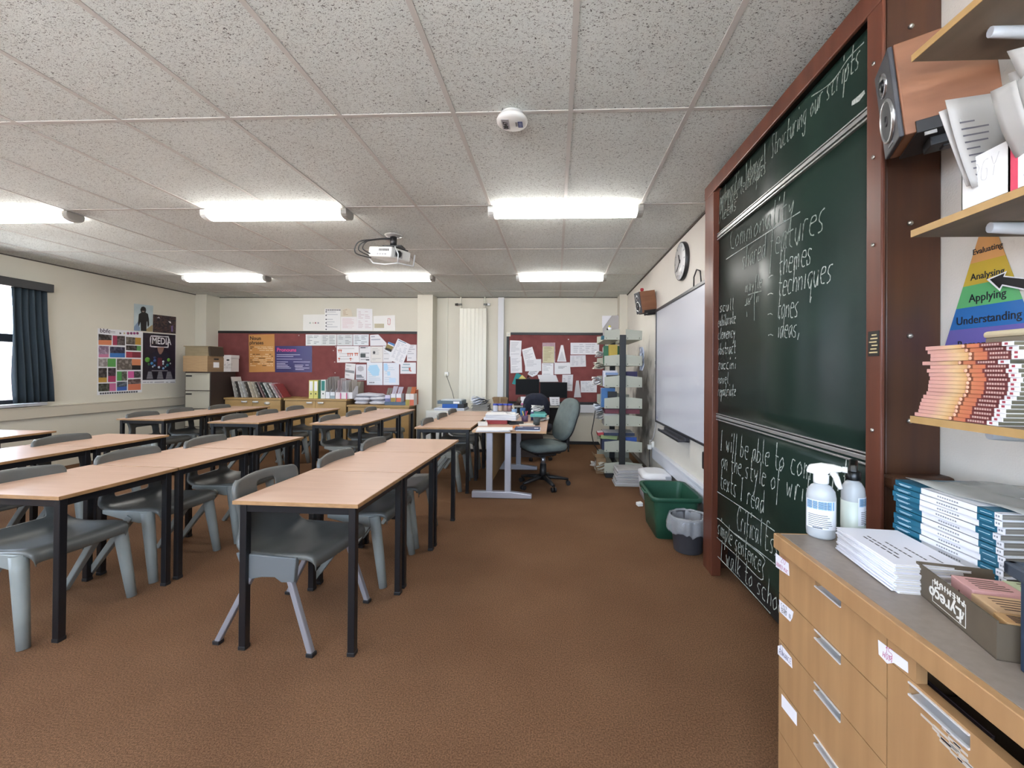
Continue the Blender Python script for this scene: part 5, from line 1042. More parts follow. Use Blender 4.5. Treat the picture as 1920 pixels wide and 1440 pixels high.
o = thing('wall_poster', 'purple blue poster headed Pronouns on the long noticeboard', 'poster'); P = bq([(744, 515), (1020, 515), (1020, 712), (744, 712)], k4, YN - .0016); MB().poly(P, (0, .0008, 0)).build('sheet', nmat('violet_poster', '2a2352', '342f6c', (1.2, 1.2, 1.2), 2, .3, .7, .25), o)
p = atY(*k4(755, 556), YN - .0026); text('poster_word', 'Pronouns', .096, mat('d2407e', .6), o, (p.x, p.y, p.z), R_BACK, bold=.0022)
g = MB()
for y, xs in ((578, (755, 930)), (591, (755, 880)), (611, (755, 945)), (632, (755, 840, 880, 1005)), (645, (755, 820)), (656, (755, 838, 890, 955, 970, 995)), (667, (755, 850, 890, 950)), (678, (755, 862, 895, 1000)), (689, (895, 960))):
    for i in range(0, len(xs), 2): a = atY(*k4(xs[i], y), YN - .0027); b = atY(*k4(xs[i + 1], y + 4.5), YN - .0027); g.ab((a.x, a.y, b.z), (b.x, a.y + .0004, a.z))
g.build('print', mat('c9c4de', .6), o)
for i, (x, lb) in enumerate([(95, 'first'), (302, 'second'), (518, 'third'), (735, 'fourth')]):
    paper(k7, [(x, 482), (x + 212, 482), (x + 210, 633), (x, 633)], YN, '%s landscape sheet of grey tables in the strip along the top of the long noticeboard' % lb, ('dcdedd', 'd6d8d6', 'cfd2d2', 'd9dde0')[i], rows=6, ink='8d9294', cols_=2)
paper(k7, [(962, 490), (1075, 482), (1186, 600), (1184, 635), (966, 637)], YN, 'white sheet with a cut off corner near the top right of the long noticeboard', 'dfdde0', rows=3, ink='a8a8b4')
o = paper(k7, [(514, 640), (814, 640), (820, 858), (518, 862)], YN, 'landscape white sheet with small orange tree like figures on the long noticeboard', 'e6e4e4', rows=5, ink='c9c6c6')
for x, y in ((545, 708), (573, 708), (668, 755), (697, 755), (725, 755), (766, 752), (792, 752), (548, 818), (702, 820)): patch(o, k7, [(x - 14, y - 20), (x + 13, y - 20), (x + 13, y - 6), (x + 4, y - 4), (x + 5, y + 20), (x - 5, y + 20), (x - 4, y - 4), (x - 14, y - 8)], YN, 'c0654c', 'orange_figure')
o = paper(k7, Q(822, 645, 974, 862), YN, 'white leaflet with a small photo of a vehicle on the long noticeboard', 'dedcdd', rows=6, ink='a4a4a8', head=True); patch(o, k7, Q(835, 742, 905, 792), YN, '4d5454', 'photo'); patch(o, k7, Q(835, 655, 905, 668), YN, '3a3a3e', 'heading'); patch(o, k7, Q(910, 818, 955, 834), YN, '45454c', 'logo')
o = paper(k7, Q(976, 645, 1135, 858), YN, 'cream letter with a small round dark crest on the long noticeboard', 'dcd8d3', rows=9, ink='b8b6b6'); patch(o, k7, [(1005, 715), (1020, 706), (1036, 716), (1036, 740), (1020, 750), (1005, 740)], YN, '4e4e50', 'crest')
paper(k7, Q(1138, 640, 1262, 856), YN, 'white letter half hidden behind the tilted photo card', 'dddbdd', rows=5, ink='bdbcc0')
paper(k7, Q(1462, 622, 1590, 842), YN, 'white sheet at the right edge of the long noticeboard behind the tilted table', 'dcdadd', rows=6, ink='b2b0b8', head=True)
o = paper(k7, [(1215, 582), (1298, 612), (1238, 765), (1160, 690)], YN - .01, 'tilted card with a blue edge and a small photo on the long noticeboard', 'dfe2e6', rows=0); patch(o, k7, [(1215, 582), (1298, 612), (1292, 640), (1205, 600)], YN - .01, '4f7fb4', 'blue_edge'); patch(o, k7, [(1196, 612), (1282, 652), (1250, 722), (1164, 682)], YN - .01, '8a7a4a', 'photo'); patch(o, k7, [(1184, 660), (1264, 690), (1250, 722), (1168, 686)], YN - .01, '3a3430', 'photo_foreground', .002)
o = paper(k7, [(1340, 537), (1513, 622), (1402, 902), (1212, 822)], YN - .014, 'large tilted white timetable pinned over other papers on the long noticeboard', 'e2e1e4', rows=14, ink='b9b9c2', cols_=3); patch(o, k7, [(1350, 555), (1450, 598), (1446, 608), (1346, 565)], YN - .014, '5f7f9c', 'heading')
o = paper(k7, [(632, 870), (768, 880), (750, 1098), (622, 1072)], YN - .006, 'curling white sheet with a dark band on the lower left of the pinned papers', 'dfdcdc', rows=4, ink='bcbabc'); patch(o, k7, [(630, 958), (752, 974), (750, 1010), (628, 990)], YN - .006, '8b8b8e', 'grey_band')
o = paper(k7, Q(772, 888, 914, 1102), YN, 'white sheet with a grey cloud drawing and bold black text on the long noticeboard', 'dad8dd', rows=0); patch(o, k7, [(795, 925), (830, 905), (875, 920), (880, 965), (840, 985), (800, 970)], YN, 'b4b2b8', 'cloud_drawing')
for y, x1 in ((1028, 850), (1042, 858), (1056, 880), (1086, 890)): patch(o, k7, Q(778, y, x1, y + 9), YN, '46464c', 'bold_text')
o = paper(k7, Q(921, 862, 1133, 1166), YN, 'tall white sheet with pale blue bubbles and three small black marks on the long noticeboard', 'dde0e6', rows=10, ink='c2ccd8'); patch(o, k7, [(960, 900), (1060, 890), (1095, 960), (1080, 1040), (1000, 1040), (935, 960)], YN, 'a9cfe6', 'blue_bubbles', .001)
for x in (965, 990, 1014): patch(o, k7, Q(x - 7, 1125, x + 7, 1138), YN, '2e2e36', 'mark')
o = paper(k7, Q(1142, 864, 1356, 1166), YN, 'tall white sheet with pale blue bubbles only down its left side', 'dcdfe6', rows=9, ink='c4cedb'); patch(o, k7, [(1150, 880), (1195, 875), (1212, 940), (1190, 980), (1152, 965)], YN, 'aed0ea', 'blue_bubble', .001); patch(o, k7, [(1195, 985), (1232, 985), (1240, 1035), (1200, 1040)], YN, 'b4d4ea', 'blue_bubble', .001); patch(o, k7, Q(1222, 1070, 1310, 1135), YN, 'c3d7ea', 'blue_bubble', .001)
o = paper(k7, Q(1372, 862, 1583, 1014), YN, 'small landscape white sheet with one red mark at the right end of the long noticeboard', 'dfe0e3', rows=3, ink='9fb4bc'); patch(o, k7, [(1485, 935), (1512, 930), (1510, 965), (1525, 972), (1520, 985), (1494, 975)], YN, 'b8604e', 'red_mark')
for i, (x, y) in enumerate([(4, 496), (500, 650), (470, 700), (488, 855), (493, 1000)]): p = atY(*k7(x, y), YN); o = tag(MB().lathe([(.009, 0), (.009, .006), (0, .009)], 10, R=R_BACK).build('drawing_pin', mat('dedcd6', .4)), 'white drawing pin on bare felt of the long noticeboard, %s of five downward' % ('topmost', 'second', 'third', 'fourth', 'lowest')[i], 'pin', 'drawing pins'); o.location = p
# second board
paper(k9, [(236, 342), (433, 350), (420, 612), (228, 618)], YN, 'white letter, upper of two at the left edge of the board behind the monitors', 'dedde0', rows=9, ink='b4b4ba')
paper(k9, [(240, 618), (430, 612), (442, 888), (248, 897)], YN, 'white letter, lower of two at the left edge of the board behind the monitors', 'e0dfe2', rows=10, ink='b8b8be')
paper(k9, [(490, 664), (762, 660), (764, 860), (492, 866)], YN, 'landscape white sheet under the tilted letter on the board behind the monitors', 'dcdbde', rows=6, ink='b6b6bc')
paper(k9, [(438, 500), (612, 452), (692, 715), (490, 775)], YN - .006, 'tilted white letter pinned near the top left of the board behind the monitors', 'e2e1e3', rows=9, ink='b8b8be')
o = tag(MB().poly(bq(Q(782, 382, 1000, 728), k9, YN - .002), (0, .0006, 0)).build('plastic_wallet', mat('b08488', .2, alpha=.5)), 'clear plastic wallet holding a yellowed page on the board behind the monitors', 'wallet')
paper(k9, Q(790, 445, 982, 722), YN - .004, 'yellowed page inside the plastic wallet on the board behind the monitors', 'c6bf9e', rows=9, ink='a49c7c', head=True)
paper(k9, [(1096, 424), (1134, 424), (1188, 704), (1030, 702)], YN - .008, 'white paper folded into a tall letter A shape on the board behind the monitors', 'e1e0e2', rows=0); patch(bpy.data.objects['pinned_paper'] if False else COL.objects[-1], k9, [(1110, 525), (1140, 600), (1170, 690), (1050, 690)], YN - .008, 'c7c6ca', 'inner_fold')
paper(k9, Q(1258, 384, 1740, 582), YN, 'long landscape white table sheet at the top right of the board behind the monitors', 'dcdbdf', rows=5, ink='b4b4bc', cols_=4)
paper(k9, [(1252, 596), (1512, 592), (1520, 786), (1248, 794)], YN - .003, 'landscape white grid sheet below the long table sheet', 'd2d1d5', rows=8, ink='adadb5', cols_=3)
o = paper(k9, [(985, 720), (1246, 716), (1262, 912), (984, 916)], YN - .003, 'landscape white sheet with two dark lines in its middle, below the folded letter A', 'dddcdf', rows=0)
for y in (780, 797, 810): patch(o, k9, Q(1050, y, 1195 - (y - 780) * 2, y + 7), YN - .003, '8f8f94', 'text_line')
paper(k9, [(1120, 925), (1302, 922), (1288, 1198), (1110, 1190)], YN - .002, 'white sheet half hidden behind the right monitor', 'd3d2d6', rows=8, ink='a6a6ae', cols_=2)
paper(k9, [(560, 866), (740, 850), (690, 925), (612, 962), (534, 915)], YN - .005, 'tilted white sheet above the left monitor', 'dddcdf', rows=3, ink='77777e')
paper(k9, [(700, 925), (1012, 930), (1055, 1042), (735, 1045)], YN - .002, 'wide white envelope behind the tops of the monitors', 'd9d8db', rows=0)
paper(k9, Q(775, 730, 970, 995), YN - .007, 'white notice pinned at its corners above the gap between the monitors', 'e3e2e4', rows=10, ink='b0b0b6', head=True)
paper(k9, [(1352, 1024), (1396, 1020), (1438, 1304), (1314, 1306)], YN - .012, 'tall narrow folded grey white paper at the lower right of the board', 'c4c2c4', rows=0)
paper(k9, [(1426, 1028), (1600, 1024), (1702, 1110), (1700, 1222), (1432, 1222)], YN - .002, 'landscape white calendar sheet at the lower right of the board behind the rack papers', 'dbdade', rows=7, ink='b4b4bc', cols_=3)
o = paper(k9, [(338, 902), (380, 898), (432, 935), (372, 995), (325, 1090), (270, 1076)], YN, 'teal leaflet poking out behind the left monitor', '2d8c8c', rows=0, cat='leaflet', name='leaflet'); paper(k9, [(440, 926), (512, 992), (378, 996)], YN - .004, 'yellow triangular warning leaflet above the left monitor', 'cfc276', rows=0, cat='leaflet', name='leaflet')
p = atY(*k9(1222, 328), YN); o = tag(MB().lathe([(.012, 0), (.012, .008), (0, .012)], 10, R=R_BACK).build('drawing_pin', mat('e2e0da', .4)), 'large white drawing pin near the top of the board behind the monitors', 'pin', 'drawing pins'); o.location = p
# ================================================================ radiator, pipes, socket
rd = thing('radiator', 'tall cream ribbed wall radiator with pipes rising to the ceiling', 'radiator', (0, 0, 0)); M_RAD = mat('d8d5c6', .28)
x0, x1 = atY(861, 650, 7.42).x, atY(912, 650, 7.42).x; zr = atY(880, 578, 7.42).z; nfin = 7; wdt = (x1 - x0) / nfin
pn = MB()
for k in range(nfin): pn.ab((x0 + k * wdt + .002, 7.415, .28), (x0 + (k + 1) * wdt - .002, 7.45, zr))
pn.ab((x0, 7.4185, .28), (x1, 7.465, zr - .01)); pn.build('ribbed_panel', M_RAD, rd, bevel=.008, seg=3)
for px in (864, 909):
    q = atY(px, 575, 7.44); MB().tube([(q.x, 7.44, zr - .005), (q.x, 7.44, ZC - .002)], .013, 10).build('riser_pipe', M_RAD, rd)
    s = -1 if px < 880 else 1; z = atY(px, 571, 7.44).z; MB().tube([(q.x - .02 * s, 7.435, z), (q.x + .05 * s, 7.435, z)], [.02, .016], 10).build('valve_body', mat('8a8a86', .35, .7), rd); MB().tube([(q.x + .05 * s, 7.435, z), (q.x + .1 * s, 7.435, z)], [.024, .022], 12).build('valve_cap', mat('55504a', .4) if s < 0 else M_WHITEP, rd)
MB().ab((x0 + .05, 7.46, .5), (x0 + .1, 7.499, .56)).build('wall_bracket', M_RAD, rd); MB().ab((x1 - .1, 7.46, .5), (x1 - .05, 7.499, .56)).build('wall_bracket', M_RAD, rd)
cdt = tag(MB().ab((atY(837, 600, YB).x, YB - .016, atY(838, 700, YB).z), (atY(840, 600, YB).x, YB - .001, ZC - .013)).build('cable_conduit', mat('cfcbbc', .5)), 'thin cream conduit running down the wall left of the radiator', 'conduit')
sk = thing('power_socket', 'small white wall socket at the foot of the thin conduit, left of the radiator', 'socket', tuple(atY(838, 701, YB))); MB().ab((-.035, -.035, -.035), (.035, -.001, .035)).build('plate', M_WHITEP, sk, bevel=.004); MB().ab((-.02, -.06, -.035), (.01, -.035, .0)).build('plug', M_CREAM, sk, bevel=.004)
q = Vector(atY(838, 703, YB)); tag(MB().tube([q + Vector((0, -.05, 0)), q + Vector((.04, -.06, -.1)), q + Vector((.12, -.08, -.3)), q + Vector((.17, -.12, -.45))], .005, 6).build('grey_flex', mat('55534e', .5)), 'grey flex slanting down from the small socket to the boxes', 'cable')
# ================================================================ back left: filing cabinet, cartons, oak cabinets
M_FBODY = mat('352a25', .5); M_FDR = mat('b1ad9d', .45)
YFc = 6.65; fx0, fx1 = atY(347, 720, YFc).x, atY(395, 720, YFc).x; zf = atY(370, 697, YFc).z
fc_ = thing('filing_cabinet', 'four drawer filing cabinet, dark brown body with pale grey drawers, in the back left corner', 'cabinet')
MB().ab((fx0, YFc, 0), (fx1, 7.19, zf)).build('body', M_FBODY, fc_, bevel=.004); dh = (zf - .05) / 4
for k in range(4):
    d = MB().ab((fx0 + .02, YFc - .014, zf - .022 - dh * (k + 1) + .014), (fx1 - .012, YFc, zf - .022 - dh * k)).build('drawer', M_FDR, fc_, bevel=.004)
    MB().ab((fx0 + .03, YFc - .02, zf - .022 - dh * k - .06), (fx0 + .13, YFc - .013, zf - .022 - dh * k - .035)).build('label_holder', M_BLACK, d, bevel=.002); MB().ab((fx0 + .16, YFc - .03, zf - .022 - dh * k - .012), (fx1 - .03, YFc - .013, zf - .022 - dh * k)).build('pull_lip', M_FDR, d, bevel=.003)
def carton(x0, x1, y0, y1, z0, z1, m, label, name='cardboard_box', open_=False, extra=None):
    t = thing(name, label, 'box', ((x0 + x1) / 2, (y0 + y1) / 2, z0)); w, d, h = x1 - x0, y1 - y0, z1 - z0
    MB().ab((-w / 2, -d / 2, 0), (w / 2, d / 2, h)).build('carton', m, t, bevel=.003); return t
zc0 = zf + .001; bx0, bx1 = atY(343, 680, 6.66).x, atY(389, 680, 6.66).x; yb2 = 6.66 + .36; zc1 = atY(370, 667, 6.66).z
c1 = carton(bx0 + .0, bx1, 6.66, yb2, zc0, zc1, M_CARD, 'large plain brown carton on top of the filing cabinet')
g = MB().ab((bx1 - (bx0 + bx1) / 2, -.06, .07), (bx1 - (bx0 + bx1) / 2 + .001, .06, .16)); g.build('white_label', M_PAPER, c1); MB().ab((bx1 - (bx0 + bx1) / 2 - .0, -.18, .0), (bx1 - (bx0 + bx1) / 2 + .0006, .18, zc1 - zc0 - .004)).build('end_panel', M_CARD2, c1); MB().ab((bx1 - (bx0 + bx1) / 2, -.05, .2), (bx1 - (bx0 + bx1) / 2 + .0012, .05, .225)).build('hand_hole', M_INKB, c1)
ux0, ux1 = atY(347, 655, 6.7).x, atY(390, 655, 6.7).x; c2 = carton(ux0, ux1, 6.70, 6.98, zc1 + .001, atY(370, 650, 6.7).z, nmat('card_grey', '8f8064', '9a8b6e', (6, 6, 30), rough=.85), 'smaller grey brown carton with loose lid flaps stacked on the large carton', extra=1)
hh = atY(370, 650, 6.7).z - zc1; w = ux1 - ux0; MB().ab((-w / 2 - .02, -.15, hh), (w / 2 + .015, .15, hh + .012)).build('lid_flap', nmat('card_grey', '', ''), c2); MB().poly([(w / 2, -.14, hh), (w / 2 + .03, -.14, hh + .005), (w / 2 + .05, -.14, hh - .15), (w / 2 + .02, -.14, hh - .15)], (0, .28, 0)).build('side_flap', mat('3e3226', .8), c2)
wy = 7.0; wx0, wx1 = atY(421, 680, wy).x, atY(446, 680, wy).x
wx1 = min(wx1, fx1 + .06)
c3 = carton(wx0 - .05, wx1, wy, 7.185, zc0, atY(430, 667, wy).z, mat('c9c3bf', .7), 'white archive box with lid and black hand hole on the filing cabinet', 'archive_box'); w = wx1 - wx0 + .05; h = atY(430, 667, wy).z - zc0
MB().ab((-w / 2 - .008, -.1, h - .045), (w / 2 + .008, .095, h + .012)).build('lid', mat('cbc5c2', .7), c3, bevel=.003); MB().lathe([(.028, 0), (.028, .002), (0, .002)], 16, (.03, -.093, h - .075), R=R_BACK, sy=.5).build('hand_hole', M_INKB, c3)
g = MB(); script(g, 'The Secs', (-.08, .10), (.11, .11), .03, .004, lambda q: Vector((q.x, -.0945, q.y))); script(g, 'Scribbles', (-.09, .055), (.1, .06), .024, .003, lambda q: Vector((q.x, -.0945, q.y))); g.build('handwriting', mat('77706e', .7), c3)
YC = 6.92
def oak_cabinet(pa, pb, ytop, handles, label):
    xa, xb = max(fx1 + .016, atY(pa, ytop, YC).x), min(-2.452, atY(pb, ytop, YC).x); z = atY((pa + pb) / 2, ytop, YC).z
    t = thing('low_cabinet', label, 'cabinet', group='low oak cabinets along the back wall'); MB().ab((xa - .004, YC - .012, z - .03), (xb + .004, 7.46, z)).build('top_board', M_OAK2, t, bevel=.003); MB().ab((xa + .01, YC + .02, .08), (xb - .01, 7.46, z - .03)).build('carcass', mat('6f5b41', .6), t); MB().ab((xa + .03, YC + .05, 0), (xb - .03, 7.44, .08)).build('plinth', M_BLACK, t)
    mid = (xa + xb) / 2
    for s, (x0, x1) in enumerate(((xa + .012, mid - .002), (mid + .002, xb - .012))):
        d = MB().ab((x0, YC, .085), (x1, YC + .019, z - .034)).build('door', M_OAK2, t, bevel=.002); hp = atY(handles[s], ytop + 5, YC)
        MB().tube([(hp.x - .05, YC - .012, z - .062), (hp.x - .04, YC - .022, z - .066), (hp.x + .04, YC - .022, z - .066), (hp.x + .05, YC - .012, z - .062)], .011, 8, sq=(1.3, .6)).build('bow_handle', mat('d6d6d4', .35, .2), d)
    return t, xa, xb, z
oc1 = oak_cabinet(411, 527, 746, (459, 480), 'low oak cabinet beside the filing cabinet, with leaning magazines on it'); oc2 = oak_cabinet(533, 650, 748, (581, 602), 'low oak cabinet in the middle of the back wall, with ring binders on it'); oc3 = oak_cabinet(651, 769, 760, (707, 726), 'lowest oak cabinet by the wall pier, with white bags and card trays on it')
g = tag(MB().lathe([(.0, 0), (.05, 0), (.055, .004), (0, .006)], 16, sy=.5, R=R_BACK).build('paper_scrap', mat('cfc6b8', .7)), 'torn white paper scrap stuck on the front of the oak cabinet under the magazines', 'paper'); g.location = atY(501, 756, YC - .0015)
# leaning magazines
r = random.Random(12); zm = oc1[3]
specs = [(433, 702, 'c3beb8'), (440, 707, '4a4644'), (446, 710, 'cfccc6'), (451, 713, 'c9cac8'), (457, 712, '57524c'), (464, 712, 'd2c9b8'), (471, 713, 'c6beae'), (477, 714, '45403e'), (482, 715, '8a6f70'), (487, 714, '3f4a46'), (493, 716, 'cdd0cf'), (499, 716, '6a6762'), (504, 717, 'd3cfd0'), (509, 718, 'b98a8e'), (514, 725, '8a3c3a')]
for i, (px, py, h) in enumerate(specs):
    Ym = 7.0; top = atY(px, py, Ym); H = .36 if i == 0 else .285; ang = math.radians(12 + i * 1.6); bx_ = top.x + math.sin(ang) * H
    t = thing('magazine', '%s magazine from the left in the leaning row on the oak cabinet, %s spine' % (('first', 'second', 'third', 'fourth', 'fifth', 'sixth', 'seventh', 'eighth', 'ninth', 'tenth', 'eleventh', 'twelfth', 'thirteenth', 'fourteenth', 'fifteenth')[i], {'c3': 'pale grey', '4a': 'black', 'cf': 'white', 'c9': 'silver', '57': 'dark brown', 'd2': 'cream', 'c6': 'beige', '45': 'charcoal', '8a': 'dull red', '3f': 'dark green', 'cd': 'white', '6a': 'grey', 'd3': 'white', 'b9': 'pink'}[h[:2]]), 'magazine', (bx_ + .004, Ym, zm + .0015), rot=(0, -ang, 0), group='leaning magazines')
    th_ = .016; MB().ab((-th_ / 2 + .002, .003, .002), (th_ / 2 - .002, .21, H - .002)).build('pages', M_PAGE, t); c = MB(); c.ab((-th_ / 2, 0, 0), (-th_ / 2 + .0015, .212, H)); c.ab((th_ / 2 - .0015, 0, 0), (th_ / 2, .212, H)); c.ab((-th_ / 2, 0, 0), (th_ / 2, .002, H)); co = c.build('cover', mat(h, .45), t)
    c = MB()
    for k in range(3): z = H * (.2 + .25 * k); c.ab((-th_ / 4, -.0006, z), (th_ / 4, 0, z + .04))
    c.build('spine_print', mat('7d7b7c' if int(h[:2], 16) > 130 else 'c8c4bc', .6), co)
mg = thing('magazine', 'brown red annual with an orange ring, lying back at the right end of the magazines', 'magazine', (atY(521, 745, 7.23).x, 7.235, zm + .001), rot=(math.radians(-30), math.radians(-12), 0)); MB().ab((-.1, 0, 0), (.1, .01, .2)).build('cover', mat('6e3230', .5), mg); MB().lathe([(.05, 0), (.052, .002), (.04, .003), (.038, 0)], 24, (.02, -.0005, .07), R=R_BACK).build('orange_ring', mat('b8623c', .5), mg)
# ring binders and magazine files on the middle cabinet
zb_ = oc2[3]
def binder(pa, pb, ytop, h, spine, label, Y=7.0):
    xa, xb = atY(pa, 730, Y).x, atY(pb, 730, Y).x; zt = atY(pa, ytop, Y).z; t = thing('lever_arch_file', label, 'file', ((xa + xb) / 2, Y, zb_ + .0005), group='files on the middle oak cabinet'); w = xb - xa; hh = zt - zb_
    MB().ab((-w / 2 + .001, 0, 0), (w / 2 - .001, .28, hh)).build('case', mat(h, .5), t, bevel=.002)
    if spine: MB().ab((-w / 2 + .012, -.0008, hh * .42), (w / 2 - .012, 0, hh * .94)).build('spine_label', mat(spine, .6), t)
    if pb - pa > 6: MB().lathe([(.012, 0), (.01, .001), (0, .001)], 14, (0, -.0004, hh * .26), R=R_BACK).build('finger_ring', M_INKB, t)
binder(579, 587.5, 713, 'cdc876', 'e2e2e4', 'yellow lever arch file with white spine label, left of the pair'); binder(588, 596.2, 713, 'c8c26c', 'e2e2e4', 'yellow lever arch file with white spine label, right of the pair'); binder(596.6, 601, 713, '2f5a3a', None, 'narrow dark green file beside the yellow pair'); binder(601.4, 610.2, 712, 'd5d8d4', '2d7a72', 'white lever arch file with a teal spine panel on the oak cabinet')
def magfile(pa, pb, yt, yb, h, stripe, label, Y, z, sheets, wh='b9b6b2', lean=0):
    xa, xb = atY(pa, yt, Y).x, atY(pb, yt, Y).x; t = thing('magazine_file', label, 'magazine file', ((xa + xb) / 2, Y, z + .0005), group='card magazine files along the back wall'); w = xb - xa; fh = max(.06, atY(pa, yt, Y).z - z); g = MB()
    g.ab((-w / 2, 0, 0), (w / 2, .003, fh)); g.ab((-w / 2, .2, 0), (w / 2, .203, fh * 1.9))
    for x in (-w / 2, w / 2 - .002): g.poly([(x, 0, 0), (x, .203, 0), (x, .203, fh * 1.9), (x, .12, fh * 1.9), (x, 0, fh)], (.002, 0, 0))
    g.ab((-w / 2, 0, 0), (w / 2, .203, .003)); g.build('case', mat(h, .6), t)
    if stripe: MB().ab((-w / 2, -.0008, .0), (w / 2, 0, fh * .48)).build('colour_panel', mat(stripe, .6), t)
    for k in range(sheets):
        x = -w / 2 + w * (k + .7) / (sheets + .4); dx = jit(.012) + lean; H = (atY(pa, yb, Y).z - z) * RND.uniform(.88, 1.0); MB().poly([(x, .02, .004), (x, .19, .004), (x + dx, .19, H), (x + dx, .02, H)], (.004, 0, 0)).build('sheets', mat(wh, .5), t)
magfile(610.5, 618.5, 735, 704, 'd9dce2', None, 'white magazine file with tall clear wallets beside the teal panelled file', 7.0, zb_, 3, 'a9a39e', .02); magfile(619, 628, 735, 706, 'd4d8dc', '8f9ea6', 'white and grey magazine file with wallets on the middle oak cabinet', 7.0, zb_, 3, 'aca6a2', .015)
magfile(629, 638.5, 735.5, 709, 'd8cfd2', 'd8ccd0', 'pinkish magazine file with upright papers on the middle oak cabinet', 7.0, zb_, 3, 'c2b2b4', .01); magfile(639, 649.5, 735.5, 712, 'dcd6d9', None, 'white magazine file with a pink edge and white papers on the middle oak cabinet', 7.0, zb_, 4, 'c9c6c8'); magfile(650, 661, 735.5, 711, 'd9d8dc', None, 'wide white magazine file before the grey card file on the middle oak cabinet', 7.02, zb_ - 0, 3, 'b5ada4', .008)
for pxs in (638.8, 649.8): q = atY(pxs, 741, 6.995); o = tag(MB().ab((-.008, 0, 0), (.008, .004, .1)).build('pink_divider', mat('c8568a', .6)), 'narrow pink card edge standing %s of the white magazine file' % ('left' if pxs < 640 else 'right'), 'card', 'pink cards'); o.location = (q.x, 6.99, zb_)
xg = atY(668, 730, 7.1).x; gf = thing('magazine_file', 'tall grey brown card magazine file at the end of the middle oak cabinet', 'magazine file', (min(xg, oc2[2] + .0), 7.235, zb_ + .0005)); MB().poly([(-.05, 0, 0), (-.05, .21, 0), (-.05, .21, .29), (-.05, .1, .29), (-.05, 0, .12)], (.1, 0, 0)).build('case', mat('8f887a', .7), gf)
# white bags of books, card trays on the right cabinet
z3 = oc3[3]; r = random.Random(3)
def bag(px0, px1, y0, y1, label, k, Y=6.98):
    xa, xb = atY(px0, 750, Y).x, atY(px1, 750, Y).x; zt, zb0 = atY(px0, y0, Y).z, max(z3 + .004, atY(px0, y1, Y).z); n = 12; P = []; rr = random.Random(k); ph = rr.uniform(0, 6)
    t = MB(); rings = []
    for j in range(7):
        s = j / 6; f = math.sin(PI * min(.98, .12 + .86 * s)) ** .35; pr = rrect((xb - xa) * f, .3 * f, .06 * f + .002, 4, zb0 + (zt - zb0) * s)
        rings.append([(x + (xa + xb) / 2 + .006 * math.sin(7 * x * 10 + ph + j), y + Y + .16, z + .006 * math.sin(x * 31 + j * 2 + ph)) for x, y, z in pr])
    loft(t, rings); o = t.build('paper_bag', nmat('bag_white', 'b4b3bb', 'cfced4', (7, 7, 18), 4, .3, .7, .5, dist=.8)); tag(o, label, 'bag', 'white bags on the lowest oak cabinet'); return o
bag(661, 688, 752, 760, 'flat white paper bag, lowest left of the heap on the lowest oak cabinet', 1); bag(690, 722, 751, 760, 'flat white paper bag, lowest right of the heap on the lowest oak cabinet', 2); bag(660, 692, 744.5, 752, 'white paper bag, second layer left of the heap on the oak cabinet', 3); bag(689, 718, 744, 751, 'white paper bag, second layer right of the heap on the oak cabinet', 4); bag(664, 712, 737.5, 744.5, 'white paper bag with a raised edge on top of the heap', 5, 7.0)
tr = thing('card_tray', 'low blue grey tray carrying narrow card boxes by the wall pier', 'tray', ((atY(721, 755, 6.98).x + atY(760, 755, 6.98).x) / 2, 6.98, z3 + .0005)); w = atY(760, 755, 6.98).x - atY(721, 755, 6.98).x; MB().ab((-w / 2, 0, 0), (w / 2, .25, .055)).build('body', mat('4c5f74', .5), tr, bevel=.003)
zt_ = z3 + .056
def cbox_(pa, pb, yt, h1, h2, label, z=None, Y=7.0, sheets='a8a2b0', ys=716):
    z = zt_ if z is None else z; xa, xb = atY(pa, 740, Y).x, atY(pb, 740, Y).x; t = thing('card_box', label, 'box', ((xa + xb) / 2, Y, z + .0005), group='narrow card boxes by the pier'); w = xb - xa; H = atY(pa, yt, Y).z - z
    MB().ab((-w / 2, 0, 0), (w / 2, .16, H)).build('case', mat(h1, .6), t); MB().ab((-w / 2, -.0008, 0), (w / 2, 0, H * .5)).build('colour_panel', mat(h2, .6), t)
    for k in range(2): x = -w / 4 + k * w / 2; MB().poly([(x - .018, .03, H - .01), (x + .014, .03, H - .01), (x + .022, .12, atY(pa, ys, Y).z - z), (x - .022, .12, atY(pa, ys, Y).z - z)], (0, .004, 0)).build('sheets', mat(sheets, .6), t)
cbox_(722, 731.5, 741, 'c9c4dc', '6a6f98', 'lilac narrow card box, left end of the tray by the pier', sheets='6f6a62', ys=728); cbox_(733, 741.5, 738.5, 'd9d8de', '9c8440', 'white and ochre narrow card box on the tray by the pier', ys=724.5); cbox_(743, 752, 738.5, 'd9d8de', 'c8694c', 'white and orange narrow card box on the tray by the pier', ys=726)
cbox_(760.5, 768, 738.5, 'dcd8d2', '9a8a42', 'ochre narrow card box standing on the cabinet right of the tray', z3, 6.97, '7f7468', 726); cbox_(768.3, 776, 738.5, 'd9d0cc', 'c4664c', 'orange narrow card box standing at the cabinet end by the pier', z3, 6.97, 'a4552e', 726)
of_ = thing('orange_file', 'tall orange wire file standing against the wall pier', 'file', (atY(779, 740, 7.12).x - .02, 7.12, z3 + .0005)); MB().ab((-.06, 0, 0), (.03, .2, .26)).build('case', mat('a8562c', .5), of_, bevel=.003)
MB().ab((-.061, -.0008, .1), (.031, 0, .12)).build('band', mat('7c3a1c', .5), of_)
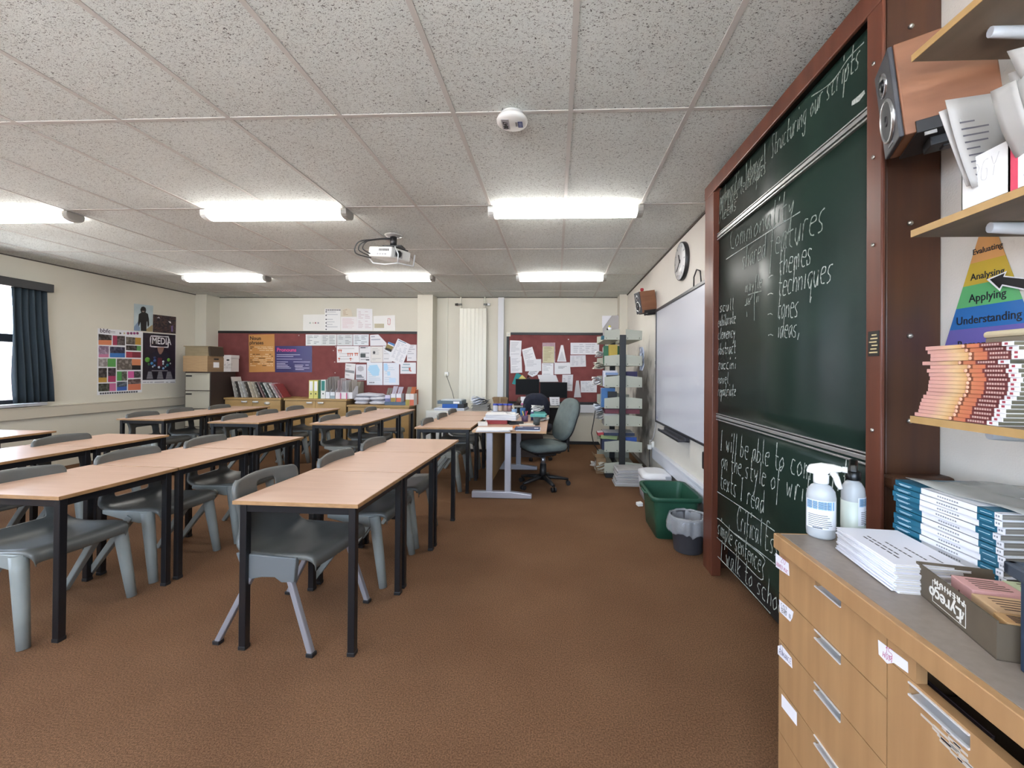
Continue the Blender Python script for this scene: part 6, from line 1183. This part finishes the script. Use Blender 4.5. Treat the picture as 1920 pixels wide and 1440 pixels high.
# ================================================================ white cupboard behind the short table row
lc = thing('low_cupboard', 'low white cupboard in front of the radiator, loaded with boxes and newspapers', 'cupboard', (0, 0, 0)); zl_ = .655
MB().ab((-2.08, 6.62, .05), (-.98, 7.12, zl_)).build('carcass', mat('c9c8c2', .5), lc, bevel=.004); MB().ab((-2.05, 6.65, 0), (-1.0, 7.1, .05)).build('plinth', M_BLACK, lc)
for xx in (-2.07, -1.52): MB().ab((xx, 6.603, .06), (xx + .53, 6.62, zl_ - .02)).build('door', mat('cfcec8', .45), lc, bevel=.003)
def onlc(px0, px1, y0, y1, d, h, label, name, cat, Y=6.66, m=None):
    xa, xb = atY(px0, y1, Y).x, atY(px1, y1, Y).x; z0, z1 = atY(px0, y1, Y).z, atY(px0, y0, Y).z; z0 = max(z0, zl_ + .0005); t = thing(name, label, cat, ((xa + xb) / 2, Y, z0)); MB().ab(((xa - xb) / 2, 0, 0), ((xb - xa) / 2, d, z1 - z0)).build('body', m or mat(h, .55), t, bevel=.004); return t, (xb - xa), z1 - z0
t, w, h = onlc(814, 870, 765, 772, .36, 'cdd2dc', 'wide white tray of papers at the bottom of the blue box pile', 'paper_tray', 'tray'); MB().ab((-w / 2 + .01, -.001, .01), (w / 2 - .01, 0, .02)).build('edge_line', M_INK2, t)
t, w, h = onlc(829, 858, 757.5, 765, .3, '1f57a8', 'bright blue box file in the middle of the pile left of the radiator', 'box_file', 'box file')
t, w, h = onlc(820, 866, 751, 757.4, .34, '5a6a74', 'blue grey shallow tray on top of the blue box file', 'letter_tray', 'tray'); MB().ab((-w / 2 + .05, .02, h), (w / 2 - .02, .3, h + .012)).build('paper', mat('c9ced2', .7), t); MB().ab((.06, -.001, .008), (w / 2 - .04, 0, h - .012)).build('white_label', M_PAPER, t)
t, w, h = onlc(858.5, 870, 757.5, 765, .28, '23242a', 'black lever arch file lying beside the bright blue box file', 'lever_arch_file', 'file')
rr = random.Random(8)
for k in range(6):
    xa, xb = atY(884, 760, 6.68).x, atY(915, 760, 6.68).x; o = thing('newspaper', ('folded grey newspaper, %s from the top of the pile before the radiator' % ORD[5 - k]) if k < 5 else 'topmost folded grey newspaper of the pile before the radiator', 'newspaper', ((xa + xb) / 2 + jit(.012), 6.83, zl_ + .0005 + k * .017), jit(.07), 'newspapers before the radiator'); MB().ab((-(xb - xa) / 2, -.13, 0), ((xb - xa) / 2, .13, .0155)).build('folded_sheets', nmat('newsgrey', '6f6c68', '9a9894', (3, 3, 200), 3, .35, .65, .85), o, bevel=.005)
crump((atY(896, 752, 6.8).x, 6.8, zl_ + .12), .26, .22, .09, 'crumpled white papers on top of the newspaper pile before the radiator', 'ccd0da', 21); crump((atY(908, 752, 6.78).x, 6.78, zl_ + .11), .16, .2, .07, 'grey crumpled newspaper beside the white papers before the radiator', '9d9a97', 22)
xa, xb = atY(923, 750, 6.7).x, atY(953, 750, 6.7).x; t = thing('cardboard_box', 'open brown cardboard box standing right of the newspaper pile', 'box', ((xa + xb) / 2, 6.7, zl_ + .0005)); w = xb - xa; hh = atY(930, 744, 6.7).z - zl_; MB().ab((-w / 2 + .02, 0, 0), (w / 2 - .02, .2, hh * .6)).build('carton', M_CARD2, t); MB().poly([(-w / 2 + .02, 0, hh * .6), (w / 2 - .02, 0, hh * .6), (w / 2, -.02, hh * .93), (w / 2 - .03, -.025, hh), (-w / 2 + .03, -.025, hh), (-w / 2, -.02, hh * .93)], (0, .003, 0)).build('flap', M_CARD2, t); MB().ab((-.004, -.024, hh * .6), (.004, -.02, hh)).build('tape_seam', mat('b8a684', .5), t)
# ================================================================ teacher desk
ZD = .715; dx0, dx1, dy0, dy1 = -.825, -.088, 4.12, 5.62
dk = thing('teacher_desk', 'teacher desk with beech top and silver cantilever legs, covered in papers', 'desk')
tp = MB().ab((dx0, dy0, ZD - .025), (dx1, dy1, ZD)).build('desktop', M_BEECH, dk, bevel=.003); e = MB(); e.ab((dx0 - .001, dy0 - .001, ZD - .025), (dx1 + .001, dy0 + .002, ZD - .001)); e.ab((dx1 - .002, dy0, ZD - .025), (dx1 + .001, dy1, ZD - .001)); e.build('edge_band', nmat('desk_edge', 'b58f6a', 'c19b74', (20, 20, 60)), tp)
M_DL = mat('b9bac4', .35, .4)
for y in (4.26, 5.5):
    l = MB(); l.ab((-.705, y, .055), (-.64, y + .035, ZD - .045)); l.ab((-.515, y, .055), (-.45, y + .035, ZD - .045)); l.build('leg_uprights', M_DL, dk, bevel=.006)
    l = MB(); l.poly([(-.85, y - .012, 0.004), (-.235, y - .012, .004), (-.235, y - .012, .045), (-.45, y - .012, .07), (-.85, y - .012, .07)], (0, .06, 0)); l.build('foot_bar', M_DL, dk, bevel=.006); MB().ab((-.80, y - .005, ZD - .046), (-.23, y + .045, ZD - .026)).build('top_bar', mat('8f92a8', .4, .4), dk, bevel=.003)
MB().ab((-.66, 4.31, .17), (-.642, 5.49, ZD - .03)).build('modesty_panel', M_OAK2, dk)
MB().ab((-.64, 5.545, .16), (-.16, 5.565, ZD - .03)).build('end_panel', nmat('dark_panel_wood', '3d2b20', '483427', (3, 3, 20), rough=.6), dk)
# desk clutter
def ond(px, py, z=ZD): q = atZ(px, py, z); return (q.x, q.y, z + .0006)
def slab(px, py, w, d, h, hcol, label, name, cat, rz=0, z=ZD, m=None):
    x, y, zz = ond(px, py, z); t = thing(name, label, cat, (x, y, zz), rz, 'clutter on the teacher desk'); MB().ab((-w / 2, -d / 2, 0), (w / 2, d / 2, h)).build('body', m or mat(hcol, .6), t, bevel=.002); return t
M_STK2 = nmat('stacked_sheets', 'a3a4a8', 'd6d7da', (3, 3, 420), 2, .35, .65, .8)
t = slab(925, 807, .33, .24, .014, '', 'spread white papers at the near left corner of the teacher desk', 'paper_pile', 'papers', .12, m=M_STK2); MB().ab((-.16, -.12, .014), (.15, .11, .016)).build('top_sheet', M_PAPER, t); MB().ab((-.1, -.1, .0165), (.19, .1, .0175)).build('top_sheet', M_PAPER, t)
t = slab(991, 806, .24, .2, .012, 'd5d6da', 'white booklet lying under the navy book at the near right of the teacher desk', 'booklet', 'booklet'); 
t = slab(989, 804, .25, .17, .012, '2f3a5c', 'navy blue book with a white label near the front of the teacher desk', 'book', 'book', .02, ZD + .013); MB().ab((.07, -.07, .012), (.11, -.02, .0126)).build('white_label', M_PAPER, t); MB().ab((-.1, -.0, .012), (-.05, .05, .0126)).build('emblem', mat('9aa4bc', .5), t)
t = slab(933, 793, .23, .22, .045, '8f2a2e', 'red box file under the tall paper heap on the teacher desk', 'box_file', 'box file', .05)
for k, (px, py, w, d, h, z, lb) in enumerate([(932, 789, .36, .30, .028, ZD + .047, 'lowest layer of the tall white paper heap on the red box file'), (934, 787, .34, .28, .02, ZD + .076, 'middle layer of the tall white paper heap on the red box file'), (936, 784, .33, .27, .012, ZD + .097, 'top layer of the tall white paper heap on the red box file')]):
    x, y, _ = ond(936, 794); t = thing('paper_pile', lb, 'papers', (x + .02 + jit(.012), y + .06 + jit(.01), z), jit(.12), 'white paper heap'); MB().ab((-w / 2, -d / 2, 0), (w / 2, d / 2, h)).build('sheets', M_STK2, t); MB().ab((-w / 2, -d / 2, h), (w / 2, d / 2, h + .001)).build('top_sheet', M_PAPER, t)
slab(905, 797, .1, .16, .03, 'd4d0cc', 'white envelope bundle left of the red box file', 'envelope_bundle', 'envelopes', .2); slab(968, 802, .07, .04, .02, 'c87a3a', 'orange marker pack in front of the paper heap', 'marker_pack', 'markers', .2); slab(990, 796, .2, .15, .006, 'd8d2c6', 'cream sheet lying beside the dark pen pot', 'paper_sheet', 'paper', .1)
def pot(px, py, r, h, hcol, label, pens, name='pen_pot', z=ZD, cat='pot'):
    x, y, zz = ond(px, py, z); t = thing(name, label, cat, (x, y, zz), 0, 'pots and jars on the teacher desk'); MB().lathe([(r * .9, 0), (r, h), (r * .92, h), (r * .84, .004), (0, .004)], 20).build('cup', mat(hcol, .4), t); rq = random.Random(label)
    for c_ in pens: a = rq.uniform(0, 6.28); MB().tube([(0, 0, .01), (math.cos(a) * r * .8, math.sin(a) * r * .8, h + .05)], .0045, 6).build('pen', mat(c_, .4), t)
    return t
pot(1006, 797, .04, .085, '3c4444', 'dark grey metal pen pot at the right of the teacher desk', [])
for i, (px, h, lid, lb) in enumerate([(929, 'c9ccd6', '2c3f9c', 'first'), (938, 'b5a08e', '2c3f9c', 'second'), (948, 'a08478', '31459f', 'third'), (956, '8f6a66', '2c3f9c', 'fourth')]):
    x, y, zz = ond(px, 779); t = thing('storage_jar', 'clear jar with blue lid holding oddments, %s of four from the wall side' % lb, 'jar', (x, y, zz + .055), 0, 'blue lidded jars on the teacher desk'); MB().lathe([(.03, 0), (.034, .01), (.034, .07), (.03, .08)], 18).build('jar', mat(h, .2, alpha=.85), t); MB().lathe([(.034, .08), (.035, .082), (.035, .1), (0, .1)], 18).build('lid', mat(lid, .35), t)
t = slab(942, 779, .30, .16, .052, 'cfd3de', 'white drawer tray under the blue lidded jars on the teacher desk', 'desk_tray', 'tray'); MB().ab((-.14, -.081, .008), (.14, -.08, .024)).build('slot', mat('7a3036', .5), t); MB().ab((-.14, -.081, .03), (.14, -.08, .046)).build('slot', mat('8f96ae', .5), t)
pot(964, 780, .034, .09, '7fa0c4', 'pale blue pot with pale rulers beside the jars', ['d9d0c0', 'c9b79a', 'd8d8dc']); pot(980, 781, .035, .11, '2a5f8f', 'blue mug beside the navy chair back', ['2b2b30'], 'mug', cat='mug')
pot(984, 790, .042, .07, '5c4a68', 'purple pot crammed with coloured pens', ['b83a5a', 'd8c23c', '3c5cae', '8a3c8a', '2c2c30', 'c0504a']); pot(998, 788, .02, .1, '3a3560', 'small dark violet bottle with a white cap on the teacher desk', [], 'glue_bottle', cat='bottle')
t = COL.objects[-1].parent or COL.objects[-1]; MB().lathe([(.014, .1), (.014, .125), (0, .128)], 12).build('cap', M_PAPER, t)
slab(967, 795, .16, .1, .025, '1d1d20', 'black stapler and cables heap between the papers and the pots', 'stapler', 'stapler', .3)
t = slab(1009, 780, .19, .16, .05, '3f8f8a', 'teal book stack under white tissue papers at the far right of the teacher desk', 'book', 'book', .1); slab(1010, 781, .18, .15, .03, '57a39c', 'pale teal exercise books on the teal book stack', 'exercise_book', 'book', -.1, ZD + .052)
x, y, zz = ond(1008, 782); crump((x, y, zz + .09), .18, .12, .05, 'white tissue paper on the teal books', 'd9d8d6', 31); x, y, zz = ond(1024, 788); crump((x - .05, y, zz), .12, .2, .05, 'crumpled papers spilling at the right edge of the teacher desk', 'cfcac4', 32); x, y, zz = ond(955, 792); crump((x, y, zz + .03), .1, .18, .07, 'grey crumpled papers at the edge of the tall paper heap', 'b3b2b2', 33)
slab(1014, 786, .2, .14, .018, 'd6d3cc', 'cream folder below the teal books on the teacher desk', 'folder', 'folder', -.05)
# ---------------------------------------------------------------- office chairs
def office_chair(label, loc, rz, fab, shell, group='office chairs'):
    t = thing('office_chair', label, 'chair', loc, rz, group); r = MB()
    loft(r, [rrect(.36, .38, .1, z=.405), rrect(.46, .47, .13, z=.43), rrect(.48, .48, .14, z=.465), rrect(.46, .46, .13, z=.49), rrect(.36, .38, .1, z=.5)]); r.build('seat_cushion', fab, t)
    r = MB(); loft(r, [rrect(.3, .32, .1, z=.385), rrect(.44, .46, .13, z=.41), rrect(.47, .48, .13, z=.43)]); r.build('seat_shell', M_BLACK, t)
    tilt = Matrix.Rotation(math.radians(-20), 3, 'Y'); c = Vector((-.21, 0, .52)); Rb = tilt @ cols((0, 1, 0), (0, 0, 1), (1, 0, 0))
    def rr2(w, h, rd, zc, off): return [tuple(c + Rb @ Vector((x, y + h / 2 + zc, off))) for x, y, z in rrect(w, h, rd, 6)]
    r = MB(); loft(r, [rr2(.38, .44, .14, .02, -.03), rr2(.44, .5, .17, -.01, -.01), rr2(.45, .51, .18, -.015, .02), rr2(.42, .48, .16, 0, .04), rr2(.3, .36, .11, .06, .05)]); r.build('backrest', fab, t)
    r = MB(); loft(r, [rr2(.32, .38, .12, .05, -.05), rr2(.43, .49, .16, -.005, -.025), rr2(.455, .515, .18, -.0175, -.008)]); r.build('back_shell', shell or M_BLACK, t)
    MB().tube([(.0, 0, .39), (-.2, 0, .37), (-.3, 0, .45), (-.3, 0, .62)], [.02, .024, .022, .018], 8, sq=(1, 1.6)).build('back_bar', M_BLACK, t); MB().ab((-.12, -.1, .35), (.1, .1, .392)).build('tilt_mechanism', M_BLACK, t, bevel=.008); MB().tube([(-.02, -.1, .37), (-.03, -.26, .36), (-.03, -.3, .33)], .007, 6).build('height_lever', M_BLACK, t)
    MB().lathe([(.026, .2), (.026, .36)], 16).build('gas_column', mat('8f9095', .25, .8), t); MB().lathe([(.042, .07), (.036, .25), (.03, .25)], 18).build('column_cover', M_BLACK, t)
    for k in range(5):
        a = 2 * PI * k / 5 + .3; d = Vector((math.cos(a), math.sin(a), 0)); l = MB(); l.tube([d * .02 + Vector((0, 0, .105)), d * .16 + Vector((0, 0, .09)), d * .29 + Vector((0, 0, .068))], [.036, .03, .02], 8, sq=(.7, 1)); lg = l.build('base_leg', M_BLACK, t); w = MB()
        n = Vector((-d.y, d.x, 0))
        for s in (-1, 1): w.tube([d * .29 + n * s * .008 + Vector((0, 0, .026)), d * .29 + n * s * .026 + Vector((0, 0, .026))], .026, 14)
        w.build('castor', M_BLACK, lg)
    return t
M_GF = nmat('grey_green_fabric', '5a6462', '66706d', (14, 14, 14), 4, .3, .7, .85, .2, 500)
office_chair('swivel office chair with worn grey green padded back and black base beside the teacher desk', (-.135, 4.78, 0), math.radians(206), M_GF, None)
M_NF = nmat('navy_fabric', '1b1d29', '232635', (20, 20, 20), 3, .3, .7, .9, .1, 500)
xo = atY(1009, 770, 6.1).x; oc_ = office_chair('office chair with rounded navy back seen from behind at the computer trolley', (xo, 6.3, 0), math.radians(86), M_NF, M_NF); oc_.scale = (1, .84, 1)
# ---------------------------------------------------------------- computer trolley and monitors
ct = thing('computer_trolley', 'black computer trolley with castors under the two monitors', 'trolley'); xa, xb = atY(961, 780, 6.75).x, atY(1070, 780, 6.75).x; zc_ = .75
MB().ab((xa, 6.72, zc_ - .03), (xb, 7.3, zc_)).build('top', mat('222126', .5), ct, bevel=.003); MB().ab((xa, 6.718, zc_ - .032), (xb, 6.724, zc_ - .004)).build('front_edge', mat('9a9588', .5), ct)
for x in (xa + .03, xb - .05):
    for y in (6.76, 7.24):
        l = MB().ab((x, y, .07), (x + .035, y + .035, zc_ - .03)).build('leg', M_BLACK, ct, bevel=.003); MB().lathe([(.034, -.012), (.036, 0), (.034, .012)], 16, (x + .017, y + .017, .036), R=cols((0, 1, 0), (0, 0, 1), (1, 0, 0))).build('castor', M_BLACK, l)
MB().ab((xa + .05, 7.22, .3), (xb - .05, 7.24, zc_ - .03)).build('back_panel', mat('2d2a28', .6), ct)
def monitor(pa, pb, y0, y1, Y, label):
    xa, xb = atY(pa, y1, Y).x, atY(pb, y1, Y).x; z0, z1 = atY(pa, y1, Y).z, atY(pa, y0, Y).z; xm = (xa + xb) / 2; t = thing('computer_monitor', label, 'monitor', (xm, Y, zc_ + .0006), 0, 'computer monitors on the trolley'); w = (xb - xa) / 2; h0, h1 = z0 - zc_, z1 - zc_
    MB().ab((-w, 0, h0), (w, .035, h1)).build('casing', mat('0e0e10', .5, 0, .2), t, bevel=.004); MB().ab((-w + .012, -.001, h0 + .018), (w - .012, .0, h1 - .012)).build('screen', mat('08090b', .55, 0, .15), t); MB().ab((-.03, .03, 0), (.03, .06, h0 + .15)).build('stand', M_BLACK, t, bevel=.004); MB().lathe([(.11, 0), (.11, .008), (.03, .016), (0, .016)], 24, (0, .04, 0), sy=.7).build('foot', M_BLACK, t); return t
monitor(966.5, 1011, 710.5, 740, 7.02, 'left black computer monitor in front of the noticeboard'); monitor(1012.5, 1063.5, 716.5, 746, 7.0, 'right black computer monitor, slightly lower and wider than the other')
nt_ = tag(MB().poly([tuple(atY(*q, 6.86)) for q in ((1030, 744.5), (1049, 744.5), (1049.5, 760.5), (1032, 760.5))], (0, .003, 0)).build('desk_note', M_PAPER2), 'white printed card propped below the right monitor', 'card'); g = MB()
for y in (749, 752.5, 756):
    for x in (1035, 1042): a, b = atY(x, y, 6.858), atY(x + 4.5, y + 1.4, 6.858); g.ab((a.x, a.y, b.z), (b.x, a.y + .0005, a.z))
g.build('print', M_INK2, nt_)
wc = thing('webcam', 'small dark webcam clipped on top of the left monitor', 'webcam', tuple(atY(991, 708, 7.03))); MB().ab((-.025, -.02, -.02), (.03, .03, .0)).build('clip', M_BLACK, wc, bevel=.004); MB().lathe([(0, -.022), (.016, -.016), (.022, 0), (.016, .016), (0, .022)], 14, (-.01, 0, .02)).build('lens_ball', mat('4a1c20', .3), wc)
tw = atY(975, 750, 6.9); tk = thing('desk_trinket', 'round brown trinket below the left monitor', 'trinket', (tw.x, 6.9, zc_ + .0006)); MB().lathe([(0, 0), (.05, .02), (.055, .06), (.04, .1), (.02, .12), (0, .12)], 18).build('body', mat('4d3a30', .5), tk)
sp_ = slab(984, 745, .08, .05, .05, 'c6c6ca', 'white card stand below the left monitor', 'card_stand', 'stand', 0); sp_.location = (atY(981, 750, 6.88).x, 6.88, zc_ + .0006); MB().ab((-.04, -.026, .05), (.045, -.02, .13)).build('card', M_PAPER2, sp_)
nb = slab(985, 757, .1, .05, .03, 'b85a8a', 'pink and white note block on the black trolley', 'note_block', 'note block', 0); nb.location = (atY(983, 757, 6.82).x, 6.8, zc_ + .0006); MB().ab((-.05, -.025, .03), (.05, .025, .04)).build('white_pad', M_PAPER, nb)
ms = slab(1030, 762, .1, .05, .025, 'd8d8da', 'white mouse on the black trolley', 'mouse', 'mouse', 0); ms.location = (atY(1038, 763, 6.8).x, 6.79, zc_ + .0006)
# ================================================================ ceiling fittings
sd = thing('smoke_detector', 'round white smoke detector labelled 0847 on the ceiling', 'smoke detector', (-.234, 2.135, ZC - .003)); dn = Matrix.Rotation(PI, 3, 'X')
MB().lathe([(.058, 0), (.06, .004), (.06, .016), (.064, .018)], 40, R=dn).build('base', mat('c9c8c4', .5), sd)
MB().lathe([(.064, .018), (.075, .024), (.08, .034), (.078, .045), (.066, .052), (0, .053)], 40, R=dn).build('body', mat('dad9d4', .45), sd)
RD = cols((0, 1, 0), (1, 0, 0), (0, 0, -1)); lb = MB().ab((-.052, -.045, -.0545), (-.014, .04, -.053)).build('number_label', mat('aeadb2', .6), sd); text('label_number', '0847', .034, M_INKB, lb, (-.022, .036, -.0548), cols((0, -1, 0), (-1, 0, 0), (0, 0, -1)), sx=.9, bold=.0008)
lb = MB().ab((.03, -.022, -.0545), (.054, .026, -.053)).build('blue_label', mat('27356a', .5), sd); g = MB()
for k in range(3): g.ab((.034, -.016 + k * .013, -.0548), (.05, -.01 + k * .013, -.0545))
g.build('label_print', mat('a9b2cc', .6), lb); g = MB()
for k in range(3): g.ab((.018 + k * .0035, -.018, -.0545), (.0195 + k * .0035, .018, -.053))
g.build('small_print', M_INK, sd)
pj = thing('projector', 'white ceiling mounted projector with cables and a wire guard, between the ceiling lights', 'projector', (-1.60, 4.02, ZC - .004))
MB().lathe([(.085, 0), (.085, .006), (.05, .02), (0, .02)], 28, R=dn).build('ceiling_plate', mat('a3a09c', .4, .3), pj); MB().tube([(0, 0, -.02), (0, 0, -.105)], .032, 14).build('mount_pole', M_BLACK, pj); g = MB(); g.ab((-.09, -.05, -.128), (.1, .06, -.112)); 
for x in (-.1, .1):
    for y in (-.06, .06): g.bar((0, 0, -.118), (x * 1.2, y * 1.3, -.136), .012, .012)
g.build('mount_bracket', M_BLACK, pj, bevel=.003)
Rp = Matrix.Rotation(math.radians(-28), 3, 'Z') @ Matrix.Rotation(math.radians(9), 3, 'Y'); pc_ = Vector((-.03, -.02, -.195))
bd = MB(); bd.box(pc_, (.33, .24, .10), Rp); bd = bd.build('body', mat('d0d0cc', .4), pj, bevel=.016, seg=3)
def pb_(c, d, nm, m, bev=0): MB().box(pc_ + Rp @ Vector(c), d, Rp).build(nm, m, bd, bevel=bev)
for k in range(7): pb_((.0 + k * .021, -.1205, .018), (.013, .003, .022), 'vent_slot', M_INK)
for k in range(4): pb_((-.02 + k * .036, -.1205, -.022), (.024, .003, .014), 'port', M_INK2)
pb_((.166, -.03, -.005), (.006, .09, .06), 'lens_panel', mat('9c9c9c', .4)); MB().lathe([(.03, 0), (.032, .02), (.026, .026), (0, .022)], 20, pc_ + Rp @ Vector((.165, -.04, -.002)), R=Rp @ cols((0, 1, 0), (0, 0, 1), (1, 0, 0))).build('lens', M_BLACK, bd)
g = MB(); pts = [(-.17, -.1, -.06), (-.08, -.11, -.11), (.1, -.12, -.12), (.26, -.11, -.1), (.26, .08, -.09), (.25, .09, .02)]; g.tube([pc_ + Rp @ Vector(p) for p in pts], .007, 8); g.tube([pc_ + Rp @ Vector(p) for p in ((.26, -.11, -.1), (.27, -.12, -.02), (.2, -.11, .05))], .006, 8); g.build('wire_guard', mat('cfd0d2', .3, .3), pj)
for i, pts in enumerate([[(0, -.03, -.04), (-.12, -.06, -.055), (-.22, -.1, -.09), (-.26, -.1, -.16), (-.2, -.06, -.2)], [(-.02, -.03, -.045), (-.14, -.06, -.062), (-.26, -.1, -.1), (-.3, -.1, -.17), (-.22, -.05, -.215)], [(-.02, -.03, -.05), (-.16, -.06, -.06), (-.3, -.11, -.1), (-.33, -.1, -.2), (-.2, -.05, -.235)]]):
    P2 = []
    for a, b in zip(smooth([(p[0], p[2]) for p in pts], 5), smooth([(p[1], p[2]) for p in pts], 5)): P2.append((a[0], b[0], a[1]))
    MB().tube(P2, .006, 6).build('cable', M_BLACK, pj)
